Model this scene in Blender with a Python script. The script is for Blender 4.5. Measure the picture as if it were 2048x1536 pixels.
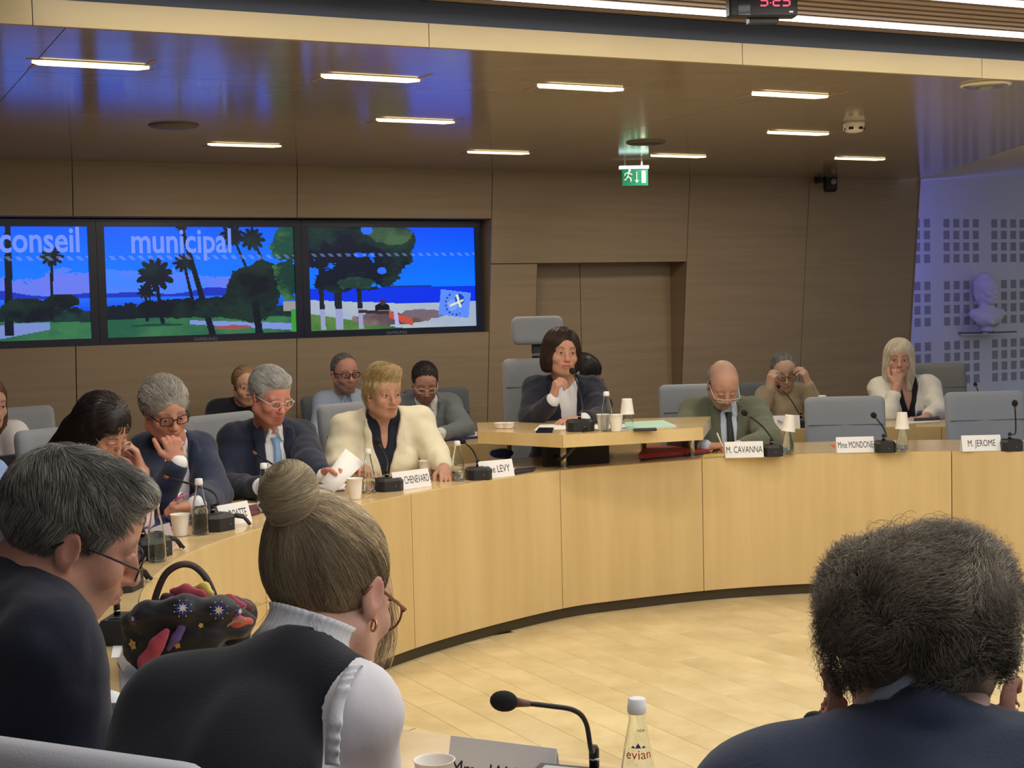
import bpy, bmesh, math, random
import numpy as np
from mathutils import Vector, Matrix
from mathutils.bvhtree import BVHTree

random.seed(7); RNG = np.random.default_rng(7)
SC = bpy.context.scene
COL = SC.collection
for _o in list(bpy.data.objects): bpy.data.objects.remove(_o)

# ------------------------------------------------------------ camera
FPX, CAMH, ROLL, PITCH = 2950.0, 1.60, 0.024, math.atan(168/2950.)
_f = np.array([0, math.cos(PITCH), -math.sin(PITCH)])
_r = np.array([1., 0, 0]); _u = np.array([0, math.sin(PITCH), math.cos(PITCH)])
_r2 = _r*math.cos(ROLL)-_u*math.sin(ROLL); _u2 = _u*math.cos(ROLL)+_r*math.sin(ROLL)
CPOS = np.array([0, 0, CAMH])
cam_d = bpy.data.cameras.new('camera'); cam = bpy.data.objects.new('camera', cam_d); COL.objects.link(cam)
cam_d.sensor_width = 36; cam_d.lens = FPX/2048*36; cam_d.clip_start = 0.05; cam_d.clip_end = 100
_m = Matrix(((_r2[0], _u2[0], -_f[0], 0), (_r2[1], _u2[1], -_f[1], 0), (_r2[2], _u2[2], -_f[2], CAMH), (0, 0, 0, 1)))
cam.matrix_world = _m
SC.camera = cam
cam_d.dof.use_dof = False

# ------------------------------------------------------------ world, exposure
W = bpy.data.worlds.new('world'); SC.world = W; W.use_nodes = True
W.node_tree.nodes['Background'].inputs[0].default_value = (0.62, 0.68, 0.80, 1)
W.node_tree.nodes['Background'].inputs[1].default_value = 0.30
SC.view_settings.view_transform = 'Standard'; SC.view_settings.look = 'None'
SC.view_settings.gamma = 1; SC.view_settings.use_curve_mapping = False
SC.view_settings.exposure = 0.0

WD = np.array([1.85, 1.0, 0])/math.hypot(1.85, 1.0)      # direction of the back wall
WN = np.array([WD[1], -WD[0], 0])                          # its normal, into the room
def area(name, loc, sx, sy, power, col, direction=(0, 0, -1), ang=0.0, spread=180):
    l = bpy.data.lights.new(name, 'AREA'); l.shape = 'RECTANGLE'; l.size = sx; l.size_y = sy
    l.energy = power; l.color = col; l.spread = math.radians(spread)
    o = bpy.data.objects.new(name, l); COL.objects.link(o); o.location = loc
    q = Vector(direction).to_track_quat('-Z', 'Y')
    o.rotation_euler = (q.to_matrix() @ Matrix.Rotation(ang, 3, 'Z')).to_euler()
    return o
WANG = math.atan2(WD[1], WD[0])
FD = np.array([3.777, 1.797, 0])/math.hypot(3.777, 1.797)   # direction of the dropped ceiling's edge
FN = np.array([FD[1], -FD[0], 0]); F0 = np.array([-1.548, 4.597, 0]); FANG = math.atan2(FD[1], FD[0])
ZP = 2.645                                                   # slatted ceiling over the pit
TRACKS = [0.19+0.5*i for i in range(10)]
# the long linear luminaires over the pit (their tubes are built with the ceiling); one lamp along each
for i, d in enumerate(TRACKS):
    c = F0+FD*3.4+FN*d
    area('linear_luminaire_light', (c[0], c[1], ZP-0.035), 6.6, 0.04, 16.8, (1.0, 0.985, 0.95), ang=FANG)
# warm downlight slots in the wooden ceiling
SLOTS = [((67,124),(296,133)),((400,287),(577,292)),((643,151),(839,159)),((745,238),(916,244)),((920,302),(1072,307)),
         ((1075,170),(1247,178)),((1503,187),(1657,191)),((1527,264),(1665,267)),((1288,310),(1425,313)),((1657,316),(1782,318))]
ZC = 2.49

# ------------------------------------------------------------ helpers
def ray(x, y): return _f+(x-1024)/FPX*_r2+(768-y)/FPX*_u2
def G(x, y, z):
    d = ray(x, y); return CPOS+d*((z-CAMH)/d[2])
def P(x, y, Y):
    d = ray(x, y); return CPOS+d*(Y/d[1])
def A(*v): return np.array(v, float)
def nrm(v):
    v = np.asarray(v, float); return v/max(1e-9, np.linalg.norm(v))
for (a, b) in SLOTS:
    c = (G(a[0], a[1], ZC)+G(b[0], b[1], ZC))/2
    area('slot_light', (c[0], c[1], ZC-0.012), 0.36, 0.07, 7.5, (1.0, 0.86, 0.66), ang=WANG)

def srgb(r, g, b):
    f = lambda c: (c/255/12.92) if c/255 <= 0.04045 else ((c/255+0.055)/1.055)**2.4
    return (f(r), f(g), f(b), 1)
MATS = {}
def mat(name, col, rough=0.5, metal=0.0, spec=0.5, emit=None, estr=1.0, trans=0.0, ior=1.45, alpha=1.0, coat=0.0, sheen=0.0, noise=None, bump=None, attr=None):
    """procedural material: noise=(scale, amount), bump=(scale, strength)"""
    if name in MATS: return MATS[name]
    m = bpy.data.materials.new(name); m.use_nodes = True; nt = m.node_tree
    b = nt.nodes['Principled BSDF']
    b.inputs['Base Color'].default_value = col if len(col) == 4 else (*col, 1)
    b.inputs['Roughness'].default_value = rough; b.inputs['Metallic'].default_value = metal
    b.inputs['Specular IOR Level'].default_value = spec
    b.inputs['Transmission Weight'].default_value = trans; b.inputs['IOR'].default_value = ior
    b.inputs['Alpha'].default_value = alpha; b.inputs['Coat Weight'].default_value = coat
    b.inputs['Sheen Weight'].default_value = sheen
    if emit is not None:
        b.inputs['Emission Color'].default_value = emit if len(emit) == 4 else (*emit, 1)
        b.inputs['Emission Strength'].default_value = estr
    src = None
    if attr:
        an = nt.nodes.new('ShaderNodeAttribute'); an.attribute_name = attr; src = an.outputs['Color']
    if noise or bump:
        tc = nt.nodes.new('ShaderNodeTexCoord')
    if noise:
        n = nt.nodes.new('ShaderNodeTexNoise'); n.inputs['Scale'].default_value = noise[0]; n.inputs['Detail'].default_value = 5
        nt.links.new(tc.outputs['Object'], n.inputs['Vector'])
        mr = nt.nodes.new('ShaderNodeMapRange'); mr.inputs[3].default_value = 1-noise[1]; mr.inputs[4].default_value = 1+noise[1]
        mr.inputs[1].default_value = 0.3; mr.inputs[2].default_value = 0.7
        nt.links.new(n.outputs[0], mr.inputs[0])
        mx = nt.nodes.new('ShaderNodeVectorMath'); mx.operation = 'SCALE'
        if src is not None: nt.links.new(src, mx.inputs[0])
        else: mx.inputs[0].default_value = col[:3]
        nt.links.new(mr.outputs[0], mx.inputs['Scale']); src = mx.outputs[0]
    if src is not None: nt.links.new(src, b.inputs['Base Color'])
    if bump:
        n2 = nt.nodes.new('ShaderNodeTexNoise'); n2.inputs['Scale'].default_value = bump[0]; n2.inputs['Detail'].default_value = 3
        nt.links.new(tc.outputs['Object'], n2.inputs['Vector'])
        bp = nt.nodes.new('ShaderNodeBump'); bp.inputs['Strength'].default_value = bump[1]; bp.inputs['Distance'].default_value = 0.003
        nt.links.new(n2.outputs[0], bp.inputs['Height']); nt.links.new(bp.outputs[0], b.inputs['Normal'])
    MATS[name] = m
    return m

def wood(name, c1, c2, rough=0.35, scale=(1, 1, 1), rot=(0, 0, 0), spec=0.4, streak=6.0, rnd=0.0, coat=0.0):
    """veneer: stretched noise streaks along one axis; rnd adds a per-object tone"""
    if name in MATS: return MATS[name]
    m = bpy.data.materials.new(name); m.use_nodes = True; nt = m.node_tree; b = nt.nodes['Principled BSDF']
    tc = nt.nodes.new('ShaderNodeTexCoord'); mp = nt.nodes.new('ShaderNodeMapping')
    mp.inputs['Scale'].default_value = scale; mp.inputs['Rotation'].default_value = rot
    nt.links.new(tc.outputs['Object'], mp.inputs['Vector'])
    n = nt.nodes.new('ShaderNodeTexNoise'); n.inputs['Scale'].default_value = streak; n.inputs['Detail'].default_value = 6; n.inputs['Roughness'].default_value = 0.6
    nt.links.new(mp.outputs[0], n.inputs['Vector'])
    cr = nt.nodes.new('ShaderNodeValToRGB'); cr.color_ramp.elements[0].position = 0.33; cr.color_ramp.elements[1].position = 0.68
    cr.color_ramp.elements[0].color = c1; cr.color_ramp.elements[1].color = c2
    nt.links.new(n.outputs[0], cr.inputs[0])
    out = cr.outputs[0]
    if rnd:
        oi = nt.nodes.new('ShaderNodeObjectInfo'); mr = nt.nodes.new('ShaderNodeMapRange')
        mr.inputs[3].default_value = 1-rnd; mr.inputs[4].default_value = 1+rnd
        nt.links.new(oi.outputs['Random'], mr.inputs[0])
        vm = nt.nodes.new('ShaderNodeVectorMath'); vm.operation = 'SCALE'
        nt.links.new(out, vm.inputs[0]); nt.links.new(mr.outputs[0], vm.inputs['Scale']); out = vm.outputs[0]
        vo = nt.nodes.new('ShaderNodeVectorMath'); vo.operation = 'SCALE'; vo.inputs[0].default_value = (31, 17, 7)
        nt.links.new(oi.outputs['Random'], vo.inputs['Scale']); nt.links.new(vo.outputs[0], mp.inputs['Location'])
    nt.links.new(out, b.inputs['Base Color'])
    b.inputs['Roughness'].default_value = rough; b.inputs['Specular IOR Level'].default_value = spec; b.inputs['Coat Weight'].default_value = coat
    b.inputs['Coat Roughness'].default_value = 0.12
    MATS[name] = m
    return m

def raw(name, verts, faces, m=None, parent=None, loc=None, smooth=False, mats=None, midx=None):
    """verts in world coordinates (or local when loc given None and a parent at origin)"""
    me = bpy.data.meshes.new(name)
    me.from_pydata([tuple(map(float, v)) for v in verts], [], [tuple(f) for f in faces]); me.update()
    if m: me.materials.append(m)
    if mats:
        for q in mats: me.materials.append(q)
        me.polygons.foreach_set('material_index', midx)
    if smooth: me.polygons.foreach_set('use_smooth', [True]*len(me.polygons))
    o = bpy.data.objects.new(name, me); COL.objects.link(o)
    if parent: o.parent = parent
    if loc is not None: o.location = loc
    return o

class MB:
    """collects shapes into one mesh; local coordinates"""
    def __init__(s): s.v = []; s.f = []; s.sm = []
    def add(s, v, f, smooth=False):
        n = len(s.v); s.v += [tuple(map(float, q)) for q in v]; s.f += [tuple(i+n for i in q) for q in f]; s.sm += [smooth]*len(f); return s
    def box(s, c, h, R=None, bev=0.0):
        c = np.array(c, float); R = np.eye(3) if R is None else np.array(R)
        if bev <= 0:
            v = [c+R@(np.array([x, y, z])*h) for x in (-1, 1) for y in (-1, 1) for z in (-1, 1)]
            f = [(0,1,3,2),(4,6,7,5),(0,4,5,1),(2,3,7,6),(0,2,6,4),(1,5,7,3)]
            return s.add(v, f)
        h = np.array(h, float); b = min(bev, *(h*0.95)); v = []; idx = {}
        # each corner becomes three vertices
        for x in (-1, 1):
            for y in (-1, 1):
                for z in (-1, 1):
                    sg = np.array([x, y, z])
                    for ax in range(3):
                        p = sg*(h-b); p[ax] = sg[ax]*h[ax]; idx[(x, y, z, ax)] = len(v); v.append(c+R@p)
        f = []
        for ax in range(3):
            o1, o2 = (ax+1) % 3, (ax+2) % 3
            for sg in (-1, 1):
                q = []
                for (a, bb) in ((-1, -1), (1, -1), (1, 1), (-1, 1)):
                    k = [0, 0, 0]; k[ax] = sg; k[o1] = a; k[o2] = bb; q.append(idx[(*k, ax)])
                f.append(q if sg > 0 else q[::-1])
        for ax in range(3):                      # edges along axis ax
            o1, o2 = (ax+1) % 3, (ax+2) % 3
            for a in (-1, 1):
                for bb in (-1, 1):
                    k0 = [0, 0, 0]; k0[o1] = a; k0[o2] = bb; k1 = list(k0); k0[ax] = -1; k1[ax] = 1
                    q = [idx[(*k0, o1)], idx[(*k1, o1)], idx[(*k1, o2)], idx[(*k0, o2)]]
                    f.append(q if a*bb < 0 else q[::-1])
        for x in (-1, 1):
            for y in (-1, 1):
                for z in (-1, 1):
                    q = [idx[(x, y, z, 0)], idx[(x, y, z, 1)], idx[(x, y, z, 2)]]
                    f.append(q if x*y*z > 0 else q[::-1])
        return s.add(v, f)
    def prism(s, poly, z0, z1, R=None, c=(0, 0, 0)):
        R = np.eye(3) if R is None else np.array(R); c = np.array(c, float); n = len(poly)
        v = [c+R@np.array([p[0], p[1], z0]) for p in poly]+[c+R@np.array([p[0], p[1], z1]) for p in poly]
        f = [tuple(range(n))[::-1], tuple(range(n, 2*n))]+[(i, (i+1) % n, n+(i+1) % n, n+i) for i in range(n)]
        return s.add(v, f)
    def tube(s, pts, r, n=8, cap=True, flat=1.0, closed=False, smooth=True):
        pts = [np.array(p, float) for p in pts]; m = len(pts); rr = [r]*m if np.isscalar(r) else list(r)
        T = []
        for i in range(m):
            if closed: t = pts[(i+1) % m]-pts[i-1]
            else: t = pts[min(i+1, m-1)]-pts[max(i-1, 0)]
            T.append(nrm(t))
        up = np.array([0, 0, 1.]) if abs(T[0][2]) < 0.9 else np.array([0, 1., 0])
        U = nrm(up-T[0]*(up@T[0])); v = []; f = []
        for i in range(m):
            U = nrm(U-T[i]*(U@T[i])); V = np.cross(T[i], U)
            for k in range(n):
                a = 2*math.pi*k/n; v.append(pts[i]+rr[i]*(math.cos(a)*U*flat+math.sin(a)*V))
        for i in range(m if closed else m-1):
            for k in range(n):
                a, b = i*n+k, i*n+(k+1) % n; j = ((i+1) % m)*n
                f.append((a, b, j+(k+1) % n, j+k))
        if cap and not closed: f += [tuple(range(n))[::-1], tuple(range((m-1)*n, m*n))]
        return s.add(v, f, smooth)
    def lathe(s, prof, n=20, c=(0, 0, 0), R=None, smooth=True, capb=True, capt=True):
        R = np.eye(3) if R is None else np.array(R); c = np.array(c, float); v = []; f = []
        for (r, z) in prof:
            for k in range(n):
                a = 2*math.pi*k/n; v.append(c+R@np.array([r*math.cos(a), r*math.sin(a), z]))
        for i in range(len(prof)-1):
            for k in range(n):
                f.append((i*n+k, i*n+(k+1) % n, (i+1)*n+(k+1) % n, (i+1)*n+k))
        if capb: f.append(tuple(range(n))[::-1])
        if capt: f.append(tuple(range((len(prof)-1)*n, len(prof)*n)))
        return s.add(v, f, smooth)
    def ball(s, c, r, R=None, n=12, m=8):
        r = np.array([r]*3 if np.isscalar(r) else r, float); R = np.eye(3) if R is None else np.array(R); c = np.array(c, float)
        v = [c+R@(r*[0, 0, -1])]; f = []
        for i in range(1, m):
            t = -math.pi/2+math.pi*i/m
            for k in range(n):
                a = 2*math.pi*k/n; v.append(c+R@(r*np.array([math.cos(t)*math.cos(a), math.cos(t)*math.sin(a), math.sin(t)])))
        v.append(c+R@(r*[0, 0, 1])); L = len(v)-1
        for k in range(n): f.append((0, 1+(k+1) % n, 1+k)); f.append((L, L-n+k, L-n+(k+1) % n))
        for i in range(m-2):
            for k in range(n): f.append((1+i*n+k, 1+i*n+(k+1) % n, 1+(i+1)*n+(k+1) % n, 1+(i+1)*n+k))
        return s.add(v, f, True)
    def build(s, name, m, parent=None, loc=None):
        me = bpy.data.meshes.new(name); me.from_pydata(s.v, [], s.f); me.update()
        me.polygons.foreach_set('use_smooth', s.sm); me.materials.append(m)
        o = bpy.data.objects.new(name, me); COL.objects.link(o)
        if parent: o.parent = parent
        if loc is not None: o.location = tuple(map(float, loc))
        return o

def empty(name, loc=(0, 0, 0), rz=0.0):
    o = bpy.data.objects.new(name, None); COL.objects.link(o); o.location = tuple(map(float, loc)); o.rotation_euler = (0, 0, rz)
    o.empty_display_size = 0.05; return o
def tag(o, label=None, cat=None, group=None, kind=None):
    if label: o['label'] = label
    if cat: o['category'] = cat
    if group: o['group'] = group
    if kind: o['kind'] = kind
    return o
def struct(o): o['kind'] = 'structure'; return o
def copy_tree(o, parent=None):
    c = o.copy(); COL.objects.link(c); c.parent = parent
    for ch in list(o.children): copy_tree(ch, c)
    return c
def rz(a):
    c, s = math.cos(a), math.sin(a); return np.array([[c, -s, 0], [s, c, 0], [0, 0, 1]])
def rx(a):
    c, s = math.cos(a), math.sin(a); return np.array([[1, 0, 0], [0, c, -s], [0, s, c]])
def ry(a):
    c, s = math.cos(a), math.sin(a); return np.array([[c, 0, s], [0, 1, 0], [-s, 0, c]])
def shade_auto(o, ang=35):
    me = o.data
    me.polygons.foreach_set('use_smooth', [True]*len(me.polygons))
    try: me.set_sharp_from_angle(angle=math.radians(ang))
    except Exception: pass
    return o
DEPS = None
def text_mesh(name, s, size, m, parent, M, ext=0.0004, align='CENTER', sx=1.0, bold=0.0):
    cu = bpy.data.curves.new('t', 'FONT'); cu.body = s; cu.size = size; cu.extrude = ext; cu.align_x = align; cu.align_y = 'CENTER'; cu.resolution_u = 3; cu.offset = bold
    t = bpy.data.objects.new('t', cu); COL.objects.link(t)
    bpy.context.view_layer.update()
    me = bpy.data.meshes.new_from_object(t.evaluated_get(bpy.context.evaluated_depsgraph_get()))
    bpy.data.objects.remove(t); bpy.data.curves.remove(cu)
    me.materials.clear(); me.materials.append(m)
    if sx != 1.0: me.transform(Matrix.Diagonal((sx, 1, 1, 1)))
    me.transform(M)
    o = bpy.data.objects.new(name, me); COL.objects.link(o); o.parent = parent
    return o
def frame3(xd, zd):
    """4x4 without translation whose x is xd and z near zd"""
    x = nrm(xd); z = np.asarray(zd, float); z = nrm(z-x*(z@x)); y = np.cross(z, x)
    return np.array([x, y, z]).T
def M4(R, c):
    return Matrix(((R[0][0], R[0][1], R[0][2], c[0]), (R[1][0], R[1][1], R[1][2], c[1]), (R[2][0], R[2][1], R[2][2], c[2]), (0, 0, 0, 1)))
# ============================================================ SETTING
OAK1, OAK2 = srgb(206, 164, 104), srgb(228, 190, 132)
M_desk = wood('maple veneer upright grain', srgb(206, 178, 124), srgb(220, 194, 142), 0.38, (3.2, 3.2, 0.22), streak=2.2, spec=0.35, rnd=0.03)
M_top = wood('maple veneer table top', srgb(206, 178, 126), srgb(222, 196, 146), 0.16, (0.6, 2.5, 1), streak=3, spec=0.5)
M_wall = wood('oak veneer horizontal grain', srgb(153, 136, 114), srgb(163, 146, 123), 0.42, (0.35, 0.35, 7), streak=3.2, spec=0.3)
M_ceil = wood('oak veneer ceiling gloss', srgb(150, 138, 121), srgb(160, 148, 131), 0.13, (0.5, 3, 3), rot=(0, 0, -FANG), streak=2.6, spec=0.55)
M_fascia = wood('pale maple edge', srgb(164, 145, 104), srgb(174, 155, 113), 0.4, (0.5, 0.5, 2), streak=3)
M_plank = wood('maple floor plank', srgb(203, 182, 134), srgb(227, 209, 163), 0.30, (2.2, 2.2, 2.2), streak=2.0, spec=0.4, rnd=0.06)
M_gapf = mat('floor joint', srgb(150, 112, 66), 0.8)
M_black = mat('black plastic', srgb(26, 27, 30), 0.45, bump=(180, 0.15))
M_kick = mat('dark bronze kickboard', srgb(74, 66, 54), 0.4, metal=0.3)
M_white = mat('white plastic', srgb(236, 234, 226), 0.35)
M_metal = mat('brushed steel', srgb(196, 194, 186), 0.28, metal=1.0)
M_slat = mat('brown ceiling slat', srgb(150, 130, 116), 0.5)
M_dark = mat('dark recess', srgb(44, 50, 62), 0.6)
M_tube = mat('luminaire tube', (1, 1, 1), 0.5, emit=(1.0, 0.98, 0.93), estr=3.0)
M_slot = mat('warm slot diffuser', (1, 1, 1), 0.5, emit=(1.0, 0.80, 0.42), estr=2.2)
M_plaster = mat('white plaster', srgb(214, 216, 222), 0.8, noise=(3, 0.02))
M_jamb = wood('darker oak jamb', srgb(134, 116, 92), srgb(146, 126, 100), 0.42, (0.35, 0.35, 7), streak=3.2, spec=0.3)

def wall_pt(px, py):
    """point on the vertical plane of the tv screens (55-inch panels)"""
    d = ray(px, py); p0 = P(207, 453, 9.08)
    t = ((p0-CPOS)@WN)/(d@WN); return CPOS+d*t
P0 = P(207, 453, 9.08)                      # on the screen plane
def u_of(p): return float((np.asarray(p)-P0)@WD)
LEAN = math.tan(math.radians(5.6))
# panelling plane: leans forward; passes near the screen plane at the niche's bottom
ZB = 1.36
def wp(u, z, off=0.0):
    """point on the leaning panelling: u along the wall, z height, off out of the wall"""
    p = P0+WD*u+WN*(0.035+(z-ZB)*LEAN+off); return A(p[0], p[1], z)
def wuz(px, py, off=0.0):
    """wall coordinates (u, z) of a pixel on the leaning plane"""
    d = ray(px, py); N = nrm(np.array([WN[0], WN[1], -LEAN])); q = wp(0, ZB, off)
    t = ((q-CPOS)@N)/(d@N); p = CPOS+d*t; return u_of(p), p[2]

nu0, nz1 = wuz(-60, 432); nu1, _ = wuz(985, 433); _, nz0 = wuz(965, 663)
du0, dz1 = wuz(1075, 527); du1, _ = wuz(1372, 525)
cu, cz = wuz(1838, 357)
sA, _ = wuz(985, 348); sB, _ = wuz(1380, 350)
UL = -4.2
nuL = -1.62                                 # niche goes on beyond the frame
def slab(name, quad_uz, m, parent, th=0.03, off=0.0):
    f = [wp(u, z, off) for u, z in quad_uz]; b = [wp(u, z, off-th) for u, z in quad_uz]
    n = len(f)
    return raw(name, f+b, [tuple(range(n))[::-1], tuple(range(n, 2*n))]+[(i, (i+1) % n, n+(i+1) % n, n+i) for i in range(n)], m, parent)
wall = struct(empty('wall_back')); g = 0.003
ZT = ZC+0.03
def panel(u0, u1, z0, z1, name='wall_panel', m=None, off=0.0, th=0.03):
    return slab(name, [(u0+g, z0+g), (u1-g, z0+g), (u1-g, z1-g), (u0+g, z1-g)], m or M_wall, wall, th, off)

panel(UL, nuL, 0, ZT); 
for i in range(3):
    a = nuL+(sA-nuL)*i/3; b = nuL+(sA-nuL)*(i+1)/3
    panel(a, b, nz1, ZT); panel(a, b, 0, nz0)
panel(nu1, sA, nz0, nz1) if sA-nu1 > 0.02 else None
panel(sA, sB, dz1, ZT)
panel(sA, du0, 0, dz1)
panel(du1, sB, 0, dz1) if sB-du1 > 0.02 else None
panel(sB, (sB+cu)/2, 0, ZT); panel((sB+cu)/2, cu, 0, ZT)
# return of the panelling at the right end
q = [wp(cu, 0), wp(cu, ZT), wp(cu, ZT, -0.9), wp(cu, 0, -0.9)]; off = WD*0.02
raw('end_panel', q+[p+off for p in q], [(0, 1, 2, 3), (7, 6, 5, 4), (0, 4, 5, 1), (1, 5, 6, 2), (2, 6, 7, 3), (3, 7, 4, 0)], M_jamb, wall)
# backing behind everything
bk = [P0+WD*UL-WN*0.34, P0+WD*cu-WN*0.34]
raw('backing', [A(bk[0][0], bk[0][1], 0), A(bk[1][0], bk[1][1], 0), A(bk[1][0], bk[1][1], ZT), A(bk[0][0], bk[0][1], ZT)], [(0, 1, 2, 3)], M_jamb, wall)
# niche lining
def lining(name, pts, m=M_wall): return raw(name, pts, [(0, 1, 2, 3)], m, wall)
def deep(u, z, d=-0.22):
    p = P0+WD*u+WN*d; return A(p[0], p[1], z)
for nm, (a, b) in {'niche_right': ((nu1, nz0), (nu1, nz1)), 'niche_top': ((nuL, nz1), (nu1, nz1)), 'niche_bottom': ((nuL, nz0), (nu1, nz0))}.items():
    m_ = MB(); f = [wp(*a), wp(*b), deep(*b), deep(*a)]
    raw('niche_lining', f, [(0, 1, 2, 3)], M_wall, wall)
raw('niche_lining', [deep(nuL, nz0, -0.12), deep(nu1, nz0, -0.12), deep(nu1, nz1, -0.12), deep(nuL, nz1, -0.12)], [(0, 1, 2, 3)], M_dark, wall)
# door recess: vertical door leaves behind the leaning panelling
DO = -0.13
def dp(px): 
    d = ray(px, 600); q0 = P0+WN*DO; t = ((q0-CPOS)@WN)/(d@WN); return u_of(CPOS+d*t)
dm, dr = dp(1161), dp(1346)
door = struct(empty('door_1'))
def vslab(name, u0, u1, z0, z1, o0, o1, m, parent):
    v = [deep(u, z, o) for o in (o0, o1) for (u, z) in ((u0, z0), (u1, z0), (u1, z1), (u0, z1))]
    return raw(name, v, [(0, 1, 2, 3), (7, 6, 5, 4), (0, 4, 5, 1), (1, 5, 6, 2), (2, 6, 7, 3), (3, 7, 4, 0)], m, parent)
vslab('door_leaf', du0-0.05, dm-0.003, 0, dz1+0.03, DO-0.04, DO, M_wall, door)
vslab('door_leaf', dm+0.003, dr-0.003, 0, dz1+0.03, DO-0.04, DO, M_wall, door)
vslab('side_panel', dr+0.003, dr+0.5, 0, dz1+0.03, DO-0.04, DO-0.004, M_jamb, door)
h = MB(); hb = wall_pt(1187, 762)*1.0; hp = deep(u_of(hb), float(hb[2]), DO)
h.lathe([(0.022, 0), (0.022, 0.012)], 14, hp, frame3(WD, WN)[:, [0, 1, 2]]); h.tube([hp+WN*0.012, hp+WN*0.05, hp+WN*0.055+WD*0.02, hp+WN*0.055+WD*0.13], 0.008)
h.build('door_handle', M_metal, door)
for (a, b) in ((( du0, 0), (du0, dz1)), ((du1, dz1), (du1, 0)), ((du0, dz1), (du1, dz1))):
    raw('jamb', [wp(*a), wp(*b), deep(b[0], b[1], DO-0.03), deep(a[0], a[1], DO-0.03)], [(0, 1, 2, 3)], M_jamb, door)

# ---- right part: perforated white wall with a bust
wr = struct(empty('wall_right'))
PB = -0.85                                   # plane parallel to the back wall, set further back
def pb(px, py):
    d = ray(px, py); q0 = P0+WN*PB; t = ((q0-CPOS)@WN)/(d@WN); p = CPOS+d*t; return u_of(p), float(p[2])
ua = cu-0.3; ub = cu+3.2
vslab('wall_board', ua, ub, 0, 2.9, PB-0.06, PB, M_plaster, wr)
M_perf = mat('perforated recess', srgb(150, 152, 160), 0.9)
# grid of square perforated fields, read off the photograph
colx = [1836, 1854.5, 1893.5, 1913, 1932, 1952, 1989, 2007.5, 2026, 2045]
pe_me = None; row_z = []
for (ya, yb, n) in ((438, 532, 4), (562, 658, 4), (683, 775, 4)):
    z1 = pb(1900, ya)[1]; z0 = pb(1900, yb)[1]
    for k in range(n): row_z.append(z1-(k+0.36)*(z1-z0)/n)
cus = [pb(x, 560)[0] for x in colx]
gw = (cus[5]-cus[2])/3
cus = [cus[1]-gw, cus[1]]+[cus[2]+gw*i for i in range(4)]+[cus[6]+gw*i for i in range(4)]+[cus[6]+(cus[6]-cus[2])+gw*i for i in range(4)]
gh = row_z[0]-row_z[1]
row_z += [row_z[-1]-0.235-gh*k for k in range(4)]
for zc in row_z:
    for uc in cus:
        p = deep(uc, zc, PB)
        if pe_me is None:
            mb = MB(); hw, hh = gw*0.30, gh*0.36; R = frame3(WD, (0, 0, 1)); 
            for k in range(5):
                mb.box((0, 0.001, -hh+hh*2*(k+0.5)/5), (hw, 0.002, hh/5*0.95), R)
            o = mb.build('perforated_field', M_perf, wr, p); pe_me = o.data
        else:
            o = bpy.data.objects.new('perforated_field', pe_me); COL.objects.link(o); o.parent = wr; o.location = tuple(p)

area('blue_uplight', deep(cu+0.12, 1.9, -0.25), 0.1, 0.9, 5.5, (0.16, 0.16, 1.0), direction=tuple(WD*0.75-WN*0.65))
# ---- wooden dropped ceiling (over the back part of the room), with its edge
ceil = struct(empty('ceiling'))
E0, E1 = F0-FD*3.0, F0+FD*7.4
cB0 = wp(UL, ZC, -0.05); cB1 = wp(cu, ZC, -0.02)
ed = G(2048, 290, ZC); eu = nrm(ed-cB1)       # wooden ceiling's right edge runs from the corner towards the viewer's right
rows = 4
def lerp(a, b, t): return a+(b-a)*t
def ceil_poly():
    # corner points: back-left, back-right corner, along the right edge, front
    t = 3.1; er = cB1+eu*t
    return er
er = ceil_poly()
# boards of the ceiling: strips parallel to the edge
s_far = float((cB1-F0)@(-FN)); sl = float((cB0-F0)@(-FN)); smax = max(s_far, sl)
cuts = [0.0, 0.95, 2.15, 3.3, 4.4, smax+0.3]
bkln0, bkln1 = wp(UL, ZC, -0.02), wp(cu, ZC, -0.02)
def clip(poly, p, n):
    out = []
    for i in range(len(poly)):
        a, b = poly[i], poly[(i+1) % len(poly)]; da, db = (a-p)@n, (b-p)@n
        if da <= 0: out.append(a)
        if (da < 0 < db) or (db < 0 < da): out.append(a+(b-a)*(da/(da-db)))
    return out
en = np.array([eu[1], -eu[0], 0]);
if (cB1-WD*1.0-cB1)@en > 0: en = -en
for i in range(len(cuts)-1):
    a, b = cuts[i]+0.002, cuts[i+1]-0.002
    for (l0, l1) in ((-3.0, 0.2), (0.2, 3.4), (3.4, 7.4)):
        poly = [F0+FD*(l0+.002)-FN*a, F0+FD*(l1-.002)-FN*a, F0+FD*(l1-.002)-FN*b, F0+FD*(l0+.002)-FN*b]
        poly = clip(poly, A(bkln0[0], bkln0[1], 0), -WN)
        if len(poly) > 2: poly = clip(poly, A(cB1[0], cB1[1], 0), en)
        if len(poly) < 3: continue
        ctr = sum(poly)/len(poly)
        mb = MB(); mb.prism([(p[0]-ctr[0], p[1]-ctr[1]) for p in poly], 0, 0.02)
        mb.build('ceiling_panel', M_ceil, ceil, (ctr[0], ctr[1], ZC))
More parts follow.
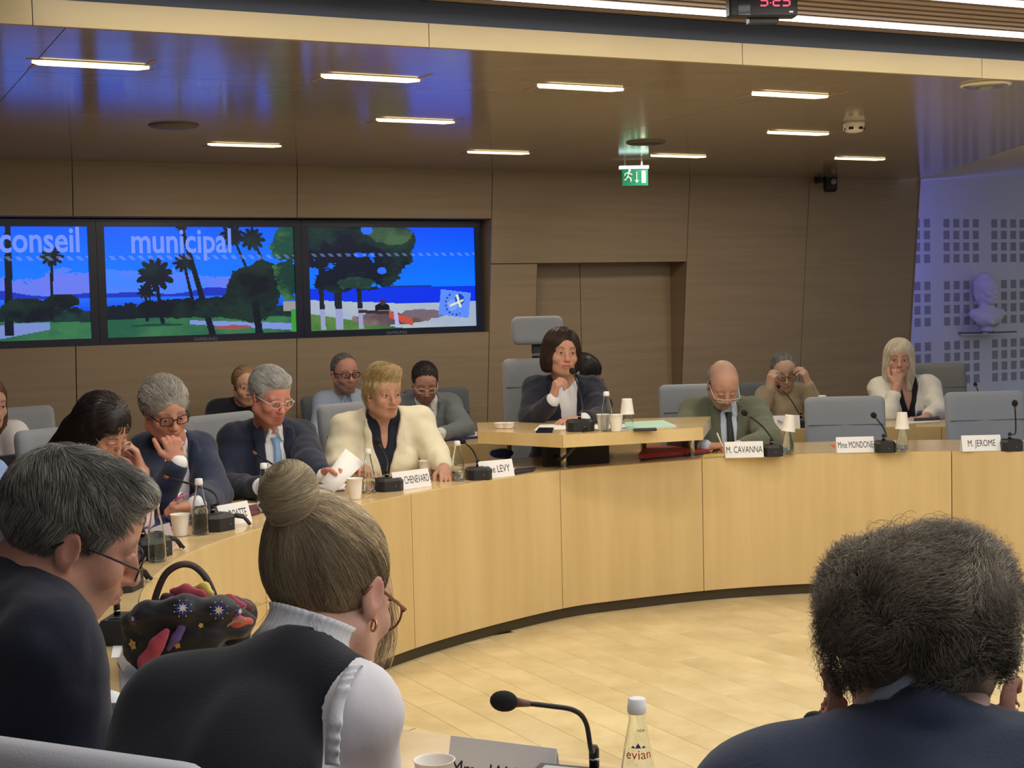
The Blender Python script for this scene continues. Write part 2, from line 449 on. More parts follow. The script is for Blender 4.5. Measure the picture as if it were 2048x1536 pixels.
# pale edge strip in pieces, dark strip above
cutsu = [float((G(x, y, ZC)-F0)@FD) for x, y in ((65, 48), (856, 93), (1486, 127), (1960, 155))]
cutsu = [-3.0, -1.4]+cutsu+[cutsu[-1]+1.3, 7.4]
for a, b in zip(cutsu[:-1], cutsu[1:]):
    c = F0+FD*(a+b)/2
    MB().box((0, 0, 0), ((b-a)/2-0.0015, 0.012, 0.041), rz(FANG)).build('edge_board', M_fascia, ceil, (c[0], c[1], ZC+0.041-0.004))
c = F0+FD*2.2-FN*0.004
MB().box((0, 0, 0), (5.2, 0.01, 0.05), rz(FANG)).build('dark_reveal', M_dark, ceil, (c[0], c[1], ZC+0.078+0.05))
# slatted ceiling over the pit
pit = F0+FD*2.2+FN*2.6
MB().box((0, 0, 0), (5.2, 2.7, 0.01), rz(FANG)).build('slat_backing', mat('slat backing', srgb(82, 70, 62), 0.8), ceil, (pit[0], pit[1], ZP+0.06))
sl_me = None; d = 0.045; k = 0
while d < 5.2:
    if min(abs(d-t) for t in TRACKS) > 0.032:
        c = F0+FD*2.2+FN*d
        if sl_me is None:
            o = MB().box((0, 0, 0), (5.2, 0.021, 0.016), rz(FANG)).build('slat', M_slat, ceil, (c[0], c[1], ZP+0.016)); sl_me = o.data
        else:
            o = bpy.data.objects.new('slat', sl_me); COL.objects.link(o); o.parent = ceil; o.location = (c[0], c[1], ZP+0.016)
    d += 0.0715
# luminaires: housing with lit tubes end to end
lum0 = None
for i, dd in enumerate(TRACKS):
    c = F0+FD*3.4+FN*dd
    if lum0 is None:
        t = empty('linear_luminaire', (c[0], c[1], ZP)); lum0 = t
        MB().box((0, 0, 0.012), (3.7, 0.024, 0.012), rz(FANG)).build('housing', M_slat, t)
        for j in range(5):
            MB().tube([rz(FANG)@A(-3.7+1.48*j+0.03, 0, -0.006), rz(FANG)@A(-3.7+1.48*(j+1)-0.03, 0, -0.006)], 0.014, 10).build('tube', M_tube, t)
    else:
        t = copy_tree(lum0); t.location = (c[0], c[1], ZP)
    far = i < 2
    tag(t, ['white linear ceiling luminaire nearest the pale ceiling edge', 'white linear ceiling luminaire above the hanging clock, second from the pale edge'][i] if far else 'white linear ceiling luminaire over the middle of the pit', 'ceiling light', 'linear luminaires in the slatted ceiling')
# white sloping ceiling right of the wood
q = [wp(cu, ZC+.02), ed*1.0, pb(1836, 367), pb(2048, 345)]
a0 = A(cB1[0], cB1[1], ZC+0.015); a1 = a0+eu*3.1
b0 = deep(pb(1836, 367)[0]-0.3, pb(1836, 367)[1], PB+0.001); b1 = deep(pb(2048, 345)[0]+2.3, pb(2048, 345)[1]+0.12, PB+0.001)
raw('sloping_ceiling', [a0, a1, b1, b0], [(0, 1, 2, 3)], M_plaster, ceil)

# ---- floor with planks
fl = struct(empty('floor'))
MB().box((1.0, 5.2, -0.03), (7, 7.6, 0.02)).build('subfloor', M_gapf, fl)
pa = math.atan2(WN[1], WN[0]); pw, pl = 0.158, 1.75
meshes = []
for L in (pl, 1.1, 1.95):
    mb = MB(); mb.box((0, 0, 0), (L/2-0.0012, pw/2-0.0010, 0.005), rz(pa), bev=0.0012); o = mb.build('plank', M_plank); meshes.append((L, o.data)); bpy.data.objects.remove(o)
cc = A(1.55, 5.3, 0); n = 0; rr = random.Random(3)
for i in range(-22, 23):
    s = -3.1-rr.random()*1.2
    while s < 3.1:
        L, me = meshes[rr.choice((0, 0, 1, 2))]
        p = cc+WN*(s+L/2)+WD*(i*pw)
        if ((p[0]-1.8)/3.35)**2+((p[1]-5.15)/3.1)**2 < 1.22 and n < 298:
            o = bpy.data.objects.new('plank', me); COL.objects.link(o); o.parent = fl; o.location = (p[0], p[1], -0.005); n += 1
        s += L
# carpet outside the ring is never in view
# left, right and near walls so that the room closes and light stays in
def wallbox(name, a, b, z, m):
    a, b = A(*a), A(*b); d = b-a; L = np.linalg.norm(d); ang = math.atan2(d[1], d[0]); c = (a+b)/2
    o = MB().box((0, 0, z/2), (L/2, 0.05, z/2), rz(ang)).build(name, m, None, (c[0], c[1], 0)); return struct(o)
wl = wp(UL, 0); wallbox('wall_left', (wl[0], wl[1]), (wl[0]+WN[0]*12, wl[1]+WN[1]*12), 2.9, M_plaster)
# ============================================================ CEILING FITTINGS
slot0 = None
for i, (a, b) in enumerate(SLOTS):
    pa_, pb_ = G(a[0], a[1], ZC), G(b[0], b[1], ZC); c = (pa_+pb_)/2; L = 0.425
    if slot0 is None:
        t = empty('recessed_slot_light', (c[0], c[1], ZC)); slot0 = t
        R = rz(WANG)
        MB().box((0, 0.056, 0.002), (L/2, 0.006, 0.004), R).box((0, -0.056, 0.002), (L/2, 0.006, 0.004), R).box((L/2, 0, 0.002), (0.006, 0.062, 0.004), R).box((-L/2, 0, 0.002), (0.006, 0.062, 0.004), R).build('frame', mat('slot frame', srgb(180, 150, 110), 0.5), t)
        mb = MB(); n = 14; pts = []
        for k in range(n):
            x = (k/(n-1)*2-1); pts.append((x*L/2*0.985, 0.050*min(1, (1-abs(x))*6+0.12)))
        poly = pts+[(x, -y) for x, y in pts[::-1]]
        mb.prism(poly, -0.006, 0.0, R); mb.build('diffuser', M_slot, t)
    else:
        t = copy_tree(slot0); t.location = (c[0], c[1], ZC)
LBL = ['warm slot light nearest the ceiling edge at far left', 'warm slot light directly above the middle television', 'warm slot light near the ceiling edge, second from the left in its row',
       'warm slot light above the gap between the middle and right televisions, in the middle row', 'warm slot light nearest the wall above the right television', 'warm slot light near the ceiling edge above the dark haired chairwoman',
       'warm slot light near the ceiling edge, furthest right of its row', 'warm slot light in the middle row, furthest right', 'warm slot light just right of the green exit sign', 'warm slot light near the wall right of the black camera, furthest right of all']
sl = [slot0]+[o for o in COL.objects if o.name.startswith('recessed_slot_light.')]
for o, l in zip(sl, LBL): tag(o, l, 'ceiling light', 'warm slot lights in the wooden ceiling')

M_grey = mat('grey grille', srgb(120, 116, 108), 0.6)
def disc(name, px, py, r, m, label, cat, inner=None):
    c = G(px, py, ZC); t = empty(name, (c[0], c[1], ZC)); tag(t, label, cat)
    MB().lathe([(r*0.93, -0.010), (r, -0.004), (r, 0.0)], 28).build('ring', m, t)
    MB().lathe([(r*0.1, -0.013), (r*0.86, -0.0115), (r*0.88, -0.009)], 28).build('grille', inner or m, t)
    return t
disc('ceiling_speaker', 347, 250, 0.12, mat('brown speaker ring', srgb(112, 96, 84), 0.5), 'round brown flush ceiling speaker above the left television', 'speaker', M_grey)
disc('ceiling_speaker', 1292, 284, 0.115, M_grey, 'round grey flush ceiling speaker above the green exit sign', 'speaker', mat('dark mesh', srgb(86, 82, 76), 0.7))
t = disc('ceiling_spotlight', 1971, 168, 0.11, M_white, 'round white ceiling fitting with a clear lens at far right', 'ceiling light', M_metal)
MB().ball((0, 0, -0.012), (0.04, 0.04, 0.016)).build('lens', mat('lens', (0.8, 0.85, 0.9), 0.05, trans=0.8), t)
c = G(1708, 244, ZC); t = empty('smoke_detector', (c[0], c[1], ZC)); tag(t, 'small white domed smoke detector on the wooden ceiling', 'smoke detector')
MB().lathe([(0.03, -0.055), (0.045, -0.05), (0.052, -0.03), (0.056, -0.012), (0.056, 0.0)], 20).build('housing', M_white, t)
for k in range(6): a = k*math.pi/3; MB().box((0.048*math.cos(a), 0.048*math.sin(a), -0.036), (0.006, 0.012, 0.006), rz(a)).build('vent', M_black, t)

# exit sign: clear plate hung under a lit bar
c = P(1270, 352, 9.6); t = empty('exit_sign', (c[0], c[1], c[2])); tag(t, 'green emergency exit sign with running man and arrow hanging from the ceiling', 'sign')
R = frame3(A(1, 0.10, 0), A(0, 0, 1)); s = 9.6/FPX
def sg(x, z, y=0.0): return R@A(x*s, y, z*s)
green = mat('exit green', srgb(18, 120, 92), 0.3, emit=srgb(10, 110, 80), estr=0.35); wht = mat('exit white', (0.9, 0.9, 0.86), 0.4, emit=(0.8, 0.85, 0.8), estr=0.22)
MB().box(sg(0, -2), (26*s, 0.003, 17*s), R).build('sign_plate', green, t)
mb = MB(); mb.box(sg(-2, 17), (29*s, 0.022, 3*s), R); mb.build('light_bar', mat('lit bar', (0.7, 0.95, 0.9), 0.3, emit=(0.55, 1.0, 0.92), estr=1.5), t)
for x in (-20, 14): MB().box(sg(x, 36), (1.6*s, 0.002, 17*s), R).build('hanger', M_metal, t)
mb = MB(); f = -0.005
mb.box(sg(17, -2, f), (4*s, 0.001, 12*s), R)                       # doorway
mb.tube([sg(3, 8, f), sg(3, -10, f)], 0.9*s, 5); mb.prism([(0, 0), (4*s, 6*s), (-4*s, 6*s)], 0, .001, R@A([1, 0, 0], [0, 0, 1], [0, -1, 0]).T, sg(3, -14, f))
mb.ball(sg(-11, 11, f), (2.6*s, .001, 2.6*s), R, 10, 6)
for a, b in (((-12, 8), (-15, -1)), ((-12, 7), (-20, 5)), ((-20, 5), (-21, 0)), ((-12, 6), (-6, 2)), ((-15, -1), (-9, -5)), ((-9, -5), (-9, -12)), ((-15, -1), (-19, -7)), ((-19, -7), (-23, -8))):
    mb.tube([sg(a[0], a[1], f), sg(b[0], b[1], f)], 1.3*s, 5)
mb.build('pictogram', wht, t)

# black dome camera / projector on the wall
wu, wz_ = wuz(1640, 365); c = wp(wu, wz_, 0.0); t = empty('wall_camera', c); tag(t, 'black box camera on a bracket high on the oak wall', 'camera')
R = frame3(A(1, 0.1, 0), A(0, 0, 1)); s = float(c[1])/FPX; off = WN*0.12
MB().box(off*0.5+R@A(-14*s, 0.03, 3*s), (5*s, 0.09, 5*s), R, 0.006).build('bracket', M_black, t)
mb = MB(); mb.lathe([(11*s, -21*s), (15*s, -17*s), (15.5*s, 2*s), (17*s, 18*s)], 4, off+A(0, 0, 0), rz(math.radians(50)), smooth=False); mb.build('housing', M_black, t)
MB().lathe([(6*s, 0), (6*s, 0.01), (3*s, 0.016)], 16, off+R@A(1*s, -0.062, -2*s), frame3(R[:, 0], -R[:, 1])).build('lens', mat('camera lens', (0.25, 0.25, 0.27), 0.2), t)

# hanging clock
c = G(1523, 6, ZP-0.09); c = P(1523, -2, 5.25); t = empty('digital_clock', (c[0], c[1], c[2])); tag(t, 'black digital clock with red figures hanging under the slatted ceiling', 'clock')
R = frame3(A(1, 0.12, 0), A(0, 0, 1)); s = 5.25/FPX
MB().box((0, 0, 0), (69*s, 0.028, 37*s), R, 0.006).build('case', M_black, t)
MB().box(R@A(-40*s, -0.029, 0), (12*s, 0.001, 34*s), R).build('glass', mat('dark glass', srgb(52, 54, 64), 0.1), t)
MB().box(R@A(5*s, 0.02, -38*s), (30*s, 0.02, 8*s), R).build('foot', M_black, t)
MB().box(R@A(55*s, -0.029, -28*s), (4*s, 0.001, 1.6*s), R).build('badge', M_white, t)
MB().box(R@A(0, 0.02, 55*s), (6*s, 0.01, 20*s), R).build('hanger', M_black, t)
red = mat('red led', (0.9, 0.1, 0.2), 0.4, emit=(0.95, 0.12, 0.22), estr=0.9)
SEG = {'9': 'abcdfg', '2': 'abged', '5': 'afgcd'}
def digit(ch, cx):
    mb = MB(); w, hh, th = 7.5, 10, 1.5
    xy = {'a': (0, 2*hh, 1), 'g': (0, hh, 1), 'd': (0, 0, 1), 'b': (w, 1.5*hh, 0), 'c': (w, .5*hh, 0), 'f': (-w, 1.5*hh, 0), 'e': (-w, .5*hh, 0)}
    for q in SEG[ch]:
        x, z, hor = xy[q]; sh = (z-hh)*0.12
        mb.box(R@A((cx+x+sh)*s, -0.0295, (z-16)*s), ((w*0.8 if hor else th)*s, 0.001, (th if hor else hh*0.42)*s), R)
    mb.build('digit', red, t)
digit('9', 0); digit('2', 27); digit('5', 45)
MB().box(R@A(13*s, -0.0295, -1*s), (1.2*s, .001, 1.2*s), R).box(R@A(13*s, -0.0295, -11*s), (1.2*s, .001, 1.2*s), R).build('colon', red, t)

# ============================================================ TELEVISIONS
def picture(idx, W_=232, H_=130):
    """paints the picture the screen shows (sky, sea, lawn, palms) as an array"""
    rg = np.random.default_rng(11+idx)
    y, x = np.mgrid[0:H_, 0:W_]; X = x/W_; Y = y/H_                     # Y from the top
    im = np.zeros((H_, W_, 3))
    def c(r, g, b): return np.array(srgb(r, g, b)[:3])
    def mixc(a, b, t): return a*(1-t[..., None])+b*t[..., None]
    nz = np.zeros((H_, W_))
    for o in range(6):
        k = 4*2**o; gr = rg.random((k+2, k+2)); fx = X*k; fy = Y*k; ix = fx.astype(int); iy = fy.astype(int); tx = fx-ix; ty = fy-iy
        nz += (gr[iy, ix]*(1-tx)*(1-ty)+gr[iy, ix+1]*tx*(1-ty)+gr[iy+1, ix]*(1-tx)*ty+gr[iy+1, ix+1]*tx*ty*1.0)/1.45**o
    nz = (nz-nz.mean())/nz.std()
    def palm(px, top, base, r=0.05, lean=0.0, w=0.008, crown=c(14, 22, 40)):
        tx_ = px+lean*(Y-top)/(max(base-top, .01))
        m = (np.abs(X-tx_) < w*(0.8+0.5*(Y-top))) & (Y > top) & (Y < base); im[m] = crown*0.9
        ang = np.arctan2((Y-top)*0.56, X-px); rad = np.hypot(X-px, (Y-top)*0.56*1.1)
        m = rad < r*(0.62+0.38*np.abs(np.sin(ang*5.5+px*9)))*np.where(Y < top, 0.85, 1.0); im[m] = mixc(crown, c(28, 60, 52), np.clip(nz*0.3+0.3, 0, 1))[m]
    def tree(px, py, rx_, ry_, col=c(12, 20, 32), col2=c(26, 50, 44)):
        m = ((X-px)/rx_)**2+((Y-py)/ry_)**2 < 1+nz*0.34; im[m] = mixc(col, col2, np.clip(nz*0.45+0.12, 0, 1))[m]
    if idx < 2:
        im[:] = mixc(c(0, 92, 250), c(10, 128, 255), np.clip(Y*1.6, 0, 1))
        cl = Y+0.02*np.sin(X*9)-0.03*nz > (0.43 if idx else 0.42); im[cl] = mixc(c(60, 130, 255), c(104, 122, 240), np.clip(nz*0.3+0.5+0.4*(X-0.3), 0, 1))[cl]
        hill = (Y > 0.60-0.035*np.exp(-((X-0.55)/0.12)**2)-0.01*np.sin(X*14)); im[hill] = c(24, 52, 190)
        sea = Y > 0.635; im[sea] = mixc(c(30, 110, 250), c(10, 80, 235), np.clip((Y-0.63)*9, 0, 1))[sea]
        bush = Y > 0.72+0.03*nz; im[bush] = mixc(c(14, 26, 40), c(34, 66, 62), np.clip(nz*0.35+0.15, 0, 1))[bush]
        lawn = Y > 0.845-0.02*np.cos((X-0.4)*3); im[lawn] = mixc(c(34, 92, 70), c(60, 120, 78), np.clip(nz*0.3+0.4, 0, 1))[lawn]
    if idx == 0:
        pth = (Y > 0.98-0.42*(X-0.28)) & (Y < 1.02-0.30*(X-0.42)) & (X < 0.80) & (Y > 0.84); im[pth] = c(120, 140, 205)
        for k in (0.08, 0.28): tree(k, 0.76, 0.11, 0.07)
        palm(0.03, 0.34, 0.9, 0.06); palm(0.155+.2, 0.16, 0.9, 0.06, 0.02); palm(0.32+.03, 0.46, 1.0, 0.13, 0.06, 0.03); palm(0.62, -0.12, 0.95, 0.05, -0.015, 0.016); palm(0.82, 0.25, 0.82, 0.062, -0.01)
        tree(0.86, 0.66, 0.08, 0.06); tree(0.70, 0.74, 0.12, 0.10); tree(0.35, 0.6, 0.07, .12)
        m = (np.abs(X-0.39) < 0.04) & (Y > 0.6); im[m] = c(18, 26, 44)
    if idx == 1:
        pth = (Y > 0.86+0.10*(X-0.45)) & (Y < 0.90+0.15*(X-0.45)) & (X > 0.42); im[pth] = c(126, 146, 214)
        fl_ = (((X-0.65)/0.1)**2+((Y-0.935)/0.02)**2 < 1); im[fl_] = c(150, 80, 84)
        sh = ((X-0.25)/0.14)**2+((Y-0.895)/0.012)**2 < 1; im[sh] = c(24, 66, 56)
        palm(0.20, 0.58, 0.86, 0.05); palm(0.25, 0.42, 0.88, 0.105, 0.03, 0.011); palm(0.40, 0.32, 0.78, 0.06, 0.05, 0.009); palm(0.395, 0.0, 1.0, 0.03, 0.145, 0.014); palm(0.66, 0.06, 0.5, 0.07, 0.10, 0.008); palm(0.77, 0.10, 0.46, 0.075, 0.09, 0.008)
        for k in np.linspace(0.22, 0.62, 7): tree(k, 0.74, 0.07, 0.09)
        tree(0.76, 0.62, 0.13, 0.22); tree(0.84, 0.50, 0.10, 0.16); tree(0.70, 0.72, 0.12, 0.12)
        m = (np.abs(X-(0.78+0.06*(Y-0.8))) < 0.02) & (Y > 0.7); im[m] = c(16, 22, 34)
        tree(0.99, 0.18, 0.12, 0.22, c(24, 72, 60), c(72, 140, 80)); tree(0.99, 0.44, 0.10, 0.22, c(20, 56, 50), c(70, 130, 70))
        m = (X > 0.93) & (Y > 0.70) & (Y < 0.8); im[m] = c(150, 150, 150); m = (X > 0.97) & (Y > 0.78); im[m] = c(60, 150, 60)
    if idx == 2:
        im[:] = mixc(c(0, 76, 250), c(0, 118, 255), np.clip(Y*1.8, 0, 1))
        sea = Y > 0.585; im[sea] = c(4, 50, 232)
        isl = (Y > 0.575) & (Y < 0.59) & (X > 0.42) & (X < 0.72); im[isl] = c(14, 50, 150)
        sand = Y > 0.70+0.05*np.minimum(X*1.6, 1)-0.02*nz*0.2; im[sand] = mixc(c(176, 188, 196), c(160, 176, 200), np.clip(nz*0.3+0.5, 0, 1))[sand]
        gr = Y > 0.83+0.30*(X-0.0); im[gr] = mixc(c(52, 110, 58), c(90, 130, 66), np.clip(nz*0.4+0.4, 0, 1))[gr]
        br = ((X-0.48)/0.22)**2+((Y-0.90)/0.075)**2 < 1+0.2*nz; im[br] = mixc(c(92, 78, 84), c(140, 116, 112), np.clip(nz*0.4+0.4, 0, 1))[br]
        br = ((X-0.62)/0.15)**2+((Y-0.86)/0.045)**2 < 1+0.4*nz; im[br] = c(116, 100, 112)
        for px_, w_ in ((0.065, 0.014), (0.16, 0.021), (0.285, 0.014)):
            m = (np.abs(X-px_-0.02*(Y-0.6)) < w_) & (Y > 0.5) & (Y < 0.985); im[m] = c(26, 32, 44)
            m = (np.abs(X-px_-0.02*(Y-0.6)) < w_) & (Y > 0.79) & (Y < 0.985); im[m] = c(150, 158, 200)
        D1, D2 = c(12, 20, 40), c(30, 58, 52)
        tree(0.16, 0.16, 0.26, 0.34, D1, D2); tree(0.38, 0.14, 0.22, 0.26, D1, D2); tree(0.26, 0.42, 0.26, 0.20, D1, D2); tree(0.46, 0.30, 0.14, 0.14, D1, D2); tree(0.10, 0.50, 0.14, 0.10, D1, D2); tree(0.28, 0.54, 0.13, 0.06, D2, c(60, 120, 90))
        tree(0.48, 0.04, 0.12, 0.10, D2, c(70, 100, 70))
        for px_, py_, r_ in ((0.24, 0.26, 0.022), (0.42, 0.42, 0.03), (0.02, 0.5, 0.02), (0.34, 0.02, 0.03)):
            m = ((X-px_)/r_)**2+((Y-py_)/(r_*1.3))**2 < 1+0.5*nz; im[m] = c(40, 110, 255)
        m = ((X-0.42)/0.045)**2+((Y-0.79)/0.05)**2 < 1; im[m] = c(14, 18, 30); m = ((X-0.425)/0.018)**2+((Y-0.735)/0.03)**2 < 1; im[m] = c(70, 44, 50)
        m = (X > 0.39) & (X < 0.47) & (Y > 0.81) & (Y < 0.85); im[m] = c(130, 130, 130)
        m = (np.abs((Y-0.82)-(X-0.3)*0.12) < 0.016) & (X > 0.28) & (X < 0.5); im[m] = c(60, 40, 48)
        m = (np.abs((Y-0.855)-(X-0.46)*0.6) < 0.035) & (X > 0.46) & (X < 0.6); im[m] = c(196, 78, 60)
        m = (np.abs(X-0.5-0.06*(Y-0.85)) < 0.012) & (Y > 0.80) & (Y < 0.985); im[m] = c(170, 180, 230)
        # hatched band and tilted badge
        u, v = (X-0.865)*np.cos(0.13)+(Y-0.765)*0.56*np.sin(0.13), -(X-0.865)*np.sin(0.13)+(Y-0.765)*0.56*np.cos(0.13)
        m = (np.abs(u) < 0.095) & (np.abs(v) < 0.072); im[m] = c(92, 140, 250)
        r_ = np.hypot(u-0.005, v); an = np.arctan2(v, u)
        m = (np.abs(r_-0.062) < 0.006) & (np.sin(an*16) > 0) & ((an > 2.0) | (an < -2.0) | (an > 0.9)); im[m] = c(40, 70, 170)
        m = (r_ < 0.048) & (u < -0.004-0.3*v) & (v > -0.005); im[m] = c(190, 205, 120)
        m = (np.hypot(u+0.012, v-0.010) < 0.030); im[m] = c(120, 160, 250)
        m = (np.hypot(u-0.028, v+0.028) < 0.030); im[m] = c(16, 62, 190)
        m = (np.abs(v+0.010+0.5*(u-0.02)) < 0.006) & (np.abs(u-0.012) < 0.04); im[m] = c(225, 235, 190)
        m = (np.abs(u-0.022-0.45*(v+0.02)) < 0.008) & (np.abs(v+0.018) < 0.034); im[m] = c(225, 235, 190)
    band = (np.abs(Y-(0.265 if idx == 2 else 0.275)) < 0.018) & (np.sin((X*W_*0.56+(1-Y)*H_*0.5)) > 0.15)
    im[band] = im[band]*0.72+c(150, 175, 250)*0.28
    return im
M_screen = mat('lit screen', (0, 0, 0), 0.25, spec=0.3)
nt = M_screen.node_tree; an = nt.nodes.new('ShaderNodeAttribute'); an.attribute_name = 'Col'
nt.links.new(an.outputs['Color'], nt.nodes['Principled BSDF'].inputs['Emission Color']); nt.nodes['Principled BSDF'].inputs['Emission Strength'].default_value = 1.0
M_bezel = mat('dark blue black bezel', srgb(18, 24, 50), 0.3)
M_logo = mat('bezel lettering', srgb(120, 124, 150), 0.4, metal=0.3)
M_glow = mat('screen lettering', (0, 0, 0), 0.5, emit=srgb(118, 150, 255), estr=0.95)
def hz(px, py): p = wall_pt(px, py); return u_of(p), float(p[2])
TV = [(None, 174), (207, 586), (614.5, 948)]
u1a, zt = hz(207, 453.3); u1b, _ = hz(586, 452.7); _, zb = hz(214, 675.8); u2a, _ = hz(614.5, 452.4); u2b, _ = hz(948, 453.8); u0b, _ = hz(174, 451.2)
sw = ((u1b-u1a)+(u2b-u2a))/2; gap = ((u1a-u0b)+(u2a-u1b))/2; zt2 = zt; zh = zt-zb
cen = [(u1a+u1b)/2-(sw+gap), (u1a+u1b)/2, (u2a+u2b)/2]
RW = frame3(WD, (0, 0, 1))                               # x along wall, y away from the viewer, z up
TVL = ['television showing palms and the word conseil, leftmost of three', 'television showing palms and the word municipal, middle of three', 'television showing a beach tree and a tilted badge, right of three']
for i in range(3):
    p = P0+WD*cen[i]; t = empty('television', (p[0], p[1], zb-0.05)); tag(t, TVL[i], 'television', 'televisions in the wall niche')
    cz_ = 0.05+zh/2; bw = gap/2-0.001
    MB().box(RW@A(0, 0.035, cz_), (sw/2+bw, 0.03, zh/2+0.045), RW, 0.004).build('casing', M_bezel, t)
    mb = MB()
    for x in (-1, 1): mb.box(RW@A(x*(sw/2+bw/2), 0, cz_), (bw/2, 0.012, zh/2+0.045), RW)
    for z in (-1, 1): mb.box(RW@A(0, 0, cz_+z*(zh/2+0.0225)), (sw/2, 0.012, 0.0225), RW)
    mb.build('bezel', M_bezel, t)
    im = picture(i); H_, W_ = im.shape[:2]
    xs = np.linspace(-sw/2, sw/2, W_+1); zs_ = np.linspace(zh/2, -zh/2, H_+1)
    XX, ZZ = np.meshgrid(xs, zs_); V = np.stack([XX.ravel(), np.full(XX.size, 0.002), ZZ.ravel()], 1)@RW.T+A(0, 0, cz_)
    me = bpy.data.meshes.new('screen'); me.vertices.add(len(V)); me.vertices.foreach_set('co', V.ravel())
    ii, jj = np.mgrid[0:H_, 0:W_]; q = (ii*(W_+1)+jj).ravel(); F = np.stack([q+W_+1, q+W_+2, q+1, q], 1)
    me.loops.add(F.size); me.loops.foreach_set('vertex_index', F.ravel().astype(np.int32)); me.polygons.add(len(F))
    me.polygons.foreach_set('loop_start', np.arange(0, F.size, 4, dtype=np.int32)); me.update(calc_edges=True)
    ca = me.color_attributes.new('Col', 'FLOAT_COLOR', 'CORNER')
    cc_ = np.ones((len(F), 4, 4)); cc_[:, :, :3] = im.reshape(-1, 1, 3); ca.data.foreach_set('color', cc_.ravel())
    me.materials.append(M_screen); o = bpy.data.objects.new('screen', me); COL.objects.link(o); o.parent = t
    yy = -0.002
    if i < 2:
        uc, zc = hz(*((80, 482) if i == 0 else (364, 484)))
        txt = 'conseil' if i == 0 else 'municipal'
        loc = RW@A(uc-cen[i], yy, 0)+A(0, 0, zc-(zb-0.05))
        text_mesh('screen_text', txt, 0.215, M_glow, o, M4(np.array([WD, A(0, 0, 1), WN]).T, loc), 0.0003, sx=0.80, bold=0.004)
    text_mesh('lettering', 'SAMSUNG', 0.028, M_logo, t, M4(np.array([WD, A(0, 0, 1), WN]).T, RW@A(0, -0.0125, 0.022)), 0.0004, sx=1.2) if i else None

# ============================================================ BUST on its shelf
bu, bz = pb(1949, 663); c = deep(bu, bz, PB+0.16)
t = empty('wall_shelf', c); tag(t, 'thin glass shelf holding the white bust on the perforated wall', 'shelf')
MB().box((0, 0, -0.006), (0.215, 0.15, 0.006), RW, 0.002).build('board', mat('smoked glass shelf', srgb(70, 72, 84), 0.1), t)
MB().box(RW@A(-0.19, -0.151, -0.006), (0.03, 0.003, 0.004), RW).build('clip', M_metal, t)
MB().box(RW@A(0, 0.14, -0.02), (0.2, 0.012, 0.012), RW).build('bracket', M_metal, t)

# ============================================================ COUNCIL RING
INN = [(1.8, 7.77), (1.40, 7.74), (.98, 7.64), (.5, 7.44), (.23, 7.285), (-.14, 6.915), (-.44, 6.54), (-.67, 6.16), (-.93, 5.70), (-1.10, 5.2), (-1.14, 4.80), (-1.10, 4.35), (-.97, 3.92), (-.74, 3.52), (-.50, 3.20), (-.23, 2.93), (.05, 2.72), (.40, 2.55), (.85, 2.42), (1.3, 2.36), (1.8, 2.33)]
pts = [A(x, y, 0) for x, y in INN]+[A(3.6-x, y, 0) for x, y in INN[-2:0:-1]]
def smooth_closed(pts, n):
    m = len(pts); out = []
    for i in range(m):
        p0, p1, p2, p3 = pts[i-1], pts[i], pts[(i+1) % m], pts[(i+2) % m]
        for k in range(n):
            t = k/n; out.append(0.5*((2*p1)+(p2-p0)*t+(2*p0-5*p1+4*p2-p3)*t*t+(3*p1-p0-3*p2+p3)*t**3))
    return out
CUR = smooth_closed(pts, 12)
for _ in range(6): CUR = [(CUR[i-1]+CUR[i]*2+CUR[(i+1) % len(CUR)])/4 for i in range(len(CUR))]
NC = len(CUR)
NORM = []
for i in range(NC):
    t = nrm(CUR[(i+1) % NC]-CUR[i-1]); n = A(-t[1], t[0], 0)
    if n@(CUR[i]-A(1.8, 5.1, 0)) < 0: n = -n
    NORM.append(n)
def near_i(x, y): return min(range(NC), key=lambda i: (CUR[i][0]-x)**2+(CUR[i][1]-y)**2)
def ring_frame(p):
    """outward normal of the ring nearest to p"""
    return NORM[near_i(p[0], p[1])]
TZ = 0.75; TT = 0.035; DEP = 0.62
def strip(name, i0, i1, o0, o1, z0, z1, m, parent, gap_=0.0):
    """curved block from index i0 to i1 along the inner curve, offsets o0..o1 outwards, heights z0..z1"""
    idx = [(i0+k) % NC for k in range(((i1-i0) % NC or NC)+1)]
    C_ = [CUR[j].copy() for j in idx]
    if gap_:
        C_[0] = C_[0]+nrm(C_[1]-C_[0])*gap_; C_[-1] = C_[-1]+nrm(C_[-2]-C_[-1])*gap_
    v = []; N_ = [NORM[j] for j in idx]
    for p, n in zip(C_, N_):
        for (o, z) in ((o0, z0), (o1, z0), (o1, z1), (o0, z1)): v.append(p+n*o+A(0, 0, z))
    f = []
    for k in range(len(idx)-1):
        a, b = k*4, (k+1)*4
        for q in range(4): f.append((a+q, a+(q+1) % 4, b+(q+1) % 4, b+q))
    if idx[0] != idx[-1]: f += [(3, 2, 1, 0), tuple(len(v)-4+q for q in range(4))]
    ob = raw(name, v, f, m, parent); bm = bmesh.new(); bm.from_mesh(ob.data); bmesh.ops.remove_doubles(bm, verts=bm.verts, dist=1e-6); bmesh.ops.recalc_face_normals(bm, faces=bm.faces); bm.to_mesh(ob.data); bm.free()
    return ob
tbl = empty('council_table', (0, 0, 0)); tag(tbl, 'long oval maple council table ringing the open floor', 'table')
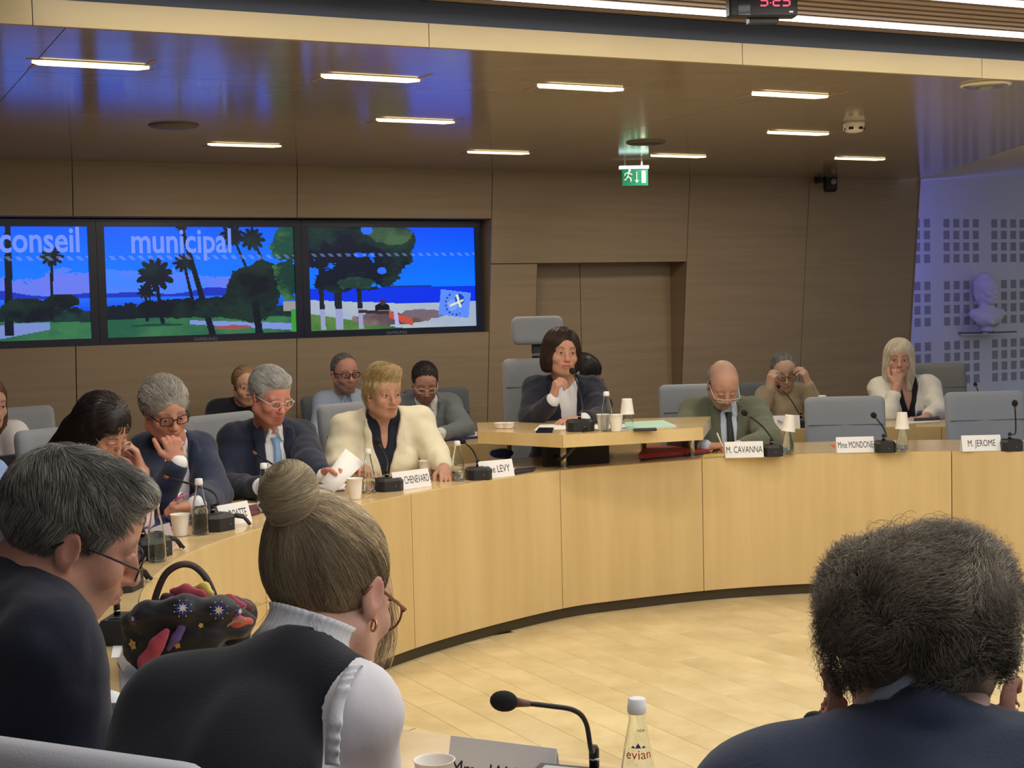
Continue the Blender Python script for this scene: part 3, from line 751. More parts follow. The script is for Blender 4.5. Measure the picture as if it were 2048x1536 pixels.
seams = [near_i(2.28, 7.69), near_i(.98, 7.64), near_i(.235, 7.285), near_i(-.46, 6.5), near_i(-.96, 5.62), near_i(-1.13, 4.6), near_i(-.85, 3.7), near_i(-.2, 2.9), near_i(.7, 2.45), near_i(1.8, 2.33), near_i(2.9, 2.45), near_i(3.9, 3.0), near_i(4.6, 4.0), near_i(4.74, 5.2), near_i(4.2, 6.4), near_i(3.35, 7.3)]
fwd = 1 if ((near_i(.98, 7.64)-near_i(1.4, 7.74)) % NC) < NC/2 else -1
ss = sorted(seams)
def smooth_curve(o): return shade_auto(o, 30)
for a, b in zip(ss, ss[1:]+[ss[0]]):
    smooth_curve(strip('front_panel', a, b, 0.0, 0.022, 0.058, TZ-0.001, M_desk, tbl, 0.0022))
    smooth_curve(strip('tabletop_section', a, b, 0.024, DEP, TZ-TT, TZ, M_top, tbl, 0.0006))
smooth_curve(strip('kickboard', 0, 0, 0.03, 0.05, 0.0, 0.06, M_kick, tbl))
for a in ss:
    n = NORM[a]; p = CUR[a]; tdir = A(-n[1], n[0], 0)
    MB().box(p+n*(0.05+0.27)+A(0, 0, 0.36), (0.012, 0.25, 0.355), frame3(tdir, (0, 0, 1))).build('support_panel', M_desk, tbl)

# back benches (arcs behind the ring)
def arc_desk(name, label, th0, th1, r0, dep, seamth, centre=(1.8, 4.7)):
    d = empty(name, (0, 0, 0)); tag(d, label, 'table'); cx, cy = centre
    def blk(nm, a, b, ra, rb, z0, z1, m):
        n = max(2, int(abs(b-a)/2)+1); v = []; f = []
        for k in range(n+1):
            t = math.radians(a+(b-a)*k/n); e = A(math.cos(t), math.sin(t), 0)
            for (r_, z) in ((ra, z0), (rb, z0), (rb, z1), (ra, z1)): v.append(A(cx, cy, 0)+e*r_+A(0, 0, z))
        for k in range(n):
            q = k*4
            for j in range(4): f.append((q+j, q+4+j, q+4+(j+1) % 4, q+(j+1) % 4))
        f += [(0, 1, 2, 3), (len(v)-1, len(v)-2, len(v)-3, len(v)-4)]
        o = raw(nm, v, f, m, d); bm = bmesh.new(); bm.from_mesh(o.data); bmesh.ops.recalc_face_normals(bm, faces=bm.faces); bm.to_mesh(o.data); bm.free(); return shade_auto(o, 30)
    s = [th0]+seamth+[th1]
    for a, b in zip(s[:-1], s[1:]):
        blk('front_panel', a+0.02, b-0.02, r0, r0+0.02, 0.05, TZ-0.001, M_desk)
    blk('tabletop', th0, th1, r0+0.021, r0+dep, TZ-TT, TZ, M_top); blk('kickboard', th0, th1, r0+0.04, r0+0.055, 0, 0.05, M_kick)
    return d
arc_desk('back_bench', 'curved maple bench table behind the ring on the left, holding two name cards', 112.6, 158, 4.52, 0.5, [121, 130, 139, 148])
arc_desk('back_bench', 'curved maple bench table on the right, in front of the white jacket woman', 62, 107, 4.52, 0.5, [70, 79, 88, 97])

# raised chair's desk: slab with two bevelled fronts on steel posts
sc_, sL, sR, sBL = G(1125, 870, .935), G(957, 862, .935), G(1405, 855, .935), G(1000, 848, .935)
sd = empty('raised_desk', (sc_[0], sc_[1], TZ)); tag(sd, 'raised maple desk slab on steel posts in front of the dark haired chairwoman', 'table')
sBR = sR+(sBL-sL)*1.05+A(0.02, 0.25, 0); sBL2 = sL+A(-0.02, 0.52, 0)*1.0; sBM = (sBL2+sBR)/2+A(-0.02, -0.12, 0)
poly = [sL, sc_, sR, sBR, sBL2]
mb = MB(); mb.prism([(p[0]-sc_[0], p[1]-sc_[1]) for p in poly], .935-0.062-TZ, .935-TZ); mb.build('slab', M_top, sd)
mb = MB()
for a, b in ((sL, sc_), (sc_, sR)):
    t_ = nrm(b-a); n = A(t_[1], -t_[0], 0); L = np.linalg.norm(b-a)/2; ctr = (a+b)/2-sc_
    MB().box((ctr[0]+n[0]*.003, ctr[1]+n[1]*.003, .935-0.031-TZ), (L, 0.003, 0.0315), frame3(t_, (0, 0, 1))).build('edge_strip', M_desk, sd)
for p in (G(1128, 938, TZ)+A(0.0, 0.03, 0), G(1385, 915, TZ)+A(0, 0.03, 0), G(1007, 905, TZ)+A(.03, -0.12, 0), G(1287, 905, TZ)+A(0, -0.02, 0)):
    mb = MB(); mb.lathe([(0.016, 0.001), (0.016, .935-0.062-TZ)], 16, (p[0]-sc_[0], p[1]-sc_[1], 0)); mb.lathe([(0.026, 0.001), (0.026, 0.005)], 16, (p[0]-sc_[0], p[1]-sc_[1], 0)); mb.build('post', M_metal, sd)
# ============================================================ CHAIRS
M_fab = mat('grey chair fabric', srgb(140, 147, 158), 0.85, sheen=0.3, bump=(260, 0.25), noise=(120, 0.05))
M_fabd = mat('dark grey chair fabric', srgb(92, 98, 106), 0.85, sheen=0.2, bump=(260, 0.25))
M_chrome = mat('chair chrome', (0.7, 0.7, 0.72), 0.15, metal=1.0)
def cushion(name, w, h, th, m, parent, c, R, curve=0.03, nx=10, nz=8, rnd=0.035):
    """upholstered pad: rounded in outline, domed faces, slightly wrapped about the sitter"""
    v = []; f = []
    def outline(n=10):
        o = []
        for (sx, sz) in ((1, 1), (-1, 1), (-1, -1), (1, -1)):
            for k in range(n):
                a = math.pi/2*(k/(n-1))+{(1, 1): 0, (-1, 1): math.pi/2, (-1, -1): math.pi, (1, -1): 1.5*math.pi}[(sx, sz)]
                o.append((sx*(w/2-rnd)+rnd*math.cos(a), sz*(h/2-rnd)+rnd*math.sin(a)))
        return o
    o = outline(5); n = len(o)
    rings = [(1-0.0, 0.0, 0), (1.0, 0.0, 0)]
    prof = [(0.30, th/2*1.0), (0.62, th/2*.98), (0.86, th/2*.90), (0.96, th/2*.68), (1.0, th/2*.3), (1.0, -th/2*.3), (0.96, -th/2*.68), (0.86, -th/2*.9), (0.5, -th/2)]
    for (s, y) in prof:
        for (x, z) in o:
            X = x*s if s < 0.8 else x-(1-s)*w/2*np.sign(x)*min(1, abs(x)/(w/2)*1.2); Z = z*s if s < 0.8 else z-(1-s)*h/2*np.sign(z)*min(1, abs(z)/(h/2)*1.2)
            v.append(np.array(c)+R@A(X, -y-curve*(2*X/w)**2, Z))
    for i in range(len(prof)-1):
        for k in range(n): f.append((i*n+k, i*n+(k+1) % n, (i+1)*n+(k+1) % n, (i+1)*n+k))
    f.append(tuple(range(n))[::-1]); f.append(tuple(range((len(prof)-1)*n, len(prof)*n)))
    ob = raw(name, v, f, m, parent, smooth=True); return ob
def chair(loc, yaw, top, w, label, group=None, m=None, head=False, dark=False, seat=0.46, seam=0.17):
    """yaw: direction the sitter faces; 0 looks at the camera side (-Y)"""
    m = m or M_fab; t = empty('office_chair', (loc[0], loc[1], 0)); tag(t, label, 'chair', group); R = rz(yaw)
    cushion('seat', w+0.02, 0.48, 0.09, m, t, R@A(0, 0, seat-0.05), R@rx(math.pi/2), 0.0)
    zb = seat+0.06; hh = top-zb; lean = rx(-math.radians(7)); c0 = R@A(0, 0.22, 0)
    up = hh-seam if not head else hh*0.62
    Rb = R@lean
    base = c0+A(0, 0, zb)
    cushion('backrest', w, seam*1.0+0.002 if True else 0, 0.075, m, t, base+Rb@A(0, 0, hh-seam/2), Rb) if False else None
    cushion('backrest', w, hh, 0.08, m, t, base+Rb@A(0, 0, hh/2), Rb)
    mb = MB(); mb.tube([base+Rb@A(x*w*0.5, -0.0395-0.03*x**2, hh-seam) for x in np.linspace(-.93, .93, 13)], 0.003, 6); mb.build('seam', M_fabd, t)
    MB().tube([R@A(0, 0.12, seat-0.1), R@A(0, 0.30, seat-0.08), base+Rb@A(0, 0.05, 0.05), base+Rb@A(0, 0.05, 0.22)], 0.018, 8, flat=1.6).build('back_bracket', M_black, t)
    for s in (-1, 1):
        MB().tube([R@A(s*(w/2+.005), 0.05, seat-0.06), R@A(s*(w/2+.03), 0.02, seat+0.04), R@A(s*(w/2+.03), -0.02, seat+0.19)], 0.013, 8).tube([R@A(s*(w/2+.03), 0.12, seat+0.205), R@A(s*(w/2+.03), -0.13, seat+0.205)], 0.02, 8, flat=0.6).build('armrest', M_black, t)
    MB().lathe([(0.03, 0.10), (0.03, 0.22), (0.02, 0.23), (0.02, seat-0.09)], 12).build('column', M_chrome, t)
    for k in range(5):
        a = k*2*math.pi/5+yaw; e = A(math.cos(a), math.sin(a), 0)
        MB().tube([e*0.02+A(0, 0, .115), e*0.27+A(0, 0, .075)], [0.024, 0.014], 8).build('leg', M_chrome, t)
        MB().lathe([(0.028, -0.012), (0.028, 0.012)], 12, e*0.27+A(0, 0, 0.029), frame3(A(0, 0, 1), e)[:, [2, 0, 1]] if False else frame3(np.cross(e, A(0, 0, 1)), e)[:, [1, 2, 0]]).build('castor', M_black, t)
    if head:
        hc = base+Rb@A(0.0, 0, hh); MB().box(hc+Rb@A(0, 0.035, 0.05), (0.04, 0.012, 0.07), Rb, 0.005).build('headrest_bracket', M_black, t)
        MB().box(hc+Rb@A(0, 0.015, 0.022), (0.042, 0.010, 0.008), Rb).build('headrest_clamp', M_chrome, t)
        cushion('headrest', 0.30, 0.165, 0.075, m, t, hc+Rb@A(-0.01, 0.0, 0.165), Rb, 0.02)
    return t
def seat_of(px, Y): d = ray(px, 600); return A(d[0]/d[1]*Y, Y, 0)
def zpx(px, py, Y): return float(P(px, py, Y)[2])
CY = lambda p: float(math.atan2(ring_frame(p)[0], ring_frame(p)[1]))*-1       # yaw that faces the table
def put_chair(px, top, Y, w, label, yaw=None, **k):
    p = seat_of(px, Y); y = CY(p) if yaw is None else yaw; tz = zpx(px, top, Y)
    f = rz(y)@A(0, -0.235, 0); return chair((p[0]+f[0], p[1]+f[1]), y, tz, w, label, **k)
G1 = 'grey office chairs of the council'
put_chair(1687, 793, 8.72, 0.47, 'empty grey office chair between the green jacket man and the rightmost empty chair', group=G1)
put_chair(1968, 783, 8.65, 0.47, 'empty grey office chair at the far right edge of the ring', group=G1, yaw=0.05)
put_chair(1396, 768, 8.78, 0.48, 'grey office chair of the bald man in a green-grey jacket', group=G1, yaw=0.05)
put_chair(1080, 716, 8.60, 0.45, 'high-backed grey office chair with a separate headrest behind the chairwoman', group=G1, head=True, seat=0.52, yaw=0.12)
put_chair(708, 804, 7.80, 0.50, 'grey office chair behind the woman in the cream blazer', group=G1)
put_chair(430, 828, 7.25, 0.50, 'grey office chair behind the silver-haired man with the light blue tie', group=G1)
put_chair(130, 853, 6.25, 0.50, 'grey office chair behind the dark-haired woman hiding her face', group=G1, yaw=0.9)
put_chair(668, 790, 9.55, 0.50, 'dark grey office chair behind the bearded man in a light blue shirt', group=G1, m=M_fabd)
put_chair(868, 776, 9.75, 0.46, 'grey office chair behind the man in a grey blazer', group=G1, m=M_fabd)
put_chair(1868, 727, 10.3, 0.45, 'grey office chair behind the woman in the white jacket', group=G1, m=mat('warm grey fabric', srgb(122, 124, 122), 0.85, bump=(260, 0.2)), yaw=0.05)
put_chair(1540, 764, 10.2, 0.46, 'grey office chair behind the woman adjusting her glasses', group=G1, m=M_fabd, yaw=0.05)
put_chair(8, 816, 7.55, 0.5, 'pale grey office chair behind the white-clad person at the left edge', group=G1, yaw=0.75)

# ============================================================ MICROPHONES
M_foam = mat('black foam windshield', srgb(28, 28, 31), 0.95, bump=(700, 0.6)); M_stem = mat('gooseneck', srgb(34, 33, 36), 0.45, bump=(500, 0.4))
M_copper = mat('reddish collar', srgb(120, 84, 74), 0.5); M_unit = mat('black microphone unit', srgb(38, 39, 42), 0.5); M_silver = mat('silver grille panel', srgb(168, 178, 184), 0.45)
def mic(label, base, head, yaw=0.0, z=TZ, Yh=None, hr=0.016, w=0.115, ctrl=None, cable=None, off=(0, 0), foam=True, big=1.0, group='gooseneck microphones on the desks'):
    b = G(base[0], base[1], z)+A(0, 0.05, 0); t = empty('gooseneck_microphone', (b[0], b[1], z)); tag(t, label, 'microphone', group)
    R = rz(yaw); h = 0.058*big; w2 = w/2*big; d2 = 0.05*big
    poly = [(-w2*0.62, -d2), (w2*0.62, -d2), (w2, -d2*0.45), (w2, d2), (-w2, d2), (-w2, -d2*0.45)]
    mb = MB(); mb.prism(poly, 0.0, h*0.8, R); n = 6; top = [(x*0.86, y*0.80+0.004) for x, y in poly]
    v = [R@A(x, y, h*0.8) for x, y in poly]+[R@A(x, y, h) for x, y in top]; mb.add(v, [tuple(range(6, 12))]+[(i, (i+1) % 6, 6+(i+1) % 6, 6+i) for i in range(6)])
    mb.build('base', M_unit, t)
    MB().box(R@A(-w2*0.15, d2*0.25, h+0.001), (w2*0.55, d2*0.35, 0.002), R, 0.001).build('speaker_grille', M_silver if big > 1.2 else M_black, t)
    MB().lathe([(0.004, 0), (0.004, 0.003)], 10, R@A(w2*0.2, -d2-0.001, h*0.4), R@rx(math.pi/2)).build('button', mat('button', srgb(90, 92, 96), 0.3), t)
    s0 = R@A(off[0], off[1]+d2*0.45, h)
    hp = P(head[0], head[1], Yh if Yh else b[1]+0.06)-A(b[0], b[1], z)
    MB().lathe([(0.0085, 0), (0.0085, 0.03), (0.006, 0.036)], 12, s0).build('socket', M_black, t)
    MB().lathe([(0.0088, 0), (0.0088, 0.004)], 12, s0+A(0, 0, 0.012)).build('ring', M_metal, t)
    s1 = s0+A(0, 0, 0.03)
    if ctrl: pts_ = [s1]+[P(c[0], c[1], c[2])-A(b[0], b[1], z) for c in ctrl]+[hp]
    else:
        mid = s1*0.55+hp*0.45+A(0, 0, 0.03); pts_ = [s1, s1+A(0, 0, 0.04), mid, hp]
    m = len(pts_); cur = []
    for i in range(m-1):
        p0, p1, p2, p3 = pts_[max(i-1, 0)], pts_[i], pts_[i+1], pts_[min(i+2, m-1)]
        for k in range(6): q = k/6; cur.append(0.5*((2*p1)+(p2-p0)*q+(2*p0-5*p1+4*p2-p3)*q*q+(3*p1-p0-3*p2+p3)*q**3))
    cur.append(pts_[-1]); dr = nrm(cur[-1]-cur[-3])
    MB().tube(cur, 0.0042 if big < 1.2 else 0.0042, 8).build('stem', M_stem, t)
    MB().tube([cur[-1]-dr*0.012, cur[-1], cur[-1]+dr*0.012], [0.005, 0.0065, 0.0085], 10).build('collar', M_copper, t)
    if foam:
        Rh = frame3(np.cross(dr, A(0, 0.3, 1)), dr)[:, [0, 1, 2]]
        MB().ball(cur[-1]+dr*(0.012+hr*1.1), (hr, hr, hr*1.35), Rh, 14, 10).build('foam_head', M_foam, t)
    if cable:
        cs = [R@A(cable*w2, 0, h*0.6)]
        e = cable
        cs += [R@A(e*(w2+0.03), -0.005, h*0.75), R@A(e*(w2+0.06), -0.012, h*0.62), R@A(e*(w2+0.078), -0.02, h*0.25), R@A(e*(w2+0.08), -0.026, 0.006)]
        MB().tube(cs, 0.0075, 8).build('cable_stub', M_black, t)
        cs = [c+R@A(-0.012*e, -0.018, -0.004) for c in cs[1:]]; cs[-1][2] = 0.006
        MB().tube(cs, 0.006, 8).build('cable_stub', M_black, t)
    return t
mic('black gooseneck microphone beside the card reading Mme LEVY', (958, 961), (930, 886), 0.25, ctrl=[(955, 920, 7.13), (945, 900, 7.13)])
mic('black gooseneck microphone in front of the woman in the cream blazer', (776, 984), (758, 887), 0.45, w=0.125, ctrl=[(775, 925, 6.75), (765, 900, 6.78)])
mic('gooseneck microphone pointing up at the man with the light blue tie', (556, 1012), (510, 907), 0.75, Yh=6.35, foam=False, ctrl=[(585, 958, 6.15), (555, 935, 6.25)])
mic('gooseneck microphone in front of the grey-haired man resting his chin', (430, 1064), (333, 955), 0.95, Yh=5.75, foam=False, cable=1, ctrl=[(437, 1005, 5.6), (418, 980, 5.65)], big=1.08)
mic('gooseneck microphone in front of the dark-haired woman', (292, 1119), (258, 1003), 1.25, Yh=5.3, foam=False, cable=1, ctrl=[(290, 1030, 5.15)], big=1.15, w=0.15)
mic('black microphone unit with looped cable nearest the flowered scarf bag', (232, 1186), (160, 1120), 1.4, cable=1, foam=False, Yh=4.6, big=1.15)
mic('black microphone unit hidden between the grey man in the foreground and the bag', (245, 1290), (150, 1240), 1.5, foam=False, Yh=3.9, big=1.1, ctrl=[(232, 1200, 3.95)])
mic('gooseneck microphone on the raised desk of the chairwoman', (1162, 864), (1147, 748), 0.1, z=.935, w=0.135, ctrl=[(1165, 815, 7.5), (1157, 775, 7.52)])
mic('gooseneck microphone beside the card reading M. CAVANNA', (1548, 914), (1496, 831), 0.0, ctrl=[(1546, 880, 7.8), (1525, 853, 7.82)], w=0.105)
mic('gooseneck microphone beside the card reading Mme MONDONE', (1774, 906), (1751, 835), 0.0, ctrl=[(1773, 872, 7.87), (1765, 853, 7.9)], w=0.11)
mic('gooseneck microphone beside the card reading M. JEROME', (2029, 903), (2030, 814), 0.0, ctrl=[(2031, 865, 7.87)], w=0.11)
mic('gooseneck microphone in front of the woman holding her glasses', (1607, 856), (1563, 779), 0.0, Yh=9.45, ctrl=[(1600, 830, 9.4), (1582, 800, 9.42)], foam=True, hr=0.012)
mic('gooseneck microphone on the back bench right of the white jacket woman', (1968, 846), (1953, 775), 0.0, Yh=9.7, ctrl=[(1962, 800, 9.6)], hr=0.013)
mic('large gooseneck microphone with silver grille unit in the foreground', (1148, 1672), (1045, 1406), -0.35, Yh=2.30, hr=0.0168, big=1.35, w=0.125, off=(0.02, 0.03), ctrl=[(1182, 1500, 2.36), (1172, 1446, 2.34), (1149, 1421, 2.32), (1100, 1412, 2.31)])
mic('microphone with black foam head beside the curly-haired man in front', (1800, 1720), (1672, 1452), -0.1, Yh=2.12, hr=0.0155, ctrl=[(1770, 1520, 2.1), (1720, 1468, 2.12)])

# ============================================================ BOTTLES AND CUPS
M_glass = mat('bottle glass', (0.93, 0.97, 0.98), 0.02, trans=1.0, ior=1.2, spec=0.6); M_water = mat('water', (0.92, 0.95, 0.95), 0.02, trans=1.0, ior=1.22)
M_cap = mat('white bottle cap', srgb(226, 228, 230), 0.4); M_paper = mat('paper', srgb(238, 238, 240), 0.7); M_cup = mat('white plastic cup', srgb(240, 234, 226), 0.5)
M_red = mat('red print', srgb(196, 70, 60), 0.5); M_blue = mat('blue print', srgb(52, 60, 130), 0.5); M_ink = mat('black ink', srgb(40, 42, 48), 0.6)
bottle0 = {}
def bottle(px, py, label, z=TZ, h=0.205, fill=0.4, tag_=True, cap=True, pos=None, writing=False, group='glass water bottles'):
    p = G(px, py, z) if pos is None else A(*pos); p = p+A(0, 0.03, 0) if pos is None else p
    t = empty('water_bottle', (p[0], p[1], z+0.0005)); tag(t, label, 'bottle', group); k = h/0.205
    prof = [(0.0, 0.002), (0.026, 0.002), (0.0305, 0.006), (0.0315, 0.02), (0.0315, 0.055), (0.029, 0.085), (0.0225, 0.125), (0.0165, 0.155), (0.0135, 0.172), (0.0135, 0.19)]
    prof = [(r, q*k) for r, q in prof]
    mb = MB(); mb.lathe(prof, 24, capb=False, capt=False); mb.lathe([(max(0, r-0.0022), q+0.004 if r < .03 and q < .01 else q) for r, q in prof][::-1], 24, capb=False, capt=False); mb.build('glass', M_glass, t)
    if fill:
        fz = fill*0.19*k; wp_ = [(0.0, 0.0065)]+[(max(0.001, r-0.0028), q) for r, q in prof[1:] if 0.006 < q < fz]
        rl = np.interp(fz, [q for r, q in prof], [r for r, q in prof])-0.0028; wp_ += [(rl, fz), (0.0, fz)]
        MB().lathe(wp_, 24, capb=False, capt=False).build('water', M_water, t)
    if cap: MB().lathe([(0.0142, 0.181*k), (0.0155, 0.184*k), (0.0155, 0.1925*k), (0.0142, 0.194*k), (0.0142, 0.203*k), (0.010, 0.2045*k), (0.0, 0.2046*k)], 20, capb=False, capt=False).build('cap', M_cap, t)
    return t
bottle(310, 1127, 'half-full clear water bottle nearest the flowered bag', h=0.21, fill=0.52)
bottle(398, 1072, 'half-full clear water bottle beside a white cup, before the grey-haired man', h=0.212, fill=0.55)
bottle(528, 1027, 'clear water bottle in front of the man with the light blue tie', h=0.205, fill=0.25)
bottle(737, 988, 'clear water bottle standing left of the cream blazer woman\'s microphone', h=0.20, fill=0.35)
bottle(916, 963, 'clear water bottle with red print left of the card reading Mme LEVY', h=0.19, fill=0.4)
bottle(1215, 864, 'clear water bottle between two cups on the raised desk', z=.935, h=0.20, fill=0.0)
b1 = bottle(1579, 911, 'clear bottle with a cup tilted over it, beside the green jacket man', h=0.165, fill=0.9, cap=False)
b2 = bottle(1808, 906, 'clear bottle with a cup upside down over its neck, beside Mme MONDONE card', h=0.165, fill=0.9, cap=False)
# cropped decals: short red / blue printed bands
def band(t, z0, z1, a0, a1, r, m, name='print'):
    v = []; n = 8
    for k in range(n+1):
        a = a0+(a1-a0)*k/n; v += [(r[0]*math.cos(a), r[0]*math.sin(a), z0), (r[1]*math.cos(a), r[1]*math.sin(a), z1)]
    return raw(name, v, [(2*k, 2*k+2, 2*k+3, 2*k+1) for k in range(n)], m, t)
nb = bottle(0, 0, 'clear glass water bottle with red lettering in the foreground', pos=(*P(1275, 1480, 2.31)[:2], 0), h=0.215, fill=0.0)
def wrap_text(t, s, size, zc, r0, slope, m, ang0, name='lettering', sx=1.0):
    o = text_mesh(name, s, size, m, t, Matrix.Identity(4), 0.0002, sx=sx); me = o.data
    n = len(me.vertices); co = np.empty(n*3); me.vertices.foreach_get('co', co); co = co.reshape(-1, 3)
    rad = r0+slope*co[:, 1]+0.0004+co[:, 2]; a = ang0+co[:, 0]/r0
    out = np.stack([rad*np.sin(a), -rad*np.cos(a), zc+co[:, 1]], 1); me.vertices.foreach_set('co', out.ravel()); me.update(); return o
wrap_text(nb, 'evian', 0.0205, 0.1285, 0.0232, -0.17, M_red, 0.0, sx=1.05)
mb = MB()
for dx, hh_, w_ in ((-0.009, 0.004, 0.004), (-0.001, 0.008, 0.005), (0.008, 0.004, 0.004)):
    a = dx/0.0215; r_ = 0.0216; c_ = A(r_*math.sin(a), -r_*math.cos(a), 0.139); ex = A(math.cos(a), math.sin(a), 0)
    mb.add([c_-ex*w_, c_+ex*w_, c_+A(0, 0.001, hh_)], [(0, 1, 2)])
mb.build('mountain_emblem', M_blue, nb)
wrap_text(nb, 'NDA', 0.006, 0.166, 0.0172, -0.1, M_ink, 0.25)
bottle(735, 1300, 'white-capped bottle hidden behind the bun-haired woman\'s shoulder', pos=(*P(733, 1400, 2.62)[:2], 0), h=0.208, fill=0.5)

def cup(px, py, label, z=TZ, h=0.082, rt=0.036, rb=0.025, pos=None, inv=False, tilt=None, flutes=True, group='white plastic cups'):
    p = (G(px, py, z)+A(0, 0.025, 0)) if pos is None else A(*pos); t = empty('plastic_cup', (p[0], p[1], p[2]+0.0005)); tag(t, label, 'cup', group)
    k = h/0.082
    pr = [(0.0, 0.002), (rb*.96, 0.002), (rb, 0.0), (rb*1.02, 0.004), (rb+(rt-rb)*.6, h*.62), (rb+(rt-rb)*.66, h*.66), (rt*.97, h*.96), (rt*1.03, h*.985), (rt*1.03, h), (rt*.98, h), (rt*.93, h*.95), (rb*.96, 0.006), (0.0, 0.005)]
    if inv: pr = [(r, h-q) for r, q in pr][::-1]
    MB().lathe(pr, 26, capb=False, capt=False).build('wall', M_cup, t)
    rr_ = [(rt*1.02, h*0.985), (rt*1.045, h*0.993), (rt*1.02, h*1.0)]
    if inv: rr_ = [(r, h-q) for r, q in rr_][::-1]
    MB().lathe(rr_, 26, capb=False, capt=False).build('rim', M_cup, t)
    if tilt: t.rotation_euler = tilt
    return t
cup(358, 1074, 'white plastic cup left of the bottle in front of the grey-haired man')
cup(709, 1000, 'white plastic cup left of the cream blazer woman\'s bottle', h=0.092)
cup(571, 988, 'white plastic cup beside the hand of the man with the light blue tie', h=0.07)
cup(852, 953, 'white plastic cup behind the card of the cream blazer woman', h=0.075)
cup(1208, 862, 'white plastic cup left of the bottle on the raised desk', z=.935)
cup(1233, 864, 'white plastic cup right of the bottle on the raised desk', z=.935, h=0.085)
cup(1002, 858, 'small white cup at the left end of the raised desk', z=.935, h=0.03)
cup(1016, 858, 'second small white cup at the left end of the raised desk', z=.935, h=0.03)
cb = bottle(1255, 858, 'glass bottle under an inverted cup on the raised desk', z=.935, pos=(*G(1255, 858, .935)[:2], 0), h=0.11, fill=0.0, cap=False)
cup(0, 0, 'white cup upside down over the bottle on the raised desk', pos=(cb.location[0], cb.location[1], .935+0.075), h=0.078, inv=True)
cup(0, 0, 'white cup upside down over the bottle beside Mme MONDONE card', pos=(b2.location[0], b2.location[1], TZ+0.125), h=0.086, inv=True, rt=0.037)
cup(0, 0, 'white cup tilted upside down over the bottle beside the green jacket man', pos=(b1.location[0], b1.location[1], TZ+0.125), h=0.086, inv=True, tilt=(0, 0.13, 0), rt=0.037)
cup(1645, 850, 'white cup upside down on the back bench beside the glasses-holding woman', pos=(*G(1645, 846, TZ)[:2], TZ+0.10), h=0.08, inv=True)
bottle(0, 0, 'bottle under a cup on the back bench', pos=(*G(1645, 846, TZ)[:2], 0), h=0.12, fill=0.0, cap=False)
cup(1997, 842, 'small white cup on the back bench at far right', pos=(*G(1997, 836, TZ)[:2], TZ), h=0.17, inv=True)
cup(868, 1570, 'white plastic cup in the foreground beside the folded name card', pos=(*P(868, 1512, 2.44)[:2], TZ), h=0.082, rt=0.0345)
cup(2040, 1500, 'large white cup cut off by the right edge in the foreground', pos=(*P(2048, 1450, 1.98)[:2], TZ), h=0.10, rt=0.036)

# ============================================================ NAME CARDS
def card(text, bl, label, z=TZ, yaw=0.0, w=0.20, h=0.082, size=0.05, m=None, pos=None, sx=0.62, align='CENTER', tz=0.5, tx=0.0):
    p = G(bl[0], bl[1], z)+A(0, 0.012, 0) if pos is None else A(*pos); t = empty('name_card', (p[0], p[1], z+.0005)); tag(t, label, 'name card', 'folded name cards'); R = rz(yaw)
    a = math.radians(17); Rf = R@rx(-a); Rb_ = R@rx(a); top = h; d = h*math.tan(a)
    MB().box(R@A(0, -d/2+d/2, 0)+Rf@A(0, 0, h/2/math.cos(a)), (w/2, 0.0006, h/2/math.cos(a)), Rf).build('front_leaf', m or M_paper, t)
    MB().box(R@A(0, 2*d, 0)+Rb_@A(0, 0, h/2/math.cos(a)), (w/2, 0.0006, h/2/math.cos(a)), Rb_).build('back_leaf', m or M_paper, t)
    MB().box(R@A(0, d, 0.0008), (w/2, d*0.98, 0.0006), R).build('foot', m or M_paper, t)
    X, Z = R[:, 0], Rf[:, 2]; N = -(Rf[:, 1])
    text_mesh('lettering', text, size, M_ink, t, M4(np.array([X, Z, N]).T, Rf@A(tx, -0.001, h*tz)), 0.0002, sx=sx, align=align)
    return t
card('M. CAVANNA', (1490, 916), 'white folded card reading M. CAVANNA')
card('Mme MONDONE', (1713, 906), 'white folded card reading Mme MONDONE', w=0.2, sx=0.50)
card('M. JEROME', (1966, 903), 'white folded card reading M. JEROME', w=0.205)
card('Mme LEVY', (996, 956), 'white folded card reading Mme LEVY', yaw=0.55, w=0.19, sx=0.66)
card('Mme CHENEVARD', (827, 978), 'white folded card reading CHENEVARD', yaw=0.75, w=0.215, sx=0.50)
card('M. DOATTE', (474, 1050), 'grey-white folded card behind the black microphone unit', yaw=1.0, w=0.17, sx=0.5)
card('Mme', (327, 1100), 'pinkish folded card partly hidden by a bottle', yaw=1.25, w=0.16, m=mat('pinkish card', srgb(176, 160, 164), 0.7))
card('Mme GIRAN', (597, 910), 'white folded card reading GIRAN on the back bench', yaw=0.35, w=0.23)
card('J LEHOUELLEUR', (842, 889), 'white folded card reading LEHOUELLEUR on the back bench', yaw=0.25, w=0.25, sx=0.60)
card('Mme      T', (1572, 858), 'white folded card on the back bench before the woman holding her glasses', w=0.185, size=0.045, sx=0.5)
card('Mme JANVIER', (0, 0), 'grey folded card reading Mme in the foreground', pos=(*((P(897, 1484, 2.545)+P(1092, 1516, 2.43))/2)[:2], 0), yaw=-0.46, w=0.205, size=0.038, sx=0.85, h=0.087, tz=0.42)

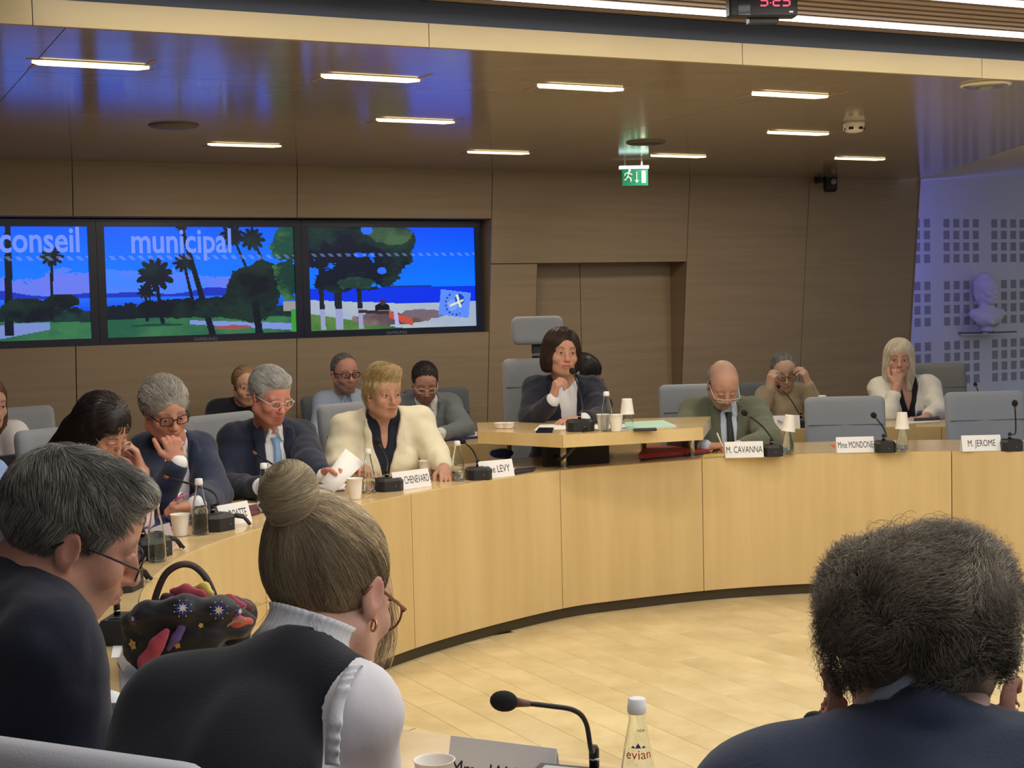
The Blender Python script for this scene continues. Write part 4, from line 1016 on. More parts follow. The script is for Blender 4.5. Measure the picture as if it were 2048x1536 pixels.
# ============================================================ PAPERS, FOLDERS, DEVICES
def sheet(label, quad, z=TZ, m=None, th=0.0015, name='paper_sheet', cat='paper', lift=0.0, group=None, curl=0.0):
    """flat sheet or pad from its four corners in the photograph, lying at height z"""
    q = [G(x, y, z) for x, y in quad]; c = sum(q)/4; t = empty(name, (c[0], c[1], z+lift)); tag(t, label, cat, group)
    e1 = nrm((q[1]-q[0])+(q[2]-q[3])); e2 = A(-e1[1], e1[0], 0)
    if e2[1] < 0: e2 = -e2
    w = np.linalg.norm(q[1]-q[0]); 
    mb = MB(); mb.prism([(p[0]-c[0], p[1]-c[1]) for p in q], 0.0004, th); mb.build({'folder': 'cover', 'notebook': 'cover'}.get(cat, 'sheet'), m or M_paper, t)
    return t, q, c
M_navy = mat('navy notebook', srgb(40, 46, 104), 0.5); M_redf = mat('red folder', srgb(186, 52, 52), 0.5); M_maro = mat('maroon folder', srgb(116, 62, 72), 0.5); M_orange = mat('orange paper', srgb(216, 84, 50), 0.6)
M_green = mat('pale green paper', srgb(186, 224, 208), 0.7); M_phone = mat('phone glass', srgb(30, 31, 38), 0.12); M_yel = mat('yellow paper', srgb(214, 196, 104), 0.7); M_steel = mat('dark laptop shell', srgb(58, 58, 66), 0.4)
def pile(label, quad, m, n=3, th=0.004, name='folder', cat='folder', z=TZ, mats=None):
    q = [G(x, y, z) for x, y in quad]; c = sum(q)/4; t = empty(name, (c[0], c[1], z)); tag(t, label, cat); rr_ = random.Random(len(label))
    for k in range(n):
        a = rr_.uniform(-0.05, 0.05); mb = MB(); mb.prism([((p[0]-c[0]), (p[1]-c[1])) for p in q], k*th+0.0004, (k+1)*th-0.0004, rz(a)); mb.build('sheet' if k else 'cover', (mats[k % len(mats)] if mats else m), t)
    return t
sheet('white sheet before the grey-haired man resting his chin', [(345, 1035), (470, 1012), (520, 1012), (400, 1042)])
sheet('white sheets in front of the man with the light blue tie', [(430, 1012), (520, 1008), (540, 1020), (470, 1035)], lift=0.003)
pile('maroon folders beside the bottle near the light blue tie man', [(482, 1040), (520, 1028), (515, 1012), (462, 1024)], M_maro, 3)
pile('stack of mauve and navy folders before the dark-haired woman', [(250, 1080), (350, 1062), (345, 1042), (250, 1052)], M_maro, 4, 0.006, mats=[mat('mauve cover', srgb(150, 118, 122), 0.6), M_maro, mat('pale mauve sheet', srgb(206, 184, 188), 0.7), M_navy])
sheet('orange sheet under the papers of the grey-haired man', [(320, 1044), (345, 1040), (370, 1034), (330, 1032)], m=M_orange, th=0.002)
pile('white papers on a navy pad left of the cream blazer woman', [(600, 990), (690, 982), (690, 972), (600, 975)], M_navy, 3, mats=[M_navy, M_paper, M_paper])
sheet('white paper behind the card of the cream blazer woman', [(850, 940), (905, 936), (900, 930), (845, 934)])
sheet('white paper under the red glasses left of the bottle', [(858, 945), (905, 940), (925, 933), (865, 934)], lift=0.002)
sheet('white sheet right of the card reading Mme LEVY', [(1020, 943), (1060, 937), (1075, 933), (1028, 936)])
pile('black flat folder right of the card reading Mme LEVY', [(1028, 950), (1066, 944), (1070, 938), (1030, 941)], M_steel, 2, 0.006)
pile('stack of red folders under the raised desk beside the green jacket man', [(1280, 922), (1420, 908), (1400, 898), (1290, 903)], M_redf, 4, 0.007, mats=[M_steel, M_maro, M_redf, M_redf])
sheet('yellow sheet beside the card reading M. CAVANNA', [(1405, 915), (1450, 912), (1455, 903), (1410, 903)], m=M_yel)
sheet('red paper peeking out behind the card reading Mme MONDONE', [(1661, 890), (1690, 889), (1700, 896), (1668, 896)], m=M_orange)
DZ = .935
sheet('white papers on the raised desk left of the microphone', [(1068, 861), (1150, 858), (1148, 847), (1080, 850)], z=DZ)
sheet('white sheet along the back of the raised desk', [(1180, 858), (1262, 860), (1262, 848), (1190, 850)], z=DZ)
pile('pale green sheets at the right end of the raised desk', [(1250, 860), (1352, 854), (1330, 842), (1250, 846)], M_green, 2, 0.003, name='paper_pile', cat='papers', z=DZ, mats=[M_paper, M_green])
t = empty('reading_glasses', G(1290, 862, DZ)); tag(t, 'dark spectacle case lying near the green sheets', 'case')
MB().box((0, 0, 0.007), (0.06, 0.02, 0.007), None, 0.006).build('case', M_steel, t)
sheet('phone lying on the raised desk beside the microphone', [(1072, 866), (1105, 866), (1108, 858), (1078, 858)], z=DZ, m=M_phone, th=0.008, name='phone', cat='phone')
sheet('black phone lying on the ring beside the nearest microphone unit', [(240, 1142), (276, 1140), (270, 1128), (238, 1130)], m=M_phone, th=0.012, name='phone', cat='phone')
sheet('white paper under the card in the foreground at left', [(222, 1317), (252, 1315), (262, 1278), (228, 1282)])
t, q, c = sheet('papers and dark magazine on the back bench right of LEHOUELLEUR card', [(880, 884), (965, 876), (965, 868), (885, 873)], m=M_navy, th=0.008, name='magazine', cat='magazine')
sheet('white papers on the magazine on the back bench', [(892, 880), (966, 874), (960, 866), (900, 870)], lift=0.009)
sheet('white papers under the hand of the white jacket woman', [(1800, 848), (1880, 843), (1880, 832), (1820, 834)])
t, q, c = sheet('black notebook before the white jacket woman', [(1828, 843), (1880, 841), (1878, 834), (1830, 835)], m=M_steel, th=0.02, name='notebook', cat='notebook')
t, q, c = sheet('navy notebook on top of the black one', [(1834, 838), (1872, 836), (1870, 829), (1838, 830)], m=M_navy, th=0.018, name='notebook', cat='notebook', lift=0.021)
sheet('white sheet on the back bench before the woman holding her glasses', [(1515, 862), (1545, 860), (1545, 850), (1510, 852)])
c = G(1795, 1, TZ)
def laptop(label, px, py, Y, w, h, yaw, open_=100, zb=TZ):
    p = P(px, py, Y); t = empty('laptop', (p[0], p[1], zb+0.0005)); tag(t, label, 'laptop'); R = rz(yaw)
    MB().box(R@A(0, h/2, 0.008), (w/2, h/2, 0.008), R, 0.004).build('keyboard_base', M_steel, t)
    Rl = R@rx(math.radians(-12)*-1)
    MB().box(R@A(0, 0, 0.012)+Rl@A(0, 0, h/2), (w/2, 0.004, h/2), Rl, 0.003).build('lid', M_steel, t); return t
laptop('open dark laptop at the left edge before the white-clad person', 2, 930, 6.55, 0.30, 0.21, 0.9)
laptop('open dark laptop beside the man in the grey blazer', 812, 880, 9.2, 0.17, 0.19, 1.1)
# open red glasses on the table
def loose_glasses(label, c, yaw, m, r=0.024):
    t = empty('eyeglasses', (c[0], c[1], c[2])); tag(t, label, 'glasses'); R = rz(yaw); 
    mb = MB()
    for s in (-1, 1):
        mb.tube([R@A(s*0.031+r*math.cos(a)*1.1, 0, 0.024+r*0.9*math.sin(a)) for a in np.linspace(0, 2*math.pi, 19)[:-1]], 0.0022, 6, closed=True)
    mb.tube([R@A(-.007, 0, .03), R@A(.007, 0, .03)], 0.0022, 6); mb.build('frame', m, t)
    for s in (-1, 1): MB().tube([R@A(s*0.058, 0, 0.03), R@A(s*0.058, 0.07, 0.018), R@A(s*0.05, 0.12, 0.004)], 0.0022, 6).build('temple', m, t)
    return t
loose_glasses('open red-framed glasses lying beside the bottle', G(874, 957, TZ), 0.7, mat('red acetate', srgb(122, 40, 44), 0.3))
# blue pouch on the ring
p = G(1003, 925, TZ)+A(0, .2, 0); t = empty('pouch', (p[0], p[1], TZ)); tag(t, 'small blue fabric pouch behind the card reading Mme LEVY', 'pouch')
MB().ball((0, 0, 0.028), (0.065, 0.04, 0.028)).build('body', mat('blue fabric', srgb(44, 56, 130), 0.7), t); MB().tube([(-.05, -0.02, .048), (0, -.03, .056), (.05, -.02, .048)], 0.003).build('zip', M_metal, t)
# black cable from the raised desk's microphone
pc = [G(1168, 858, .94)+A(0, -0.0, 0.012), G(1168, 866, .94)+A(0, -0.05, 0.0)]
ctr_ = [P(1175, 846, 7.42), P(1172, 858, 7.33), P(1160, 880, 7.25), P(1140, 905, 7.2), P(1122, 920, 7.30), P(1112, 915, 7.45), P(1110, 902, 7.5), P(1118, 896, 7.52)]
t = empty('cable', ctr_[0]); tag(t, 'black cable hanging from the raised desk beside its front post', 'cable')
MB().tube([p-ctr_[0] for p in ctr_], 0.008, 8).build('cord', M_black, t)
MB().tube([P(1118, 893, 7.5)-ctr_[0]+0.022*A(math.cos(a), 0.3*math.sin(a), math.sin(a)) for a in np.linspace(0, 5.6, 14)], 0.004, 6).build('coiled_end', M_metal, t)

c = G(1180, 934, TZ)+A(0, .09, 0); c0_, c1_ = G(1096, 936, TZ), G(1226, 928, TZ); d_ = nrm(A(*(c1_-c0_)[:2], 0)); c = (c0_+c1_)/2+A(-d_[1], d_[0], 0)*.07
t = empty('document_case', (c[0], c[1], TZ+.0005)); tag(t, 'black flat case standing on the ring beneath the raised desk', 'case'); R = frame3(d_, (0, 0, 1))
MB().box(R@A(0, 0, .056), (np.linalg.norm((c1_-c0_)[:2])/2, .025, .056), R, .004).build('body', M_bagc_ if 'M_bagc_' in globals() else mat('black case cloth', srgb(24, 24, 28), .7), t)
MB().tube([R@A(-.04, -.027, .09), R@A(-.03, -.036, .10), R@A(.03, -.036, .10), R@A(.04, -.027, .09)], .004, 6).build('handle', M_black, t)
# ============================================================ IMPLICIT SURFACES (people)
class Prim:
    def __init__(s, kind, a, b=None, r=None, R=None, k=0.012, op=1, flat=None):
        s.kind = kind; s.a = np.asarray(a, float); s.b = None if b is None else np.asarray(b, float); s.r = r; s.R = R; s.k = k; s.op = op; s.flat = flat
    def bbox(s):
        if s.kind == 'E':
            m = np.max(s.r) if s.R is None else None
            if m is None: e = np.sqrt(((s.R*np.asarray(s.r))**2).sum(1))
            else: e = np.asarray(s.r, float)
            return s.a-e, s.a+e
        if s.kind == 'B':
            e = np.abs(s.R)@np.asarray(s.r[:3]) if s.R is not None else np.asarray(s.r[:3]); return s.a-e, s.a+e
        m = max(s.r)*(max(1, s.flat[1]) if s.flat else 1)
        return np.minimum(s.a, s.b)-m, np.maximum(s.a, s.b)+m
    def d(s, X, Y, Z):
        if s.kind == 'E':
            x, y, z = X-s.a[0], Y-s.a[1], Z-s.a[2]
            if s.R is not None:
                R = s.R; x, y, z = R[0, 0]*x+R[1, 0]*y+R[2, 0]*z, R[0, 1]*x+R[1, 1]*y+R[2, 1]*z, R[0, 2]*x+R[1, 2]*y+R[2, 2]*z
            rx_, ry_, rz_ = s.r
            k0 = np.sqrt((x/rx_)**2+(y/ry_)**2+(z/rz_)**2); k1 = np.sqrt((x/rx_**2)**2+(y/ry_**2)**2+(z/rz_**2)**2)
            return k0*(k0-1)/np.maximum(k1, 1e-6)
        if s.kind == 'B':
            x, y, z = X-s.a[0], Y-s.a[1], Z-s.a[2]
            if s.R is not None:
                R = s.R; x, y, z = R[0, 0]*x+R[1, 0]*y+R[2, 0]*z, R[0, 1]*x+R[1, 1]*y+R[2, 1]*z, R[0, 2]*x+R[1, 2]*y+R[2, 2]*z
            q = s.r[3]; ax, ay, az = np.abs(x)-s.r[0]+q, np.abs(y)-s.r[1]+q, np.abs(z)-s.r[2]+q
            return np.sqrt(np.maximum(ax, 0)**2+np.maximum(ay, 0)**2+np.maximum(az, 0)**2)+np.minimum(np.maximum(ax, np.maximum(ay, az)), 0)-q
        px, py, pz = X-s.a[0], Y-s.a[1], Z-s.a[2]; ba = s.b-s.a
        if s.flat:
            n, f = s.flat; w = (px*n[0]+py*n[1]+pz*n[2])*(1/f-1); px, py, pz = px+w*n[0], py+w*n[1], pz+w*n[2]
            ba = ba+n*(ba@n)*(1/f-1)
        L = max(ba@ba, 1e-9); h = np.clip((px*ba[0]+py*ba[1]+pz*ba[2])/L, 0, 1)
        return np.sqrt((px-h*ba[0])**2+(py-h*ba[1])**2+(pz-h*ba[2])**2)-(s.r[0]+(s.r[1]-s.r[0])*h)
def E(c, r, R=None, k=0.012, op=1): return Prim('E', c, r=r, R=R, k=k, op=op)
def Cp(a, b, ra, rb=None, k=0.012, op=1, flat=None): return Prim('C', a, b, (ra, ra if rb is None else rb), k=k, op=op, flat=flat)
def Bx(c, h, R=None, rd=0.01, k=0.01, op=1): return Prim('B', c, r=(*h, rd), R=R, k=k, op=op)
def axis(lo, hi, fine, coarse, spans):
    x = lo; out = [lo]
    while x < hi:
        st = coarse
        for a, b in spans:
            if a-coarse < x < b: st = fine; break
        x += st; out.append(x)
    return np.array(out)
def sdf_field(prims, xs, ys, zs):
    D = np.full((len(xs), len(ys), len(zs)), 1.0, np.float32)
    for p in prims:
        lo, hi = p.bbox(); m = p.k+0.022
        i0, i1 = np.searchsorted(xs, lo[0]-m), np.searchsorted(xs, hi[0]+m); j0, j1 = np.searchsorted(ys, lo[1]-m), np.searchsorted(ys, hi[1]+m); k0, k1 = np.searchsorted(zs, lo[2]-m), np.searchsorted(zs, hi[2]+m)
        if i1 <= i0 or j1 <= j0 or k1 <= k0: continue
        d = p.d(xs[i0:i1, None, None], ys[None, j0:j1, None], zs[None, None, k0:k1]).astype(np.float32)
        a = D[i0:i1, j0:j1, k0:k1]
        if p.op > 0:
            h = np.maximum(p.k-np.abs(a-d), 0)/p.k; D[i0:i1, j0:j1, k0:k1] = np.minimum(a, d)-h*h*p.k*0.25
        else:
            h = np.maximum(p.k-np.abs(a+d), 0)/p.k; D[i0:i1, j0:j1, k0:k1] = np.maximum(a, -d)+h*h*p.k*0.25
    return D
def surface_nets(D, xs, ys, zs):
    S = D < 0; nx, ny, nz = D.shape
    c = np.zeros((nx-1, ny-1, nz-1), np.int8)
    for i in (0, 1):
        for j in (0, 1):
            for k in (0, 1): c += S[i:nx-1+i, j:ny-1+j, k:nz-1+k]
    act = (c > 0) & (c < 8); I, J, K = np.nonzero(act); idx = np.full(act.shape, -1, np.int32); idx[I, J, K] = np.arange(len(I))
    V = np.zeros((len(I), 3)); W_ = np.zeros(len(I)); ax = (xs, ys, zs)
    cr = [(0, 0, 0), (1, 0, 0), (0, 1, 0), (1, 1, 0), (0, 0, 1), (1, 0, 1), (0, 1, 1), (1, 1, 1)]
    for a in cr:
        for d_ in range(3):
            if a[d_]: continue
            b = list(a); b[d_] = 1
            va = D[I+a[0], J+a[1], K+a[2]]; vb = D[I+b[0], J+b[1], K+b[2]]; m = (va < 0) != (vb < 0)
            t = va[m]/(va[m]-vb[m]); Im, Jm, Km = I[m], J[m], K[m]
            pa_ = np.stack([xs[Im+a[0]], ys[Jm+a[1]], zs[Km+a[2]]], 1); pb_ = np.stack([xs[Im+b[0]], ys[Jm+b[1]], zs[Km+b[2]]], 1)
            V[m] += pa_+(pb_-pa_)*t[:, None]; W_[m] += 1
    V /= W_[:, None]
    F = []
    for d_ in range(3):
        sl = [slice(1, -1)]*3; sa = list(sl); sb = list(sl); sa[d_] = slice(0, -1); sb[d_] = slice(1, None)
        A_, B_ = S[tuple(sa)], S[tuple(sb)]; m = A_ != B_; q = np.array(np.nonzero(m)); 
        for dd in range(3):
            if dd != d_: q[dd] += 1
        o1, o2 = (d_+1) % 3, (d_+2) % 3
        def at(s1, s2):
            r_ = q.copy(); r_[o1] -= s1; r_[o2] -= s2; return idx[r_[0], r_[1], r_[2]]
        f = np.stack([at(1, 1), at(0, 1), at(0, 0), at(1, 0)], 1); fl_ = ~A_[m]
        f[fl_] = f[fl_][:, ::-1]; F.append(f)
    F = np.concatenate(F); F = F[(F >= 0).all(1)]
    return V, F
def np_mesh(name, V, F, m, parent, org, colfn=None, smooth=True):
    me = bpy.data.meshes.new(name); V = np.asarray(V, float)
    me.vertices.add(len(V)); me.vertices.foreach_set('co', (V-org).ravel()); n = F.shape[1]
    me.loops.add(F.size); me.loops.foreach_set('vertex_index', F.ravel().astype(np.int32)); me.polygons.add(len(F)); me.polygons.foreach_set('loop_start', np.arange(0, F.size, n, dtype=np.int32))
    me.update(calc_edges=True)
    if smooth: me.polygons.foreach_set('use_smooth', np.ones(len(F), bool))
    if colfn is not None:
        col = colfn if isinstance(colfn, np.ndarray) else colfn(V); ca = me.color_attributes.new('Col', 'FLOAT_COLOR', 'POINT'); cc = np.ones((len(V), 4)); cc[:, :3] = col; ca.data.foreach_set('color', cc.ravel())
    me.materials.append(m); o = bpy.data.objects.new(name, me); COL.objects.link(o); o.parent = parent; return o
def relax(V, F, it=2, lam=0.5):
    for _ in range(it):
        S_ = np.zeros_like(V); n = np.zeros(len(V))
        for a, b in ((0, 1), (1, 2), (2, 3), (3, 0)):
            np.add.at(S_, F[:, a], V[F[:, b]]); np.add.at(S_, F[:, b], V[F[:, a]]); np.add.at(n, F[:, a], 1); np.add.at(n, F[:, b], 1)
        V = V+(S_/np.maximum(n, 1)[:, None]-V)*lam
    return V
def vnormals(V, F):
    fn = np.cross(V[F[:, 2]]-V[F[:, 0]], V[F[:, 3]]-V[F[:, 1]]); N = np.zeros_like(V)
    for a in range(4): np.add.at(N, F[:, a], fn)
    return N/np.maximum(np.linalg.norm(N, axis=1), 1e-12)[:, None]
def lump(V, freq, seed, n=7):
    rg = np.random.default_rng(seed); out = np.zeros(len(V))
    for _ in range(n):
        w = rg.normal(size=3); w = w/np.linalg.norm(w)*freq*rg.uniform(0.6, 1.6); ph = rg.uniform(0, 6.28); w2 = rg.normal(size=3)*freq*0.5
        out += np.sin(V@w+ph+1.3*np.sin(V@w2+ph*2))
    return out/math.sqrt(n)
def sdf_obj(name, prims, m, parent, org, fine=0.004, coarse=0.009, boxes=None, colfn=None, disp=None, rel=1, ret=False):
    los, his = zip(*[p.bbox() for p in prims if p.op > 0]); lo = np.min(los, 0)-0.03; hi = np.max(his, 0)+0.03
    sp = [[], [], []]
    for (a, b) in (boxes or []):
        for d_ in range(3): sp[d_].append((a[d_], b[d_]))
    if boxes is None: sp = [[(-99, 99)]]*3
    xs, ys, zs = (axis(lo[d_], hi[d_], fine, coarse, sp[d_]) for d_ in range(3))
    D = sdf_field(prims, xs, ys, zs); V, F = surface_nets(D, xs, ys, zs)
    if rel: V = relax(V, F, rel, 0.45)
    if disp is not None: V = V+vnormals(V, F)*disp(V)[:, None]
    o = np_mesh(name, V, F, m, parent, org, colfn)
    return (o, V, F) if ret else o

# ------------------------------------------------------------ materials for people
def skin_mat():
    m = mat('skin', (0.6, 0.4, 0.3), 0.48, spec=0.35, attr='Col', bump=(420, 0.12))
    b = m.node_tree.nodes['Principled BSDF']; b.inputs['Subsurface Weight'].default_value = 0.12; b.inputs['Subsurface Radius'].default_value = (0.012, 0.005, 0.003); b.inputs['Subsurface Scale'].default_value = 0.6
    return m
M_skin = skin_mat()
M_hair = mat('hair', (0.3, 0.3, 0.3), 0.42, spec=0.4, attr='Col')
M_eye = mat('eye white', srgb(206, 196, 190), 0.2); M_iris = mat('dark iris', srgb(46, 34, 28), 0.12)
M_lens = mat('spectacle lens', (1, 1, 1), 0.02, trans=1.0, ior=1.08, spec=0.3)
def cloth(name, col, rough=0.85, b=(220, 0.22)): return mat(name, srgb(*col), rough, sheen=0.15, bump=b)

def head_prims(H, jaw=1.0, nose=1.0, fat=0.0, closed=False, old=False, ears=True, smile=False, fem=False, earout=0.0):
    """H maps head-local points (face towards -y, z up, unit about one head) to the world"""
    T = H['T']; R = H['R']; s = H['s']
    def e(c, r, k=0.012, op=1, Rl=None): return E(T(c), np.array(r)*s, R if Rl is None else R@Rl, k*s, op)
    def c(a, b, ra, rb=None, k=0.008, op=1): return Cp(T(a), T(b), ra*s, (ra if rb is None else rb)*s, k*s, op)
    f = fat; P_ = [e((0, .018, .038), (.0745, .094, .083), .02), e((0, -.030, .030), (.062, .062, .066), .03),
         e((0, -.030, -.035), (.058+f, .058, .075), .03), e((0, -.052, -.092), (.028*jaw+f, .030, .022), .03),
         c((-.050*jaw-f, .004, -.058), (-.018*jaw, -.058, -.094), .020, .016, .03), c((.050*jaw+f, .004, -.058), (.018*jaw, -.058, -.094), .020, .016, .03),
         c((-.042, -.076, .019), (.042, -.076, .019), .0105 if not fem else .008, k=.014), e((-.040-f*.5, -.064, -.030), (.021, .020, .020), .022), e((.040+f*.5, -.064, -.030), (.021, .020, .020), .022),
         e((0, -.080, -.060), (.030, .018, .022), .02)]
    for x in (-1, 1): P_.append(e((x*.032, -.104, .001), (.0185, .022, .0135), .012, -1))
    P_ += [c((0, -.088, .012), (0, -.108*(1+.04*(nose-1)), -.030), .0078*nose, .0105*nose, .010), e((0, -.108, -.036), (.0115*nose, .0115, .0095), .008)]
    for x in (-1, 1): P_.append(e((x*.0125*nose, -.098, -.039), (.0075, .009, .0065), .006)); P_.append(e((x*.006, -.106, -.047), (.003, .004, .003), .003, -1))
    if old:
        for x in (-1, 1): P_.append(c((x*.020, -.103, -.044), (x*.034, -.086, -.072), .0022, k=.008, op=-1)); P_.append(c((x*.022, -.094, -.016), (x*.040, -.086, -.018), .0018, k=.006, op=-1))
    ex = .030 if smile else .024; ez = -.058 if smile else -.0655
    P_ += [c((-ex*.9, -.088, ez), (0, -.0985, -.0605), .0028, .0052, .006), c((0, -.0985, -.0605), (ex*.9, -.088, ez), .0052, .0028, .006),
           c((-ex*.7, -.089, -.0715), (0, -.0965, -.0735), .004, .0062, .006), c((0, -.0965, -.0735), (ex*.7, -.089, -.0715), .0062, .004, .006),
           c((-ex, -.092, ez-.001), (0, -.1055, -.0668), .0016, k=.003, op=-1), c((0, -.1055, -.0668), (ex, -.092, ez-.001), .0016, k=.003, op=-1)]
    for x in (-1, 1):
        pts_ = [(x*.017, -.0865, .003), (x*.026, -.0925, .0068), (x*.038, -.090, .0064), (x*.047, -.080, .001)]
        for a, b in zip(pts_[:-1], pts_[1:]): P_.append(c(a, b, .0032, k=.003))
        pts_ = [(x*.018, -.0860, -.003), (x*.030, -.0905, -.0074), (x*.045, -.081, -.003)]
        for a, b in zip(pts_[:-1], pts_[1:]): P_.append(c(a, b, .0030, k=.004))
        if closed: P_.append(e((x*.032, -.0775, .000), (.0152, .0142, .0135), .003))
    if ears:
        for x in (-1, 1):
            Re = ry(x*0.12)@rz(x*(0.42+earout*40)); xo = x*earout; 
            P_ += [e((x*.0785+xo, .010, -.008), (.0062, .019, .030), .006, 1, Re), e((x*.0735+xo*.7, .006, -.034), (.006, .010, .010), .006, 1, Re), e((x*.0865+xo, .006, -.005), (.0052, .011, .019), .004, -1, Re), e((x*.076, -.004, -.013), (.005, .006, .008), .003, 1, Re)]
    return P_
def neck_prims(H, base, s, inf=0.0, r=0.056):
    T = H['T']; return [Cp(T((0, .022, -.055)), base, (r+inf)*s, (r+.004+inf)*s, .03), ]
def make_H(c, yaw, pitch, roll, s):
    R = rz(math.radians(yaw))@rx(math.radians(pitch))@ry(math.radians(roll)); c = np.asarray(c, float)
    return {'c': c, 'R': R, 's': s, 'T': lambda p: c+R@(np.asarray(p, float)*s), 'inv': lambda V: ((V-c)@R)/s}
def smoothstep(x, a, b): t = np.clip((x-a)/(b-a), 0, 1); return t*t*(3-2*t)
def skin_color(H, tone, lips, brow, beard=None, beardamt=0.0, lash=0.5, closed=False, ruddy=0.35, seed=1, stub=None):
    tone, lips, brow = (np.array(srgb(*c)[:3]) for c in (tone, lips, brow)); tone = tone*np.array([.94, 1.08, 1.18]); bd = np.array(srgb(*(beard or (120, 120, 120)))[:3])
    def fn(V):
        p = H['inv'](V); x, y, z = p.T; ax = np.abs(x); C = np.tile(tone, (len(V), 1)); red = tone*np.array([1.06, .80, .76])
        def mixin(col, w): 
            nonlocal C; C = C*(1-w[:, None])+col*w[:, None]
        n = lump(V, 260, seed)*.5+lump(V, 60, seed+1)*.5
        C = C*(1+0.045*n)[:, None]; front = smoothstep(-y, .04, .07)
        mixin(red, ruddy*np.exp(-((ax-.038)/.018)**2-((z+.034)/.02)**2)*front); mixin(red, ruddy*1.2*np.exp(-(x/.016)**2-((z+.035)/.014)**2)*front)
        ear = smoothstep(ax, .072, .080)*(np.abs(z+.008) < .05); mixin(red, 0.45*ear)
        if beardamt:
            w = beardamt*smoothstep(-z, .040, .056)*smoothstep(-y, -.03, .0)*(np.abs(z+.07) < .085)*(1-smoothstep(-z, .115, .14)); w *= 1-0.75*np.exp(-(x/.021)**2-((z+.0668)/.006)**2); mous = beardamt*np.exp(-((z+.054)/.006)**2)*(ax < .03)*front
            mixin(bd, np.clip(np.maximum(w, mous)*(0.85+.3*lump(V, 900, seed+5)), 0, 1))
        w = np.exp(-((z+.0665)/.0085)**4)*smoothstep(-ax, -.027, -.019)*smoothstep(-y, .080, .088); mixin(lips, w*.85)
        w = np.exp(-((z+.0667)/.0017)**2)*smoothstep(-ax, -.028, -.022)*smoothstep(-y, .078, .086); mixin(lips*.35, w*.7)
        zb = .0235+.005*np.sin((ax-.014)/.036*3.1); w = np.exp(-((z-zb)/.0045)**2)*smoothstep(ax, .010, .016)*(1-smoothstep(ax, .048, .056))*front; mixin(brow, w*.85)
        zl = -.0050 if closed else .0062; w = np.exp(-((z-zl+(.004 if not closed else -.002)*((ax-.032)/.015)**2)/.0018)**2)*smoothstep(ax, .014, .018)*(1-smoothstep(ax, .046, .050))*smoothstep(-y, .07, .078); mixin(brow*.5, w*lash)
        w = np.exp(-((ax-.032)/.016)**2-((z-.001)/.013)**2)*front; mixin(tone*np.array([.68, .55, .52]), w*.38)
        if stub is not None:
            sc = smoothstep(z+0.35*y, .02, .05)*smoothstep(y, -.06, .0); mixin(np.array(srgb(*stub)[:3]), sc*.6*(0.8+.3*lump(V, 800, seed+9)))
        return np.clip(C, 0.003, 1)
    return fn
def eyes(H, parent, org, gaze=(0, 0)):
    for x in (-1, 1):
        c = H['T']((x*.032, -.0775, 0)); eo = MB().ball(c-org, .0132*H['s'], None, 14, 10).build('eye', M_eye, parent)
        g_ = nrm(H['R']@np.array([gaze[0], -1, gaze[1]])); MB().ball(c-org+g_*.0078*H['s'], .0070*H['s'], None, 10, 8).build('iris', M_iris, eo)
def glasses(H, parent, org, m, style='rect', w=.024, h=.017, slide=0.0, r=.0015, drop=0.0, half=False, wide=.068, temples=True, lens=True):
    T, R, s = H['T'], H['R'], H['s']; y0 = -.108-slide*.3; z0 = .001-drop
    g = empty('eyeglasses', (0, 0, 0)); g.parent = parent
    for x in (-1, 1):
        ang = np.linspace(0, 2*math.pi, 25)[:-1]; q = 4 if style == 'rect' else 2
        loop = []
        for a in ang:
            ca, sa = math.cos(a), math.sin(a); rr_ = (abs(ca)**q+abs(sa)**q)**(-1/q)
            px, pz = ca*rr_*w, sa*rr_*h
            if half and pz > h*0.3: pz = h*0.3
            loop.append(T((x*.0335+px, y0+.35*((abs(x*.0335+px)-.0)/.06)**2*.03, z0+pz))-org)
        MB().tube(loop, r*s, 6, closed=True).build('rim', m, g)
        if lens: MB().add([sum(loop)/len(loop)]+loop, [(0, i+1, (i+1) % 24+1) for i in range(24)], True).build('lens', M_lens, g)
        if temples: MB().tube([T((x*(.0335+w), y0+.008, z0+.004))-org, T((x*wide, y0+.014, z0+.005))-org, T((x*.0765, -.02, .004))-org, T((x*.0795, .016, .006))-org, T((x*.078, .034, -.012))-org], r*1.25*s, 6, flat=1.0).build('temple', m, g)
    MB().tube([T((-.0105, y0+.001, z0+.004))-org, T((0, y0-.003, z0+.0065))-org, T((.0105, y0+.001, z0+.004))-org], r*1.2*s, 6).build('bridge', m, g)
    return g
def rodr(v, k, a): return v*math.cos(a)+np.cross(k, v)*math.sin(a)+k*(k@v)*(1-math.cos(a))
